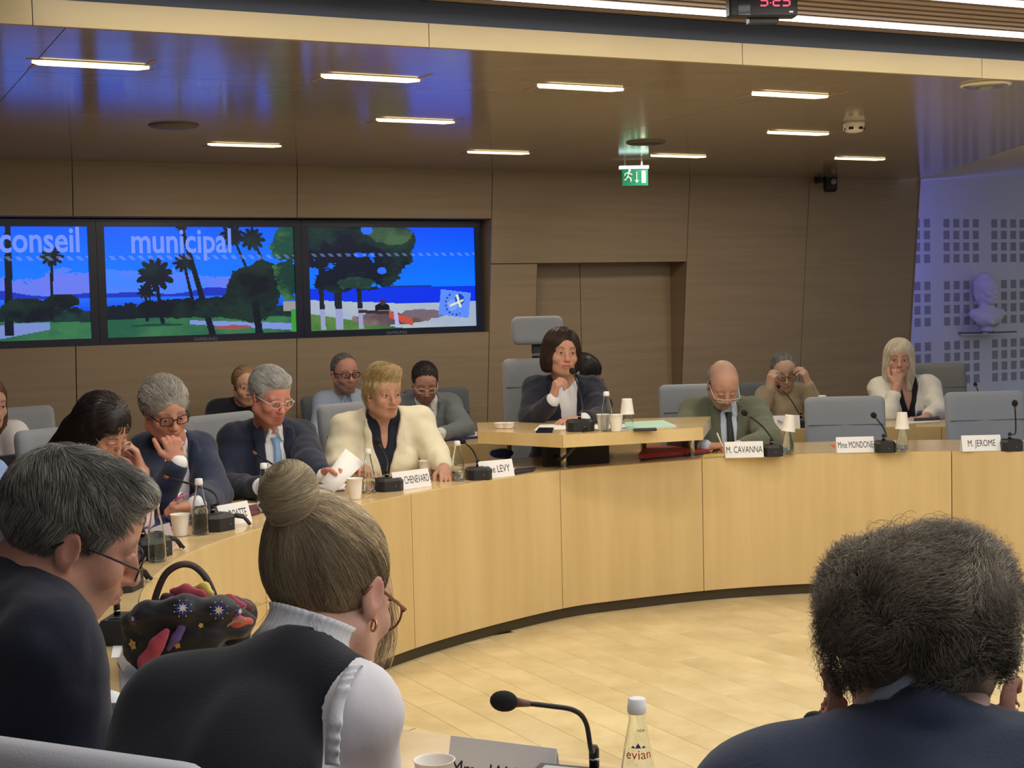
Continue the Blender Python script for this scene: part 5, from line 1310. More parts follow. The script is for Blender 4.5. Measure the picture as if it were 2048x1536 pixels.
def hand_prims(wr, d, n, side, curl=(.5, .5, .5, .5), s=1.0, thumb=(0.6, 0.3), spread=0.06, c2=1.2):
    """wr wrist, d finger direction, n palm normal (fingers curl towards it), side thumb side sign"""
    d = nrm(d); n = nrm(np.asarray(n)-d*(np.asarray(n)@d)); t = np.cross(n, d)*side; P_ = []
    offs = [.027, .009, -.009, -.0255]; L = [.076, .084, .078, .062]
    P_.append(Cp(wr-d*.01*s, wr+d*.035*s, .023*s, .026*s, .015, flat=(n, .62)))
    for i in range(4):
        kn = wr+(d*(.086-(.008 if i == 3 else 0)-(.003 if i == 0 else 0))+t*offs[i])*s
        P_.append(Cp(wr+(d*.022+t*offs[i]*.55)*s, kn, .0145*s, .0108*s, .010))
        a = curl[i]; dir_ = nrm(d+t*spread*(1.5-i)); p = kn; ang = 0
        for j, (fr, ka) in enumerate(((.44, a), (.31, a*c2), (.25, a*.75))):
            ang += ka; v = rodr(dir_, np.cross(dir_, n)/max(1e-6, np.linalg.norm(np.cross(dir_, n))), ang); q = p+v*L[i]*fr*s
            P_.append(Cp(p, q, (.0092-.0006*j)*s, (.0086-.0009*j)*s, .0035)); p = q
    b = wr+(d*.022+t*.020)*s; v1 = nrm(d*math.cos(.75)+t*math.sin(.75)+n*thumb[0]*.6); p1 = b+v1*.045*s; v2 = nrm(d+t*.25*(1-thumb[1])+n*thumb[0]); p2 = p1+v2*.032*s; p3 = p2+nrm(v2+n*thumb[1]-t*thumb[1]*.6)*.026*s
    P_ += [Cp(b, p1, .0165*s, .0118*s, .010), Cp(p1, p2, .0108*s, .0098*s, .004), Cp(p2, p3, .0098*s, .0082*s, .004)]
    return P_

LASTP = []
def eval_pts(prims, Pt):
    X, Y, Z = Pt.T; D = np.full(len(Pt), 1.0)
    for p in prims:
        d = p.d(X, Y, Z)
        if p.op > 0: h = np.maximum(p.k-np.abs(D-d), 0)/p.k; D = np.minimum(D, d)-h*h*p.k*.25
        else: h = np.maximum(p.k-np.abs(D+d), 0)/p.k; D = np.maximum(D, -d)+h*h*p.k*.25
    return D
def grad_pts(prims, Pt, e=.002):
    g = np.stack([eval_pts(prims, Pt+np.eye(3)[i]*e)-eval_pts(prims, Pt-np.eye(3)[i]*e) for i in range(3)], 1)
    return g/np.maximum(np.linalg.norm(g, axis=1), 1e-9)[:, None]
def vn(v): return v/np.maximum(np.linalg.norm(v, axis=1), 1e-9)[:, None]
def strands(name, hv, hf, H, parent, org, n, steps, step, dirfn, col, width=.0022, lift=(0.0, .004), var=.25, seed=5, wave=0.0, wfreq=5.0, mask=None, col2=None, gravity=0.0, hilite=None, rough=.12):
    """fine locks of hair laid over the hair surface, all advanced together"""
    rg = np.random.default_rng(seed); prims = [p for p in LASTP]; s = H['s']
    ctr = hv[hf].mean(1); ar = np.linalg.norm(np.cross(hv[hf[:, 2]]-hv[hf[:, 0]], hv[hf[:, 3]]-hv[hf[:, 1]]), axis=1)
    if mask is not None: ar = ar*mask(H['inv'](ctr))
    pick = rg.choice(len(hf), n, p=ar/ar.sum()); p = ctr[pick]+rg.normal(size=(n, 3))*.003*s; p0 = p.copy()
    m = int(steps); L = rg.uniform(.55, 1.0, n)[:, None]*step*s; ph = rg.uniform(0, 6.28, n); lf = rg.uniform(.2, 1.0, n)[:, None]; jit = rg.normal(size=(n, 3))*rg.uniform(0, rough, n)[:, None]; cur = rg.uniform(.7, 1.4, n)
    pts_ = []; nrs = []
    for j in range(m+1):
        t_ = j/m
        if j % 2 == 0 or j < 2: nor = grad_pts(prims, p)
        d0 = eval_pts(prims, p); p = p-nor*np.clip(d0, -.02, .02)[:, None]
        d = np.asarray(dirfn(H['inv'](p)), float); d = vn(d)@H['R'].T+jit; d = d-nor*(d*nor).sum(1)[:, None]*(1-t_*.3); d[:, 2] -= gravity; d = vn(d); b_ = np.cross(nor, d)
        q = p+nor*((lift[0]+(lift[1]-lift[0])*t_)*s*lf+.0006*s)
        if wave:
            a = j*wfreq*cur/m*2+ph; q = q+(b_*np.sin(a)[:, None]+nor*(.6+.6*np.cos(a))[:, None])*wave*s*min(1, t_*2+.2)
        pts_.append(q); nrs.append(nor); p = p+d*L
    Pn = np.stack(pts_, 1); Nn = np.stack(nrs, 1); Tn = np.gradient(Pn, axis=1); Tn /= np.maximum(np.linalg.norm(Tn, axis=2), 1e-9)[..., None]; Bn = np.cross(Nn, Tn)
    prof = np.array([min(1, .5+k/m*3, (1-k/m)*2.2+.10) for k in range(m+1)])
    w = width*s*rg.uniform(.6, 1.3, n)[:, None, None]*prof[None, :, None]; sides = 3; V = []
    for k in range(sides):
        a = 2*math.pi*k/sides+math.pi/2; V.append(Pn+math.cos(a)*Bn*w+math.sin(a)*Nn*w*.6)
    V = np.stack(V, 1)                                   # n, sides, m+1, 3
    base = np.array(srgb(*col)[:3]); b2 = np.array(srgb(*(col2 or col))[:3]); mixw = rg.random(n)[:, None]
    # neighbouring locks share a tone
    tone = .5+.5*np.sin(lump(H['inv'](p0), 130, seed)*2.2)[:, None]; mixw = np.clip(mixw*.5+tone*.5, 0, 1)
    cc = (base+(b2-base)*mixw)*(1+var*.6*rg.normal(size=n))[:, None]
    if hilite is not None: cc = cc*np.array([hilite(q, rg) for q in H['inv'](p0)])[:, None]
    C = np.repeat(np.clip(cc, .002, 1), sides*(m+1), axis=0)
    o = (np.arange(n)*sides*(m+1))[:, None]; k = np.arange(m)[None, :]; F = []
    for q in range(sides):
        a = o+q*(m+1)+k; b = o+((q+1) % sides)*(m+1)+k; F.append(np.stack([a, b, b+1, a+1], 2).reshape(-1, 4))
    return tag(np_mesh(name, V.reshape(-1, 3), np.concatenate(F), M_hair, parent, org, C), kind='stuff')
def stk(*c):
    """column stack where scalars spread"""
    n = max(len(np.atleast_1d(q)) for q in c); return np.stack([np.broadcast_to(np.asarray(q, float), (n,)) for q in c], 1)
def back_dir(crown=(0, .03, .125), out=1.0):
    return lambda p: (p-np.array([crown[0], crown[1], crown[2]+.02]))*np.array([out, 1, 1])
def swept(part=0.0):
    """hair combed back from the forehead, sides down and back"""
    return lambda p: stk(p[:, 0]*4-part, np.where(p[:, 2] > .04, 1.0, .6), np.where((p[:, 2] > .05) | (p[:, 1] < -.05), np.where(p[:, 1] > .05, -1.2, .25), -.7))

def person(label, head, yaw, pitch=0, roll=0, hs=1.0, shR=None, shL=None, elR=None, elL=None, wrR=None, wrL=None, handR=None, handL=None, pel=None, tone=(212, 160, 134), lips=(176, 104, 96), brow=(90, 70, 56),
           top=None, jacket=None, shirt=None, skirt=(40, 42, 52), bs=1.08, fine=.004, fem=False, hairfn=None, hkw={}, ckw={}, gl=None, gaze=(0, 0), vdepth=.30, vwid=.072, collar=None, tie=None, cuffs=True, belly=0.0, legs=True, chair_z=.56, neckr=.054, lapel=True, sleeve_end=0.88, lean=None, extra=None, fold=0.0035, seed=1, bare_arm=None, group=None, jin=.022, nbp=None):
    if head[1] > 4: head = A(*head)+A(0, 0, .009); hs = hs*.925
    H = make_H(head, yaw, pitch, roll, hs); shR, shL = A(*shR), A(*shL); S = (shR+shL)/2; ax = nrm(shL-shR)
    if pel is None:
        f0 = nrm(np.cross(ax, A(0, 0, 1))); lean = .05 if lean is None else lean; pel = A(*(S-f0*lean)[:2], chair_z)
    pel = A(*pel); up = nrm(S-pel); fr = nrm(np.cross(ax, up)); R3 = np.array([ax, -fr, up]).T
    org = A(pel[0], pel[1], 0); t = empty('person', org); tag(t, label, 'person', group)
    nb = S+up*.038*bs+(H['T']((0, .03, -.1))-S)*0.12 if nbp is None else A(*nbp)
    hw = np.linalg.norm(shL-shR)/2; TL = np.linalg.norm(S-pel)
    def torso(inf, arms=1.0, low=0.0, neckh=0.0):
        i = inf; P_ = [E(S-up*.115*bs+fr*.005, ((hw*.86+.012+i), .108*bs+i, .175*bs+i*.6), R3, .05),
              E(pel+up*(TL*.36)+fr*belly*.5, (.142*bs+i+belly*.4, .112*bs+i+belly, .19*bs), R3, .06), E(pel+up*.03, (.168*bs+i, .122*bs+i, .12*bs), R3, .06),
              Cp(nb-up*.01, shR+up*.008, .046*bs+i*.7, .050*bs+i*.8, .04), Cp(nb-up*.01, shL+up*.008, .046*bs+i*.7, .050*bs+i*.8, .04)]
        if fem:
            for x in (-1, 1): P_.append(E(S-up*.17*bs+fr*.075*bs+ax*x*.075*bs, ((.062 if i > 0 else .046)*bs+i*.8, (.058 if i > 0 else .040)*bs+i*.8, (.062 if i > 0 else .046)*bs+i*.8), R3, .035))
        for (sh, el, wr) in ((shR, elR, wrR), (shL, elL, wrL)):
            if el is None: continue
            if arms <= 0: continue
            el = A(*el); P_.append(Cp(sh, el, (.053*bs+i), (.043*bs+i), .035))
            if wr is not None and arms > .5:
                wr = A(*wr); e = el+(wr-el)*min(1, arms); P_.append(Cp(el, e, (.043*bs+i), (.029*bs+i*(.75 if arms < 1 else .6)), .02))
        return P_
    hands = []; 
    for (wr, h, el) in ((wrR, handR, elR), (wrL, handL, elL)):
        if wr is not None and h is not None:
            h = dict(h); d = h.pop('d', None); d = nrm(A(*wr)-A(*el)) if d is None else A(*d); sd_ = -1 if wr is wrR else 1; hands += [(A(*wr), hand_prims(A(*wr), d, A(*h.pop('n')), h.pop('side', sd_), s=1.0*bs*.98, **h))]
    arms_skin = 1.0
    bp = torso(0.0, 1.0)+neck_prims(H, nb+up*.0, 1.0, 0, neckr*bs)+head_prims(H, fem=fem, **hkw)
    boxes = [(H['c']-.145*hs, H['c']+.145*hs)]
    for w_, hp_ in hands:
        bp += hp_; l_, h_ = zip(*[p.bbox() for p in hp_]); boxes.append((np.min(l_, 0), np.max(h_, 0)))
    ck = dict(closed=hkw.get('closed', False)); ck.update(ckw)
    sdf_obj('body', bp, M_skin, t, org, fine, .011, boxes, skin_color(H, tone, lips, brow, seed=seed, **ck))
    if not hkw.get('closed'): eyes(H, t, org, gaze)
    fd = lambda V: fold*(lump(V*np.array([1, 1, 1.6]), 26, seed)+.5*lump(V, 60, seed+3))
    front0 = S+up*.02*bs+fr*.13*bs
    # shirt / top
    if shirt:
        sp_ = torso(.011, shirt.get('arms', 1.02))
        if collar == 'shirt':
            for x in (-1, 1):
                a = nb+up*.044*bs-fr*.055*bs; b = nb+up*.018*bs+ax*x*.058*bs; c_ = nb+up*.002*bs+fr*.075*bs+ax*x*.014*bs
                sp_ += [Cp(a, b, .016*bs, .016*bs, .01), Cp(b, c_, .0165*bs, .013*bs, .01), Cp(c_, c_-up*.045*bs+ax*x*.022*bs+fr*.012*bs, .011*bs, .007*bs, .008)]
        sp_.append(Cp(nb+up*.12*bs+fr*.02*bs, nb+up*.0*bs+fr*.02*bs, .06*bs, .050*bs, .004, -1))
        if shirt.get('v'): v_ = shirt['v']; sp_.append(Cp(nb+up*.05*bs+fr*.10*bs, S-up*v_*bs+fr*.125*bs, shirt.get('w', .06)*bs, .004, .004, -1, flat=(fr, 1.4)))
        if sleeve_end < 1.02 and bare_arm is not None:
            pass
        se = shirt.get('end')
        if se is not None: sp_ = [p for p in sp_ if True]; 
        o_ = sdf_obj('shirt' if not fem else 'top', sp_, shirt['m'], t, org, .0055, .011, [(nb-.16, nb+.12)]+[(A(*w)-.06, A(*w)+.06) for w in (wrR, wrL) if w is not None and handR is not None], None, lambda V: .5*fd(V), ret=True)
        shV, shF = o_[1], o_[2]
    if tie:
        bv = BVHTree.FromPolygons([tuple(v) for v in shV], [tuple(int(q) for q in f) for f in shF]); line = []
        for k in range(14):
            z_ = .012-.36*k/13; o0 = S+up*(z_+.03)*bs+fr*.35; r_ = bv.ray_cast(Vector(o0), Vector(-fr), .6)
            pt = np.array(r_[0]) if r_[0] is not None else o0-fr*.25; line.append(pt+fr*.006)
        ws = [.014, .019, .013]+[.015+.013*min(1, k/9) for k in range(11)]
        v = []; 
        for p_, w_ in zip(line, ws): v += [p_-ax*w_*bs-org, p_+fr*.004-org, p_+ax*w_*bs-org]
        f_ = []
        for k in range(13):
            for q_ in range(2): f_.append((3*k+q_, 3*k+q_+1, 3*k+q_+4, 3*k+q_+3))
        o = raw('tie', v, f_, tie, t, smooth=True); md = o.modifiers.new('s', 'SOLIDIFY'); md.thickness = .004
        MB().ball(line[0]+fr*.002-up*.008-org, (.017*bs, .011*bs, .017*bs), R3, 10, 8).build('tie_knot', tie, t)
    # jacket
    if jacket:
        jp = torso(jin, sleeve_end)
        for x in (-1, 1):                      # collar roll round the neck
            a = nb+up*.020*bs-fr*.065*bs; b = nb-up*.010*bs+ax*x*.070*bs-fr*.005*bs; c_ = nb-up*.03*bs+fr*.085*bs+ax*x*.062*bs
            jp += [Cp(a, b, .019*bs, .017*bs, .012), Cp(b, c_, .017*bs, .012*bs, .012)]
        if jacket.get('v', True):
            e0 = nb+up*.05*bs+fr*.10*bs; e1 = S-up*vdepth*bs+fr*(.135*bs+belly)
            cut = [Cp(e0, e1, vwid*bs, .006, .004, -1, flat=(fr, 1.5)), Cp(nb+up*.14*bs, nb+up*.01*bs, .066*bs, .057*bs, .004, -1)]
            if jacket.get('open'): cut.append(Cp(e1, pel+up*.02+fr*.16, .012, jacket['open'], .004, -1, flat=(fr, 2.0)))
            jp += cut
            if lapel:
                for x in (-1, 1):
                    a = nb-up*.005*bs+fr*.082*bs+ax*x*.066*bs; b = S-up*vdepth*.45*bs+fr*.115*bs+ax*x*(.066)*bs; c_ = S-up*vdepth*bs+fr*(.118*bs+belly)+ax*x*.012
                    jp += [Cp(a, b, .024*bs, .032*bs, .004, flat=(fr, .55)), Cp(b, c_, .030*bs, .008*bs, .004, flat=(fr, .55))]
                jp += [Cp(e0, e1, (vwid-.008)*bs, .003, .003, -1, flat=(fr, 1.6))]
        else: jp.append(Cp(nb+up*.14*bs, nb+up*.01*bs, .066*bs, .057*bs, .004, -1))
        sdf_obj(jacket.get('name', 'jacket'), jp, jacket['m'], t, org, .006, .011, [(nb-.16, nb+.12)], None, lambda V: fd(V)*1.1)
        if cuffs and shirt:
            for (el, wr, h) in ((elR, wrR, handR), (elL, wrL, handL)):
                if wr is None or h is None: continue
                el, wr = A(*el), A(*wr); d = nrm(wr-el); 
                MB().tube([wr-d*.07, wr-d*.006], [.040*bs, .0375*bs], 18, cap=True).build('cuff', shirt['m'], t).location = tuple(-org)
    if legs:
        tr = []; gz = 0
        for x in (-1, 1):
            hip = pel+ax*x*.09; f2 = nrm(A(fr[0], fr[1], 0)); kn = A(*(hip+f2*.43)[:2], .50)+ax*x*.03; an = A(*(kn+f2*.02)[:2], .10)
            tr += [Cp(hip, kn, .088, .066, .03), Cp(kn, an, .062, .045, .03)]
            MB().tube([an-org+A(0, 0, -.04)-f2*.04, an-org+A(0, 0, -.055)+f2*.05, an-org+A(0, 0, -.070)+f2*.16], [.042, .042, .026], 10).build('shoe', M_black, t)
        tr.append(E(pel, (.175, .14, .11), R3, .03))
        sdf_obj('trousers', tr, cloth('trousers %d %d %d' % skirt, skirt), t, org, .014, .014, [])
    if hairfn: hairfn(H, t, org)
    if gl: glasses(H, t, org, **gl)
    if extra: extra(H, t, org, dict(S=S, up=up, fr=fr, ax=ax, nb=nb, R3=R3, bs=bs, shR=shR, shL=shL))
    return t, H
def hair_shell(name, H, parent, org, prims, col, fine=.0045, disp=None, var=.12, seed=3, m=None):
    """prims in head-local coordinates: ('E', c, r[, k, op, Rl]) or ('C', a, b, ra, rb[, k, op])"""
    P_ = []; s = H['s']
    for q in prims:
        if q[0] == 'E':
            k = q[3] if len(q) > 3 else .012; op = q[4] if len(q) > 4 else 1; Rl = q[5] if len(q) > 5 else np.eye(3); P_.append(E(H['T'](q[1]), np.array(q[2])*s, H['R']@Rl, k*s, op))
        elif q[0] == 'C': P_.append(Cp(H['T'](q[1]), H['T'](q[2]), q[3]*s, q[4]*s, (q[5] if len(q) > 5 else .012)*s, q[6] if len(q) > 6 else 1))
        else: P_.append(Bx(H['T'](q[1]), np.array(q[2])*s, H['R'], .004, (q[3] if len(q) > 3 else .006)*s, q[4] if len(q) > 4 else 1))
    base = np.array(srgb(*col)[:3])
    cf = lambda V: np.clip(base*(1+var*lump(H['inv'](V)*np.array([1, .4, .4]), 170, seed))[:, None], .002, 1)
    LASTP[:] = P_
    return sdf_obj(name, P_, m or M_hair, parent, org, fine, fine, None, cf, disp, ret=True)
FACECUT = [('E', (0, -.098, -.040), (.060, .075, .100), .012, -1), ('B', (0, 0, -.155), (.2, .2, .085), .02, -1)]
EARCUT = [('E', (-.084, .004, -.014), (.024, .027, .036), .008, -1), ('E', (.084, .004, -.014), (.024, .027, .036), .008, -1)]
def short_hair(col, t=.012, hl=.058, n=900, col2=None, side=1.0, quiff=0.0, messy=.004, low=-.07, width=.0022, dirf=None, var=.22, seed=5, steps=6, step=.008, topz=0, wave=0, fine=.0045, ears=True, wfreq=5, extra=[], gl_=None):
    def fn(H, t_, org):
        pr = [('E', (0, .020, .040+topz*.5), (.0755+t*side, .096+t, .0835+t+topz), .01)]+extra
        if quiff: pr.append(('E', (0, -.055, .098), (.05, .035, .02+quiff), .03))
        pr += [('E', (0, -.118, hl-.098), (.064, .085, .098), .012, -1), ('B', (0, -.09, low-.02), (.2, .10, .065), .012, -1), ('B', (0, 0, low-.07), (.2, .2, .07), .012, -1)]
        if ears: pr += EARCUT
        o, V, F = hair_shell('hair', H, t_, org, pr, col, fine, lambda V: .0012*H['s']*lump(V, 240, seed), seed=seed)
        strands('hair_locks', V, F, H, t_, org, int(n*2.6), steps, step, dirf or swept(), col, width*.45, (0, messy), var, seed, col2=col2, wave=wave, wfreq=wfreq, mask=lambda p: np.where((p[:, 1] < -.045) & (p[:, 2] < hl+.012), 0., 1.))
    return fn
# ============================================================ PEOPLE
J = lambda x, y, Y: tuple(P(x, y, Y))
C_navy = cloth('navy wool', (30, 38, 62)); C_navy2 = cloth('dark navy wool', (24, 30, 50)); C_cream = cloth('cream crepe', (226, 220, 196), .8); C_white = cloth('white cotton', (228, 230, 236), .8)
C_black = cloth('black knit', (20, 22, 32), .9); C_green = cloth('grey green tweed', (98, 104, 88), .95, (500, .5)); C_blue = cloth('light blue shirt', (160, 178, 206), .8); C_gry = cloth('grey blazer', (112, 120, 126), .9)
C_tie = cloth('light blue tie', (134, 176, 224), .5); C_dtie = cloth('dark green tie', (36, 48, 44), .6); C_beige = cloth('beige knit', (150, 138, 116), .95, (160, .5)); C_mid = cloth('slate grey knit', (84, 90, 90), .95); C_linen = cloth('white linen', (222, 220, 212), .85, (300, .4))
C_pink = cloth('pale pink blouse', (206, 176, 170), .75); C_denim = cloth('pale denim', (120, 146, 190), .9); C_bw = cloth('blue white shirt', (190, 204, 226), .8); C_front = cloth('navy suit in front', (44, 54, 78), .85)
G_black = mat('black acetate', srgb(24, 24, 28), .25); G_metal = mat('thin metal frame', srgb(150, 138, 124), .3, metal=.8); G_clear = mat('clear acetate', srgb(206, 204, 196), .2)
G_blue = mat('dark blue acetate', srgb(36, 44, 66), .25); G_tort = mat('red brown acetate', srgb(122, 66, 48), .25); G_gold = mat('gold metal', srgb(206, 160, 120), .25, metal=.9)
FIST = dict(curl=(1.1, 1.15, 1.2, 1.2)); REL = dict(curl=(.35, .4, .45, .5))

# -- woman in the cream blazer
def cr_hair(H, t, org):
    pr = [('E', (0, .018, .048), (.086, .104, .092), .01), ('E', (0, -.045, .105), (.060, .050, .034), .03), ('E', (0, .07, -.02), (.062, .05, .07), .03),
          ('E', (0, -.122, -.044), (.064, .085, .100), .010, -1), ('B', (0, 0, -.145), (.2, .2, .06), .012, -1), ('E', (0, -.10, -.07), (.09, .11, .07), .01, -1), ('E', (-.084, -.004, -.03), (.02, .022, .03), .008, -1), ('E', (.084, -.004, -.03), (.02, .022, .03), .008, -1)]
    o, V, F = hair_shell('hair', H, t, org, pr, (196, 172, 130), .0045, lambda V: .004*lump(V, 120, 4), seed=4)
    strands('hair_locks', V, F, H, t, org, 4200, 7, .008, lambda p: stk(p[:, 0]*6+.3*np.sin(p[:, 1]*60), np.where(p[:, 2] > .05, -.3+p[:, 1]*3, .3), np.where(p[:, 2] > .05, .5, -.9)), (178, 154, 112), .0011, (0, .015), .25, 4, wave=.002, col2=(226, 206, 160))
def cr_extra(H, t, org, k):
    for x in (-1, 1): MB().ball(H['T']((x*.080, .004, -.045))-org, .004*H['s'], None, 8, 6).build('earring', G_gold, t)
    n0 = k['nb']+k['fr']*.06; MB().ball(k['S']-k['up']*.045+k['fr']*.105-org, .006, None, 8, 6).build('pendant', G_gold, t)
person('older woman with short tousled blonde hair in a cream blazer over a navy top', P(766, 789, 7.28), 33, 6, 0, 1.10, J(692, 856, 7.36), J(838, 846, 7.42), J(672, 938, 7.28), J(872, 912, 7.32), J(716, 936, 6.98), J(888, 938, 7.06),
       handR=dict(n=(0, -.3, -1), curl=(.5, .6, .6, .6)), handL=dict(n=(0, -.2, -1), curl=(.4, .5, .5, .5)), tone=(198, 142, 116), lips=(168, 96, 88), brow=(150, 124, 96), shirt=dict(m=cloth('navy top', (22, 28, 48)), v=.10, w=.055, arms=0), jacket=dict(m=C_cream, open=.05), fem=True, hairfn=cr_hair, hkw=dict(old=True, jaw=1.05, fat=.003), vdepth=.24, vwid=.10, cuffs=False, gaze=(.15, -.15), extra=cr_extra, seed=11, jin=.02)

# -- silver-haired man with the light blue tie
person('silver-haired man in a navy suit with a light blue tie, writing', P(541, 796, 6.72), 42, 20, 0, 1.10, J(470, 880, 6.82), J(600, 873, 6.98), J(447, 975, 6.72), J(622, 930, 6.75), J(528, 974, 6.36), J(645, 950, 6.62),
       handR=dict(n=(-.2, .2, -1), curl=(.8, .9, 1.0, 1.0), d=(.95, .15, .1)), handL=dict(n=(.3, -.6, -.6), curl=(.8, .9, .9, .9), d=(.9, -.3, .25)), tone=(206, 132, 112), brow=(150, 140, 132), shirt=dict(m=C_white, v=.06, w=.03), collar='shirt', tie=C_tie, jacket=dict(m=C_navy), hairfn=short_hair((158, 160, 162), .011, .066, 1300, (206, 208, 208), quiff=.012, messy=.006, seed=21),
       hkw=dict(old=True, nose=1.1, jaw=1.1, fat=.004, closed=False), ckw=dict(ruddy=.4), gl=dict(m=G_clear, style='round', w=.023, h=.019), vdepth=.40, vwid=.062, seed=12, gaze=(.1, -.4))
# -- grey-haired man resting his chin
def watch(H, t, org, k): MB().tube([A(*J(362, 1000, 5.72))-org+.028*A(.35*math.cos(a), .6*math.cos(a), math.sin(a)) for a in np.linspace(0, 6.0, 20)], .005, 6).build('wristwatch', M_metal, t)
person('grey-haired man with dark glasses in a navy suit resting his chin on his hand', P(331, 826, 6.02), 34, 20, -6, 1.10, J(290, 908, 6.22), J(398, 902, 6.32), J(318, 992, 5.92), J(430, 992, 6.1), J(357, 926, 5.86), J(392, 1012, 5.74),
       handR=dict(n=(-.3, .75, .1), d=(-.25, .0, 1), curl=(1.0, 1.1, 1.2, 1.2), thumb=(.2, .1)), handL=dict(n=(-.2, .1, -1), d=(-1, -.35, .05), curl=(.9, 1.0, 1.05, 1.1)), tone=(200, 138, 112), brow=(120, 108, 98), shirt=dict(m=C_white, v=.07, w=.045), collar='shirt', jacket=dict(m=cloth('blue navy wool', (30, 44, 72))), hairfn=short_hair((140, 138, 134), .016, .064, 1500, (182, 180, 174), messy=.008, wave=.003, seed=31, low=-.075),
       hkw=dict(old=True, nose=1.12, jaw=1.15, fat=.006), gl=dict(m=G_black, w=.025, h=.017, r=.0024, slide=.004), vdepth=.36, vwid=.07, seed=13, belly=.03, gaze=(-.1, -.1), extra=watch)
# -- dark-haired woman, hand to her forehead
def dk_hair(H, t, org):
    pr = [('E', (0, .020, .042), (.090, .110, .094), .01), ('E', (0, .085, -.06), (.075, .055, .12), .05), ('E', (-.058, .01, -.05), (.034, .060, .090), .03), ('E', (.058, .0, -.06), (.032, .05, .10), .03), ('C', (0, .11, -.10), (-.02, .16, -.30), .055, .035, .05), ('C', (.055, -.03, -.06), (.05, -.05, -.22), .03, .022, .03),
          ('E', (0, -.122, -.052), (.060, .085, .104), .010, -1)]
    o, V, F = hair_shell('hair', H, t, org, pr, (40, 34, 38), .005, lambda V: .002*lump(V, 90, 4), seed=6)
    strands('hair_locks', V, F, H, t, org, 3000, 14, .012, lambda p: stk(p[:, 0]*3, .5+p[:, 1]*2, -.8), (42, 36, 38), .0011, (0, .003), .3, 6, col2=(64, 54, 52), wave=.002, mask=lambda p: np.where((p[:, 1] < -.05) & (p[:, 2] < .07), 0., 1.))
def dk_extra(H, t, org, k):
    for x in (-1, 1): MB().ball(H['T']((x*.084, .004, -.055))-org, (.004, .004, .011), None, 8, 6).build('earring', mat('pearl', srgb(226, 220, 206), .3), t)
person('dark long-haired woman with thin glasses leaning her forehead on her hand', P(207, 862, 5.62), 62, 38, -5, 1.08, J(135, 950, 5.78), J(240, 960, 5.95), J(175, 1050, 5.45), J(272, 1050, 5.62), J(215, 1080, 5.2), J(284, 945, 5.86),
       handL=dict(n=(-.9, -.3, -.1), d=(-.22, .0, 1), curl=(.5, .55, .6, .6), side=1), handR=dict(n=(0, 0, -1), **REL), tone=(210, 150, 124), brow=(52, 40, 36), shirt=dict(m=cloth('black top', (26, 24, 32)), v=.08, arms=0), jacket=dict(m=C_pink, name='blouse', open=.03), fem=True, hairfn=dk_hair, hkw=dict(closed=True, nose=1.0), gl=dict(m=G_gold, style='round', w=.024, h=.021, r=.0011, slide=.01, drop=.012), cuffs=False, sleeve_end=.45, vdepth=.2, lapel=False, seed=14, extra=dk_extra)
# -- chairwoman
def my_hair(H, t, org):
    pr = [('E', (0, .022, .040), (.096, .112, .100), .01), ('E', (-.066, .022, -.035), (.040, .066, .078), .03), ('E', (.066, .022, -.035), (.040, .066, .078), .03), ('E', (0, .07, -.04), (.07, .05, .07), .04),
          ('E', (.004, -.115, -.028), (.062, .085, .100), .010, -1), ('B', (0, 0, -.165), (.2, .2, .06), .03, -1)]
    o, V, F = hair_shell('hair', H, t, org, pr, (44, 34, 32), .0045, lambda V: .0015*lump(V, 100, 4), seed=8)
    strands('hair_locks', V, F, H, t, org, 3200, 9, .011, lambda p: stk(p[:, 0]*9+.3*(p[:, 2] > .06), .15+p[:, 1]*2, -.75), (46, 36, 33), .0011, (0, .003), .3, 8, col2=(78, 60, 52))
def my_extra(H, t, org, k):
    R3, S, up, fr, ax = k['R3'], k['S'], k['up'], k['fr'], k['ax']; m = C_white
    for x in (-1, 1):
        a = k['nb']+up*.045-fr*.01+ax*x*.050; b = k['nb']+fr*.075+ax*x*.042+up*.0; c_ = k['nb']-up*.04+fr*.10+ax*x*.085; d_ = S-up*.16+fr*.118+ax*x*.012
        v = [a-org, b-org, d_-org, c_-org, a+ax*x*.02-up*.01-org]; o = raw('collar_wing', v, [(0, 1, 3, 4), (1, 2, 3)], m, t, smooth=False); md = o.modifiers.new('s', 'SOLIDIFY'); md.thickness = .006
        MB().ball(H['T']((x*.082, .004, -.045))-org, .005, None, 8, 6).build('earring', G_gold, t)
person('dark-haired smiling woman in a navy jacket and white shirt, raising one hand', P(1124, 710, 8.12), 14, -2, 4, 1.15, J(1072, 783, 8.2), J(1184, 782, 8.26), J(1062, 842, 8.05), J(1202, 842, 8.0), J(1106, 800, 7.86), J(1168, 840, 7.78),
       handR=dict(n=(.45, .2, -.3), d=(.22, -.1, 1), curl=(.75, .9, 1.0, 1.05), thumb=(.5, .3)), handL=dict(n=(0, .1, -1), d=(-1, -.2, .05), curl=(.3, .35, .4, .5)), tone=(206, 146, 120), lips=(178, 92, 84), brow=(78, 56, 46), shirt=dict(m=C_white, v=.07, w=.048), jacket=dict(m=C_navy2, open=.02), fem=True, hairfn=my_hair, hkw=dict(smile=True, old=True, jaw=.95, fat=.002), vdepth=.30, vwid=.078, seed=15, gaze=(.1, .05), extra=my_extra, chair_z=.66)
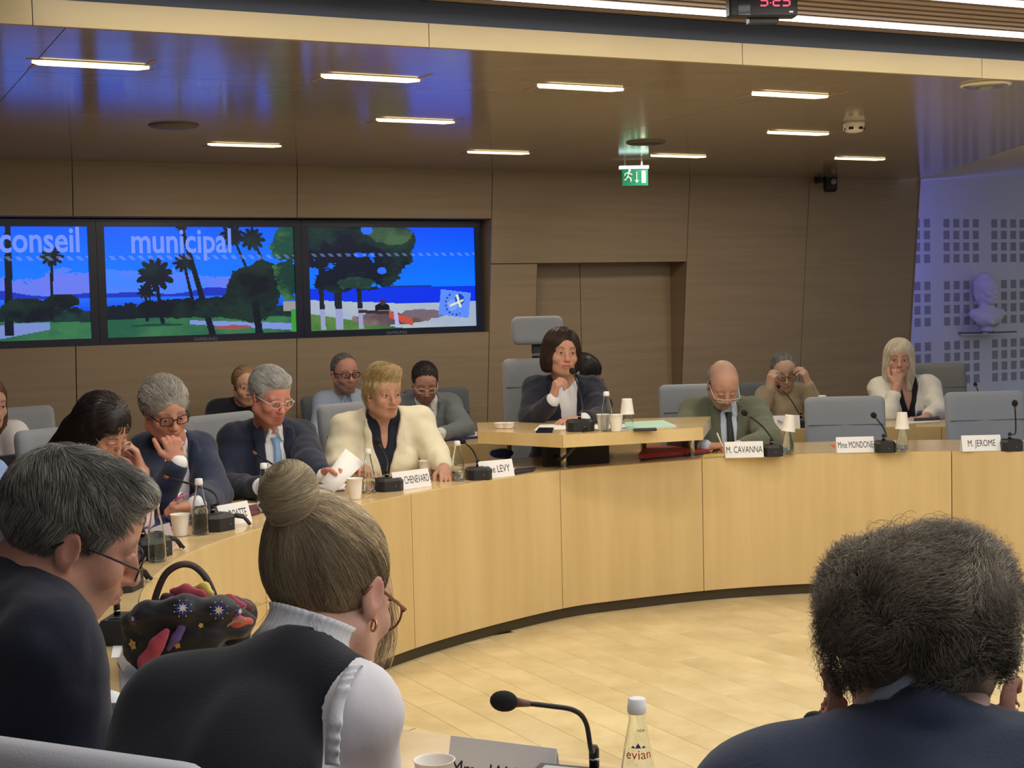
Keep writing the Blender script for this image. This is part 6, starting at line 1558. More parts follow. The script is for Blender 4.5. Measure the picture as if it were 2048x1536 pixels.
# -- person behind the chairwoman
def bk_hair(H, t, org):
    pr = [('E', (0, .020, .042), (.092, .112, .096), .01), ('E', (0, .03, -.09), (.098, .075, .13), .05), ('E', (0, -.122, -.052), (.052, .085, .094), .010, -1)]
    o, V, F = hair_shell('hair', H, t, org, pr, (28, 25, 28), .007, None, seed=6)
    strands('hair_locks', V, F, H, t, org, 500, 10, .012, lambda p: stk(p[:, 0]*3, .2, -.8), (30, 27, 30), .0016, (0, .005), .3, 6)
person('dark long-haired person seated behind the chairwoman, mostly hidden', P(1170, 752, 9.35), 95, 25, 0, 1.05, J(1140, 815, 9.4), J(1198, 812, 9.4), J(1135, 860, 9.3), J(1205, 855, 9.3), tone=(190, 140, 118), shirt=dict(m=C_white), jacket=dict(m=C_black), fem=True, hairfn=bk_hair, fine=.007, seed=16, chair_z=.56)
# -- bald man in green-grey jacket, writing
def cv_hair(H, t, org):
    pr = [('E', (0, .026, .015), (.083, .097, .082), .01), ('E', (0, -.05, .10), (.064, .115, .11), .015, -1), ('E', (0, -.10, -.03), (.07, .085, .12), .01, -1), ('B', (0, 0, -.14), (.2, .2, .07), .012, -1)]+EARCUT
    o, V, F = hair_shell('hair', H, t, org, pr, (136, 134, 126), .0045, None, seed=6)
    strands('hair_locks', V, F, H, t, org, 1500, 4, .007, lambda p: stk(p[:, 0]*2, .6, -.7), (150, 148, 140), .0009, (0, .004), .25, 6, col2=(176, 174, 166))
person('balding man with a grey beard in a green-grey jacket, writing with head bowed', P(1446, 772, 8.28), 8, 36, 0, 1.15, J(1384, 826, 8.42), J(1512, 824, 8.46), J(1358, 892, 8.15), J(1540, 880, 8.15), J(1410, 893, 7.92), J(1475, 896, 7.93),
       handR=dict(n=(.2, .1, -1), d=(1, -.1, .05), curl=(.7, .85, .95, 1.0), thumb=(.6, .4)), handL=dict(n=(0, .1, -1), d=(-1, 0, 0), curl=(.5, .5, .6, .6)), tone=(206, 150, 126), brow=(130, 116, 104), shirt=dict(m=C_bw, v=.06, w=.035), collar='shirt', tie=C_dtie, jacket=dict(m=C_green), hairfn=cv_hair, hkw=dict(closed=True, old=True, nose=1.15), ckw=dict(beard=(150, 146, 140), beardamt=.75, stub=(150, 128, 116)),
       gl=dict(m=G_clear, w=.024, h=.014, half=True, slide=.03, drop=.016, r=.002), vdepth=.36, vwid=.066, seed=17, belly=.02)
# -- woman holding her glasses
def gh_hair(H, t, org):
    pr = [('E', (0, .024, .040), (.081, .102, .090), .01), ('E', (0, .10, .0), (.045, .04, .045), .02), ('E', (0, -.114, -.040), (.062, .085, .100), .010, -1), ('B', (0, 0, -.13), (.2, .2, .07), .012, -1)]+EARCUT
    o, V, F = hair_shell('hair', H, t, org, pr, (92, 92, 92), .005, None, seed=6)
    strands('hair_locks', V, F, H, t, org, 1600, 8, .012, lambda p: stk(-p[:, 0]*2, 1, .1), (90, 90, 90),   .0011, (0, .002), .3, 6, col2=(140, 138, 132))
def gh_extra(H, t, org, k):
    S, up, fr = k['S'], k['up'], k['fr']
    sdf_obj('vest_front', [E(S-up*.17+fr*.055, (.075, .075, .17), k['R3'], .02)], C_mid, t, org, .009, .009, [])
person('grey-haired woman in a beige and grey knit adjusting her round glasses with both hands', P(1567, 748, 9.85), 2, 16, 0, 1.10, J(1531, 792, 9.92), J(1612, 790, 9.92), J(1520, 822, 9.72), J(1630, 808, 9.72), J(1541, 780, 9.66), J(1618, 772, 9.68),
       handR=dict(n=(.8, .5, 0), d=(.08, 0, 1), curl=(.55, .7, .8, .9), thumb=(.6, .1)), handL=dict(n=(-.8, .5, 0), d=(-.32, 0, 1), curl=(.5, .6, .7, .8), thumb=(.6, .1)), tone=(186, 146, 124), brow=(80, 72, 66), shirt=dict(m=C_beige), fem=True, hairfn=gh_hair, hkw=dict(closed=True, old=True, jaw=.92), gl=dict(m=G_black, style='round', w=.024, h=.021, r=.0018), seed=18, extra=gh_extra)
# -- white-haired woman in white jacket
def wh_hair(H, t, org):
    pr = [('E', (0, .020, .044), (.090, .110, .094), .01), ('E', (-.068, .015, -.050), (.034, .060, .110), .03), ('E', (.068, .015, -.050), (.034, .060, .110), .03), ('E', (0, .06, -.06), (.07, .05, .10), .04), ('C', (-.07, .0, -.10), (-.065, -.01, -.17), .026, .016, .02), ('C', (.07, .0, -.10), (.068, -.01, -.19), .026, .016, .02),
          ('E', (0, -.112, -.060), (.052, .085, .106), .010, -1)]
    o, V, F = hair_shell('hair', H, t, org, pr, (206, 198, 176), .005, lambda V: .0015*lump(V, 100, 4), seed=8)
    strands('hair_locks', V, F, H, t, org, 3200, 12, .012, lambda p: stk(p[:, 0]*4, .1, -.9), (196, 186, 160), .0011, (0, .003), .16, 8, col2=(236, 232, 216), mask=lambda p: np.where(p[:, 1] < .12, 1., .3))
person('platinum-haired woman in a white jacket over a black top, hand on her chin', P(1798, 721, 9.98), -12, 2, 2, 1.14, J(1758, 778, 10.05), J(1858, 776, 10.05), J(1776, 828, 9.75), J(1876, 822, 9.85), J(1794, 772, 9.78), J(1848, 838, 9.62),
       handR=dict(n=(.1, .8, .2), d=(.12, .12, 1), curl=(1.0, 1.1, 1.2, 1.2), thumb=(.3, .2)), handL=dict(n=(0, 0, -1), d=(-1, -.3, 0), curl=(.3, .3, .35, .4)), tone=(204, 148, 124), brow=(110, 90, 76), lips=(186, 120, 110), shirt=dict(m=cloth('black camisole', (22, 22, 28)), v=.12, w=.062, arms=0), jacket=dict(m=C_linen, open=.02), fem=True, hairfn=wh_hair, hkw=dict(jaw=.95), cuffs=False, sleeve_end=.62, vdepth=.30, vwid=.088, seed=19, gaze=(-.2, 0), ckw=dict(lash=.9))
# -- bearded man in a light blue shirt
person('bearded man with dark-framed glasses in a light blue shirt, back row', P(690, 750, 9.15), 28, 4, 0, 1.08, J(648, 806, 9.22), J(732, 804, 9.3), J(636, 872, 9.05), J(748, 870, 9.1), J(668, 900, 8.85), J(730, 896, 8.9), tone=(190, 132, 114), brow=(70, 60, 56), handR=dict(n=(0, 0, -1), **REL), handL=dict(n=(0, 0, -1), **REL),
       shirt=dict(m=C_blue, v=.07, w=.03), collar='shirt', hairfn=short_hair((104, 98, 94), .004, .060, 700, (130, 122, 116), messy=.001, width=.0016, steps=3, seed=41, fine=.005), hkw=dict(nose=1.05), ckw=dict(beard=(112, 106, 102), beardamt=.8, stub=(110, 96, 90)), gl=dict(m=G_black, w=.026, h=.015, r=.0024), seed=20, gaze=(.2, 0))
# -- man in the grey blazer looking down
person('dark-haired man with thin glasses in a grey blazer looking down, back row', P(850, 768, 9.28), 10, 27, 0, 1.08, J(806, 816, 9.4), J(900, 814, 9.42), J(792, 866, 9.2), J(928, 862, 9.2), J(826, 868, 8.98), J(880, 868, 8.95),
       handR=dict(n=(0, 0, -1), d=(.8, -.4, .3), **REL), handL=dict(n=(0, 0, -1), d=(-.8, -.3, 0), **REL), tone=(196, 138, 118), brow=(52, 44, 42), shirt=dict(m=C_white, v=.09, w=.045), collar='shirt', jacket=dict(m=C_gry), hairfn=short_hair((42, 36, 36), .008, .062, 800, (64, 56, 54), messy=.003, seed=42, fine=.005), hkw=dict(closed=True, nose=1.1, fat=.003), ckw=dict(beard=(70, 62, 60), beardamt=.5), gl=dict(m=G_clear, w=.025, h=.016, slide=.01), seed=22, vdepth=.38, vwid=.085)
# -- blonde woman behind the silver-haired man
def bl_hair(H, t, org):
    pr = [('E', (0, .022, .042), (.084, .104, .092), .01), ('E', (0, .08, -.02), (.06, .045, .06), .03), ('E', (0, -.118, -.044), (.062, .085, .104), .010, -1), ('B', (0, 0, -.15), (.2, .2, .06), .02, -1)]
    o, V, F = hair_shell('hair', H, t, org, pr, (150, 116, 84), .006, None, seed=6)
    strands('hair_locks', V, F, H, t, org, 1600, 8, .012, lambda p: stk(p[:, 0], 1, -.3), (156, 124, 90), .0012, (0, .003), .25, 6, col2=(196, 168, 126))
person('blonde woman in a black top half hidden behind the silver-haired man', P(492, 776, 8.9), 22, 3, 0, 1.04, J(436, 822, 8.95), J(540, 822, 9.0), J(420, 880, 8.8), J(556, 880, 8.8), tone=(214, 158, 128), brow=(120, 90, 66), shirt=dict(m=C_black), fem=True, hairfn=bl_hair, seed=23, fine=.005)
# -- people at the far left edge
def lf_hair(H, t, org):
    pr = [('E', (0, .020, .044), (.086, .106, .092), .01), ('E', (.064, .015, -.080), (.034, .050, .13), .03), ('E', (-.064, .015, -.080), (.034, .050, .13), .03), ('E', (0, -.122, -.050), (.055, .085, .1), .010, -1)]
    o, V, F = hair_shell('hair', H, t, org, pr, (104, 72, 54), .007, None, seed=6)
    strands('hair_locks', V, F, H, t, org, 500, 10, .012, lambda p: stk(p[:, 0]*3, .1, -.9), (110, 76, 56), .0014, (0, .005), .3, 6)
person('brown-haired person in white at the far left edge behind a laptop', P(-22, 812, 7.1), 45, 8, 0, 1.05, J(-50, 885, 7.25), J(28, 872, 7.2), J(-70, 950, 7.1), J(52, 940, 7.0), J(-30, 960, 6.8), J(20, 955, 6.75), handR=dict(n=(0, 0, -1), **REL), handL=dict(n=(0, 0, -1), **REL), shirt=dict(m=C_white), fem=True, hairfn=lf_hair, seed=24, fine=.006)
person('person in pale denim cut off by the left edge', P(-110, 830, 4.55), 60, 10, 0, 1.05, J(-190, 940, 4.7), J(-25, 962, 4.75), J(-200, 1080, 4.5), J(-15, 1080, 4.45), shirt=dict(m=C_denim), hairfn=short_hair((70, 60, 54), .01, n=300), seed=25, fine=.007)

# ---------------- foreground
# -- man at left seen from the side and behind
def fl_hair(H, t, org):
    pr = [('E', (0, .020, .040), (.0845, .105, .094), .01), ('E', (0, -.050, .096), (.058, .045, .026), .03), ('E', (0, -.128, -.040), (.070, .085, .098), .012, -1), ('B', (0, -.085, -.085), (.2, .11, .068), .012, -1), ('B', (0, 0, -.145), (.2, .2, .075), .015, -1)]+EARCUT
    o, V, F = hair_shell('hair', H, t, org, pr, (80, 78, 74), .004, lambda V: .0012*lump(V, 240, 3), seed=3, var=.18)
    def dirf(p):
        low = p[:, 2] < .03
        return stk(np.where(low, 0, p[:, 0]*9+.35*np.sin(p[:, 1]*50)), np.where(low, .25, (p[:, 1]-.065)*9+.3*np.sin(p[:, 0]*45)), np.where(low, -.9, -.35))
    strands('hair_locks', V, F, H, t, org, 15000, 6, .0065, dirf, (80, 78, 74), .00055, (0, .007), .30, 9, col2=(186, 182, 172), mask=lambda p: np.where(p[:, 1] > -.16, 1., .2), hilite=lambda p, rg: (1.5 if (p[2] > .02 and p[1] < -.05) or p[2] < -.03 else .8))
def fl_extra(H, t, org, k):
    nb = k['nb']; nd = nrm(H['T']((0, .03, -.09))-nb); e1 = nrm(k['ax']-nd*(k['ax']@nd)); e2 = np.cross(nd, e1)
    MB().tube([nb+nd*.052+(e1*math.cos(a)+e2*math.sin(a))*.079-org for a in np.linspace(0, 2*math.pi, 41)[:-1]], .012, 8, closed=True, flat=1.6).build('shirt_collar', C_white, t)
person('grey-haired man in a dark navy suit in the left foreground, bent over reading', P(146, 1072, 2.46), 112, 24, -5, 1.10, P(98, 1300, 2.28), P(-70, 1225, 2.74), P(150, 1560, 2.30), P(40, 1520, 2.85), P(236, 1455, 2.50), P(220, 1420, 2.85),
       handR=dict(n=(0, 0, -1), d=(.9, .3, .15), **REL), handL=dict(n=(0, 0, -1), d=(.9, 0, 0), **REL), pel=A(-1.05, 2.18, .56), nbp=P(16, 1118, 2.52), extra=fl_extra, tone=(200, 140, 116), brow=(90, 80, 74), shirt=dict(m=C_white), collar='shirt', jacket=dict(m=C_navy2), hairfn=fl_hair, hkw=dict(old=True, nose=1.1, fat=.004, closed=True), ckw=dict(beard=(150, 140, 132), beardamt=.35), gl=dict(m=G_black, w=.023, h=.018, r=.0014, slide=.014, drop=.01), seed=26, fine=.0032, bs=1.12, neckr=.060, skirt=(30, 32, 44))
# -- bun-haired woman
def bn_hair(H, t, org):
    pr = [('E', (0, .026, .040), (.0850, .108, .095), .01), ('E', (0, .085, .08), (.05, .04, .045), .03), ('E', (0, -.120, -.042), (.066, .085, .102), .012, -1), ('B', (0, -.09, -.085), (.2, .085, .062), .012, -1), ('B', (0, 0, -.148), (.2, .2, .078), .02, -1), ('E', (-.084, -.002, -.022), (.024, .030, .040), .008, -1), ('E', (.084, -.002, -.022), (.024, .030, .040), .008, -1)]
    o, V, F = hair_shell('hair', H, t, org, pr, (98, 80, 64), .0038, lambda V: .0008*lump(V, 200, 3), seed=3, var=.2)
    knot = np.array([0.0, .108, .084]); bc = np.array([0, .136, .114])
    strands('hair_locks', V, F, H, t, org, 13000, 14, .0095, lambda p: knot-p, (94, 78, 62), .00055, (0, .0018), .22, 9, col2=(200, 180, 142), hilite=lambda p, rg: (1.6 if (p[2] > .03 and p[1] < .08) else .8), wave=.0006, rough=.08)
    b, VB, FB = hair_shell('bun', H, t, org, [('E', bc, (.042, .036, .043), .01), ('E', (.003, .116, .090), (.030, .030, .03), .02)], (150, 130, 100), .0035, lambda V: .0015*lump(V, 200, 3), var=.2)
    strands('bun_locks', VB, FB, H, t, org, 5000, 12, .0085, lambda p: np.cross(p-bc, np.array([.2, .75, .55]))+.25*(p-knot), (138, 118, 90), .0006, (0, .0025), .22, 10, col2=(228, 210, 172), rough=.1)
    MB().tube([H['T'](knot+np.array([.031*math.cos(a), .005*math.cos(a)*0+.006-.022*math.sin(a), .006+.022*math.sin(a)]))-org for a in np.linspace(0, 2*math.pi, 21)[:-1]], .0035, 8, closed=True).build('hair_tie', G_black, t)
    rg = np.random.default_rng(3)
    V2 = []; mb = MB()
    for i in range(90):
        a = np.array([-.005+rg.normal()*.006, -.070+rg.normal()*.006, .085+rg.normal()*.008]); w = rg.normal()*.003
        pts_ = [H['T'](a)-org, H['T'](a+np.array([w, -.036, -.025]))-org, H['T'](a+np.array([w*1.5, -.062+w, -.075]))-org, H['T'](a+np.array([w*2, -.078+w*1.5, -.125]))-org, H['T'](a+np.array([w*2, -.066+w*2, -.160+rg.normal()*.005]))-org]
        c_ = []
        for q in range(len(pts_)-1):
            for u_ in (0, .33, .66): 
                p0, p1, p2, p3 = pts_[max(q-1, 0)], pts_[q], pts_[q+1], pts_[min(q+2, 4)]; c_.append(.5*((2*p1)+(p2-p0)*u_+(2*p0-5*p1+4*p2-p3)*u_*u_+(3*p1-p0-3*p2+p3)*u_**3))
        c_.append(pts_[-1]); mb.tube(c_, [.0006]*(len(c_)-1)+[.0002], 4)
    tag(mb.build('loose_lock', mat('blonde lock', srgb(190, 172, 136), .4, spec=.4), t), kind='stuff')
    mb = MB()
    for i in range(40):
        a = np.array([rg.uniform(-.06, .06), .098+rg.normal()*.006, -.045+rg.normal()*.012]); dv = np.array([a[0]*.3, .012, -.022])*rg.uniform(.5, 1.4)+rg.normal(size=3)*.004
        mb.tube([H['T'](a)-org, H['T'](a+dv*.5+rg.normal(size=3)*.002)-org, H['T'](a+dv)-org], [.0004, .0003, .0002], 3)
    tag(mb.build('nape_wisps', mat('wispy hair', srgb(150, 126, 96), .4), t), kind='stuff')
def bn_extra(H, t, org, k):
    S, up, fr, ax, nb, bs, R3 = k['S'], k['up'], k['fr'], k['ax'], k['nb'], k['bs'], k['R3']
    # ruffled stand collar
    ring = []; n = 120; v = []; hn = H['T']((0, .035, -.085)); nd = nrm(A(.30, .30, .88)); cc = A(*BCC)
    e1 = nrm(ax-nd*(ax@nd)); e2 = np.cross(nd, e1)
    for j, (h_, r_) in enumerate(((-.022, .073), (.0, .064), (.012, .0615), (.024, .0620), (.031, .065))):
        for i in range(n):
            a = 2*math.pi*i/n; w = (.0016*math.sin(a*38+math.sin(a*5)*2)*(1.0 if j in (0, 4) else .35))
            v.append(cc+nd*(h_-.012*math.cos(a+1.57)*0)+(e1*math.cos(a)+e2*math.sin(a))*(r_+w)-org)
    f = [(j*n+i, j*n+(i+1) % n, (j+1)*n+(i+1) % n, (j+1)*n+i) for j in range(4) for i in range(n)]
    o = raw('ruffled_collar', v, f, C_white, t, smooth=True); md = o.modifiers.new('s', 'SOLIDIFY'); md.thickness = .003
    for x in (-1, 1): MB().tube([H['T']((x*.080+.004*math.cos(a), .002+.005*math.cos(a)*0, -.050+.008*math.sin(a)))-org for a in np.linspace(0, 2*math.pi, 15)[:-1]], .0022, 6, closed=True).build('earring', G_gold, t)
    # ruffles where the vest ends at the shoulders
    for sh, sx in ((k['shR'], -1), (k['shL'], 1)):
        pass
BW = dict(c=P(664, 1186, 2.17)); BNB = P(600, 1338, 2.05); BCC = P(612, 1274, 2.09)
fg_top = cloth('dark knit vest', (24, 27, 38), .95, (300, .3)); fg_sleeve = cloth('white sheer sleeve', (226, 222, 228), .7, (60, .2))
t_bun, H_bun = person('woman with a blonde bun, black vest and ruffled white blouse, seen from behind', BW['c'], 151, 24, 6, 1.02, P(702, 1432, 1.99), P(362, 1440, 2.02), P(728, 1700, 2.10), P(350, 1700, 2.25), P(650, 1680, 2.35), P(480, 1640, 2.42),
       handR=dict(n=(0, 0, -1), d=(-.5, .8, 0), **REL), handL=dict(n=(0, 0, -1), d=(.3, .9, 0), **REL), pel=A(-.44, 1.66, .56), tone=(212, 156, 132), lips=(180, 100, 92), brow=(110, 88, 66), shirt=dict(m=fg_sleeve), fem=True, hairfn=bn_hair, hkw=dict(closed=True), gl=dict(m=G_tort, style='round', w=.026, h=.023, r=.0018, slide=.008, drop=.01), seed=27, nbp=BNB, fine=.0032, bs=1.06, extra=bn_extra, fold=.004, neckr=.047, skirt=(28, 30, 40))
def vest(t, shR, shL, pel, H, bs, m, name='vest', seed=3):
    shR, shL, pel = A(*shR), A(*shL), A(*pel); S = (shR+shL)/2; ax = nrm(shL-shR); up = nrm(S-pel); fr = nrm(np.cross(ax, up)); R3 = np.array([ax, -fr, up]).T; hw = np.linalg.norm(shL-shR)/2; TL = np.linalg.norm(S-pel); org = A(*t.location)
    nb = A(*BNB); i = .022
    pr = [E(S-up*.115*bs+fr*.005, ((hw*.86+.012+i), .108*bs+i, .175*bs+i*.6), R3, .05), E(pel+up*(TL*.36), (.142*bs+i, .112*bs+i, .19*bs), R3, .06), E(pel+up*.03, (.168*bs+i, .122*bs+i, .12*bs), R3, .06)]
    pr += [Cp(nb-up*.01, shR+up*.008, .046*bs+i*.7, .050*bs+i*.8, .04), Cp(nb-up*.01, shL+up*.008, .046*bs+i*.7, .050*bs+i*.8, .04)]
    pr.append(E(shR-ax*.070*bs-up*.10*bs, (.085*bs, .2*bs, .19*bs), R3, .01, -1)); pr.append(Cp(shL-up*.0, shL+ax*.01-up*.36, .085*bs, .10*bs, .04))
    nd = nrm(H['T']((0, .035, -.085))-nb); pr.append(Cp(nb+nd*.16, nb-nd*.002, .085, .060, .004, -1))
    sdf_obj(name, pr, m, t, org, .006, .010, None, None, lambda V: .0035*(lump(V, 20, seed)+.4*lump(V, 50, seed+1)))
    # frill along each armhole
    for sh, x in ((shR, -1),):
        v = []; n = 90
        for j, (o_, w_) in enumerate(((-.006, .0), (.012, .4), (.026, 1.0))):
            for q in range(n):
                a = -1.0+4.6*q/(n-1)*.72; rr_ = .088*bs+.006; w = .0032*w_*math.sin(q*.9+math.sin(q*.23)*3)
                v.append(sh-ax*x*.002-up*.028*bs+(up*math.cos(a)*1.0-fr*math.sin(a)*1.05)*(rr_+w+.004*w_-.004)+ax*x*(o_*.6+w*.5+.006)-org)
        f = [(j*n+q, j*n+q+1, (j+1)*n+q+1, (j+1)*n+q) for j in range(2) for q in range(n-1)]
        o = raw('shoulder_frill', v, f, C_white, t, smooth=True); md = o.modifiers.new('s', 'SOLIDIFY'); md.thickness = .003
vest(t_bun, P(702, 1432, 1.99), P(362, 1440, 2.02), (-.44, 1.66, .56), H_bun, 1.06, fg_top)
# -- curly-haired man, right foreground
def cu_hair(H, t, org):
    pr = [('E', (0, .026, .048), (.086, .108, .090), .01), ('E', (-.035, .03, .115), (.040, .045, .030), .03), ('E', (.045, .02, .105), (.035, .04, .034), .03), ('E', (0, -.128, -.030), (.070, .085, .090), .012, -1), ('B', (0, -.085, -.080), (.2, .11, .062), .012, -1), ('B', (0, 0, -.118), (.2, .2, .088), .02, -1), ('E', (-.100, .002, -.012), (.034, .046, .050), .012, -1), ('E', (.100, .002, -.012), (.034, .046, .050), .012, -1)]
    o, V, F = hair_shell('hair', H, t, org, pr, (92, 82, 70), .0042, lambda V: -.004+.0015*lump(V, 90, 3), seed=3, var=.15)
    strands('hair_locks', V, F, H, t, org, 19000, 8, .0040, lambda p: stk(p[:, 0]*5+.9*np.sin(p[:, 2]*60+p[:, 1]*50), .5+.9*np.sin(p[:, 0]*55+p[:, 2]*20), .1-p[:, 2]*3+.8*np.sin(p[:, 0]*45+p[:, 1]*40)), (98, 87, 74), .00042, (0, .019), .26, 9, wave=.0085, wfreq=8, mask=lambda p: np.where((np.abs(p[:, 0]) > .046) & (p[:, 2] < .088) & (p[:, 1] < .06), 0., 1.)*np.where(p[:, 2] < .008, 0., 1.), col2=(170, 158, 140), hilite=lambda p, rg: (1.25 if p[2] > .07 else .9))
    rg = np.random.default_rng(8); mb = MB()
    for i in range(260):
        a = rg.uniform(0, 2*math.pi); el = rg.uniform(.1, 1.5); d0 = np.array([math.cos(a)*math.cos(el), math.sin(a)*math.cos(el)*.9, math.sin(el)]); c0 = np.array([0, .026, .050])+d0*np.array([.086, .110, .098]); tang = nrm(np.cross(d0, rg.normal(size=3))); r0 = rg.uniform(.003, .011); pts_ = []
        for q in range(14): th = q*.34; pts_.append(H['T'](c0+d0*(r0*(1-math.cos(th))+.001*q)+tang*r0*math.sin(th))-org)
        mb.tube(pts_, [.00022]*13+[.00012], 3)
    tag(mb.build('loose_curls', mat('loose curls', srgb(140, 128, 112), .5, spec=.3), t), kind='stuff')
person('curly grey-haired man in a dark blue suit in the right foreground, seen from behind', P(1840, 1386, 1.46), 165, 22, 0, 1.0, P(2110, 1640, 1.34), P(1560, 1640, 1.36), P(2260, 1900, 1.45), P(1400, 1900, 1.5), P(2050, 1790, 1.80), P(1560, 1790, 1.80),
       handR=dict(n=(0, 0, -1), d=(-.3, .9, 0), **REL), handL=dict(n=(0, 0, -1), d=(.3, .9, 0), **REL), pel=A(.43, 1.02, .56), nbp=P(1845, 1505, 1.40), tone=(196, 138, 116), brow=(90, 84, 78), shirt=dict(m=C_bw), collar='shirt', jacket=dict(m=C_front), hairfn=cu_hair, hkw=dict(old=True, closed=True, earout=.010), seed=28, fine=.0032, bs=1.12, neckr=.064, skirt=(36, 40, 56))

# sheet held by the silver-haired man, pens
def held(name, label, cat, pts, m, child='sheet'):
    c = sum(A(*p) for p in pts)/len(pts); t = empty(name, c); tag(t, label, cat); n = len(pts)
    v = [A(*p)-c for p in pts]; mid = (v[0]+v[2])/2+A(0, .012, 0)
    v = v+[mid]; o = raw(child, v, [(0, 1, 4), (1, 2, 4), (2, 3, 4), (3, 0, 4)], m, t, smooth=True); md = o.modifiers.new('s', 'SOLIDIFY'); md.thickness = .0008; return t
held('paper_sheet', 'white sheet held up by the silver-haired man with the light blue tie', 'paper', [J(691, 897, 6.62), J(729, 926, 6.60), J(668, 986, 6.45), J(642, 964, 6.50)], M_paper)
def pen(label, a, b, m, r=.0042):
    a, b = A(*a), A(*b); t = empty('pen', a); tag(t, label, 'pen'); MB().tube([a-a, (b-a)*.9], r, 8).build('barrel', m, t); MB().tube([(b-a)*.9, b-a], [r, .001], 8).build('tip', M_metal, t)
pen('pink pen in the hand of the grey-haired man resting his chin', J(376, 987, 5.68), J(345, 1003, 5.66), mat('pink plastic', srgb(206, 84, 160), .3))
pen('white pen in the hand of the bald man writing', J(1434, 866, 7.9), J(1447, 897, 7.86), M_white)
# ============================================================ MARBLE BUST
M_marble = mat('white marble', srgb(214, 212, 214), .5, noise=(12, .03))
bc_ = deep(bu, bz, PB+0.16); sB_ = 1.0
t = empty('marble_bust', A(bc_[0], bc_[1], bc_[2]+.001)); tag(t, 'white marble bust of a veiled woman on the glass shelf', 'sculpture'); org = A(*t.location)
Hb = make_H(org+A(0.0, 0, .385), 24, 2, -4, 1.10); Tb = Hb['T']
pr = head_prims(Hb, fem=True, closed=True, ears=False)
pr = [E(Tb((0, .030, .040)), np.array((.088, .104, .092))*1.1, Hb['R'], .02), E(Tb((0, .06, -.03)), np.array((.080, .06, .10))*1.1, Hb['R'], .03), E(Tb((0, .03, .115)), np.array((.05, .06, .03))*1.1, Hb['R'], .03), E(Tb((0, -.112, -.038)), np.array((.060, .08, .098))*1.1, Hb['R'], .008, -1)]+pr
pr += [Cp(Tb((0, .02, -.06)), org+A(0, .02, .20), .055, .062, .03), Cp(org+A(-.115, .02, .165), org+A(.115, .02, .165), .050, .050, .05), E(org+A(0, -.01, .12), (.125, .085, .09), None, .04), Cp(org+A(-.11, -.03, .16), org+A(.02, -.085, .08), .018, .022, .015), Cp(org+A(0, 0, .015), org+A(0, 0, .06), .062, .055, .02)]
pr.append(Bx(org+A(0, 0, -.1), (.3, .3, .1), None, .002, .004, -1))

sdf_obj('figure', pr, M_marble, t, org, .006, .006, None, None, lambda V: .0015*lump(V, 60, 2))

# ============================================================ HANDBAG AND SCARF on the ring
M_leather = mat('dark brown leather', srgb(62, 50, 48), .4, bump=(200, .3)); M_bagc = mat('black bag cloth', srgb(30, 30, 36), .6)
bY = 3.46; bc_ = P(392, 1300, bY); t = empty('handbag', (bc_[0], bc_[1], TZ+.0006)); tag(t, 'dark handbag with a brown strap handle standing on the table under a flowered scarf', 'handbag'); org = A(*t.location)
Rb = rz(.15)
sdf_obj('body', [Bx(org+A(.01, .02, .068), (.115, .055, .065), Rb, .03, .01), Cp(org+A(-.09, .02, .125), org+A(.11, .02, .120), .035, .035, .03)], M_bagc, t, org, .006, .006)
hp_ = [P(*q) for q in ((304, 1235, 3.46), (311, 1195, 3.47), (330, 1150, 3.48), (358, 1130, 3.49), (385, 1131, 3.50), (408, 1150, 3.50), (424, 1180, 3.50), (436, 1215, 3.50))]
pts_ = []
for i in range(len(hp_)-1):
    p0, p1, p2, p3 = hp_[max(i-1, 0)], hp_[i], hp_[i+1], hp_[min(i+2, len(hp_)-1)]
    for k in range(5): q = k/5; pts_.append(.5*((2*p1)+(p2-p0)*q+(2*p0-5*p1+4*p2-p3)*q*q+(3*p1-p0-3*p2+p3)*q**3)-org)
MB().tube(pts_+[hp_[-1]-org], .0085, 10, flat=.45).build('handle', M_leather, t)
M_scarf = cloth('black scarf silk', (27, 27, 36), .6); M_pinkf = cloth('raspberry lining', (176, 70, 92), .7); M_yelf = cloth('yellow patch', (226, 204, 110), .7); M_purp = cloth('purple trim', (104, 78, 146), .7); M_coral = cloth('coral trim', (190, 88, 82), .7)
F_ = lambda x, y, Y: P(x, y, Y)
t = empty('scarf', (bc_[0], bc_[1]-.05, TZ+.0006)); tag(t, 'black scarf with flowers and raspberry edges draped over the handbag', 'scarf'); org = A(*t.location)
main = [Cp(F_(262, 1247, 3.40), F_(300, 1232, 3.38), .022, .030, .02), Cp(F_(300, 1232, 3.38), F_(370, 1222, 3.37), .030, .037, .02), Cp(F_(370, 1222, 3.37), F_(440, 1222, 3.38), .037, .032, .02), Cp(F_(440, 1222, 3.38), F_(498, 1240, 3.42), .032, .018, .02),
        Cp(F_(262, 1250, 3.40), F_(272, 1300, 3.40), .022, .026, .02, flat=(A(0, 1, 0), .6)), Cp(F_(272, 1300, 3.40), F_(288, 1350, 3.39), .028, .010, .02, flat=(A(0, 1, 0), .6)), Cp(F_(300, 1285, 3.40), F_(420, 1275, 3.38), .035, .035, .03), Cp(F_(400, 1265, 3.38), F_(480, 1262, 3.40), .030, .022, .02), Cp(F_(330, 1195, 3.42), F_(365, 1200, 3.42), .014, .018, .01), Cp(F_(340, 1310, 3.42), F_(420, 1320, 3.42), .05, .05, .03)]
so, sV, sF = sdf_obj('cloth', main, M_scarf, t, org, .004, .004, None, None, lambda V: .0035*lump(V*np.array([.5, 1, 1.4]), 60, 3)+.0012*lump(V, 160, 5), ret=True)
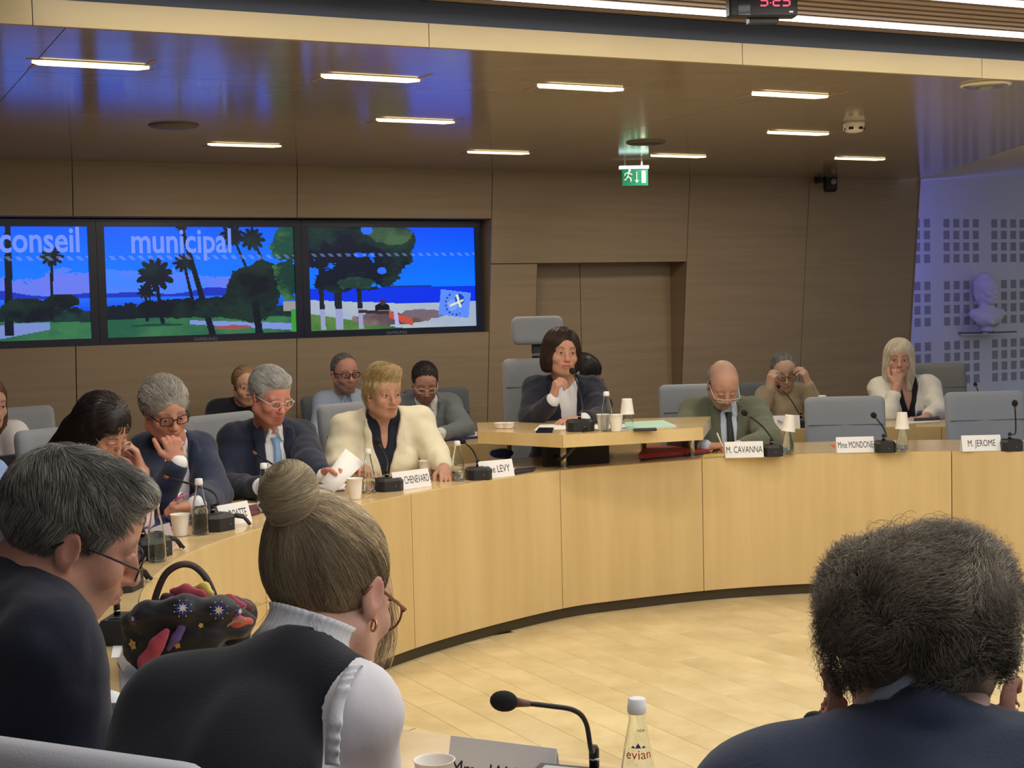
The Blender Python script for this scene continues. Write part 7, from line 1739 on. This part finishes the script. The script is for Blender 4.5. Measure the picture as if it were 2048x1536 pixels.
def fold_(name, pts, rad, m, y=0.0, fl=.5, sd=2):
    P_ = []
    for (a, b, ra, rb) in zip(pts[:-1], pts[1:], rad[:-1], rad[1:]): P_.append(Cp(F_(*a), F_(*b), ra, rb, .008, flat=(A(0, 1, 0), fl)))
    return sdf_obj(name, P_, m, t, org, .0035, .0035, None, None, lambda V: .002*lump(V, 90, sd))
fold_('raspberry_fold', [(344, 1182, 3.41), (372, 1183, 3.40), (400, 1192, 3.40), (418, 1206, 3.41)], [.006, .016, .014, .008], M_pinkf)
fold_('raspberry_fold', [(318, 1208, 3.40), (345, 1204, 3.38), (360, 1207, 3.38)], [.008, .011, .006], M_pinkf)
fold_('raspberry_fold', [(333, 1262, 3.33), (312, 1290, 3.33), (295, 1325, 3.34), (288, 1362, 3.35)], [.008, .018, .021, .006], M_pinkf, fl=.6)
fold_('raspberry_fold', [(430, 1205, 3.42), (458, 1203, 3.42), (485, 1212, 3.43)], [.014, .019, .010], M_pinkf)
fold_('yellow_patch', [(390, 1180, 3.43), (408, 1176, 3.42), (420, 1190, 3.41), (427, 1206, 3.41)], [.010, .013, .010, .004], M_yelf)
fold_('purple_trim', [(362, 1257, 3.345), (352, 1275, 3.345), (336, 1300, 3.35)], [.012, .009, .005], M_purp)
fold_('coral_trim', [(455, 1250, 3.38), (475, 1243, 3.38), (500, 1243, 3.40)], [.010, .014, .008], M_coral)
sbv = BVHTree.FromPolygons([tuple(v) for v in sV], [tuple(int(q) for q in f) for f in sF])
M_fb = cloth('blue embroidery', (42, 52, 130), .6); M_fw = cloth('cream embroidery', (224, 214, 196), .6); M_fy = cloth('yellow embroidery', (214, 178, 92), .6)
def flower(px, py, r, kind):
    d = ray(px, py); d = d/np.linalg.norm(d); h = sbv.ray_cast(Vector(CPOS), Vector(d), 10)
    if h[0] is None: return
    p = np.array(h[0]); n = np.array(h[1]); n = n if n@d < 0 else -n; e1 = nrm(np.cross(n, A(0, 0, 1))); e2 = np.cross(n, e1); o = p-org+n*.0015
    def petals(nm, k, r0, r1, w, m, lift, ph=0):
        mb = MB()
        for i in range(k):
            a = 2*math.pi*i/k+ph; u = e1*math.cos(a)+e2*math.sin(a); v = -e1*math.sin(a)+e2*math.cos(a); q = o+n*lift
            mb.add([q+u*r0-v*w*.4, q+u*(r0+r1)*.5-v*w, q+u*r1, q+u*(r0+r1)*.5+v*w, q+u*r0+v*w*.4], [(0, 1, 2, 3, 4)])
        mb.build(nm, m, so)
    if kind == 'star':
        petals('blue_petals', 12, r*.1, r, r*.20, M_fb, .001); petals('cream_petals', 8, 0, r*.62, r*.09, M_fw, .0025); petals('cream_dots', 8, r*.95, r*1.15, r*.06, M_fw, .0015, .4)
    else: petals('yellow_petals', 5, 0, r, r*.36, M_fy, .001)
for a in ((366, 1217, .0195, 'star'), (438, 1220, .0195, 'star'), (268, 1237, .012, 'star'), (267, 1289, .015, 'y'), (402, 1251, .007, 'y'), (355, 1290, .009, 'y'), (478, 1222, .014, 'star')): flower(*a)
# zip teeth on the coral trim
mb = MB()
for i in range(12):
    q = P(456+i*2.9, 1251-math.sin(i/11*2.2)*10, 3.362)-org; mb.box(q, (.0011, .001, .0045), ry(.5))
mb.build('zip_teeth', M_metal, t)
fold_('raspberry_fold', [(470, 1198, 3.43), (500, 1215, 3.45)], [.01, .012], cloth('printed brown trim', (110, 84, 84), .7))

# plastic folder and tablet below the bag
sheet('clear plastic sleeve lying on the table beside the flowered scarf', [(238, 1340), (282, 1322), (278, 1400), (246, 1418)], m=mat('clear sleeve', srgb(150, 156, 166), .15), th=.003, name='plastic_sleeve', cat='folder')
sheet('grey printed leaflet left of the scarf hanging from the handbag', [(236, 1328), (252, 1278), (262, 1318), (246, 1350)], m=mat('grey leaflet', srgb(140, 138, 138), .6), th=.0015, name='leaflet', cat='leaflet', lift=.003)
sheet('black phone under the hand of the navy-suited man in front', [(248, 1408), (285, 1392), (292, 1425), (262, 1440)], m=M_phone, th=.009, name='phone', cat='phone')

# ============================================================ CHAIR in the foreground
fc = chair((-0.50, 2.07), math.radians(154.5), 1.055, .52, 'pale grey chair back cut off by the bottom left corner', group=None, m=mat('pale grey chair fabric', srgb(190, 192, 200), .85, bump=(300, .2)))
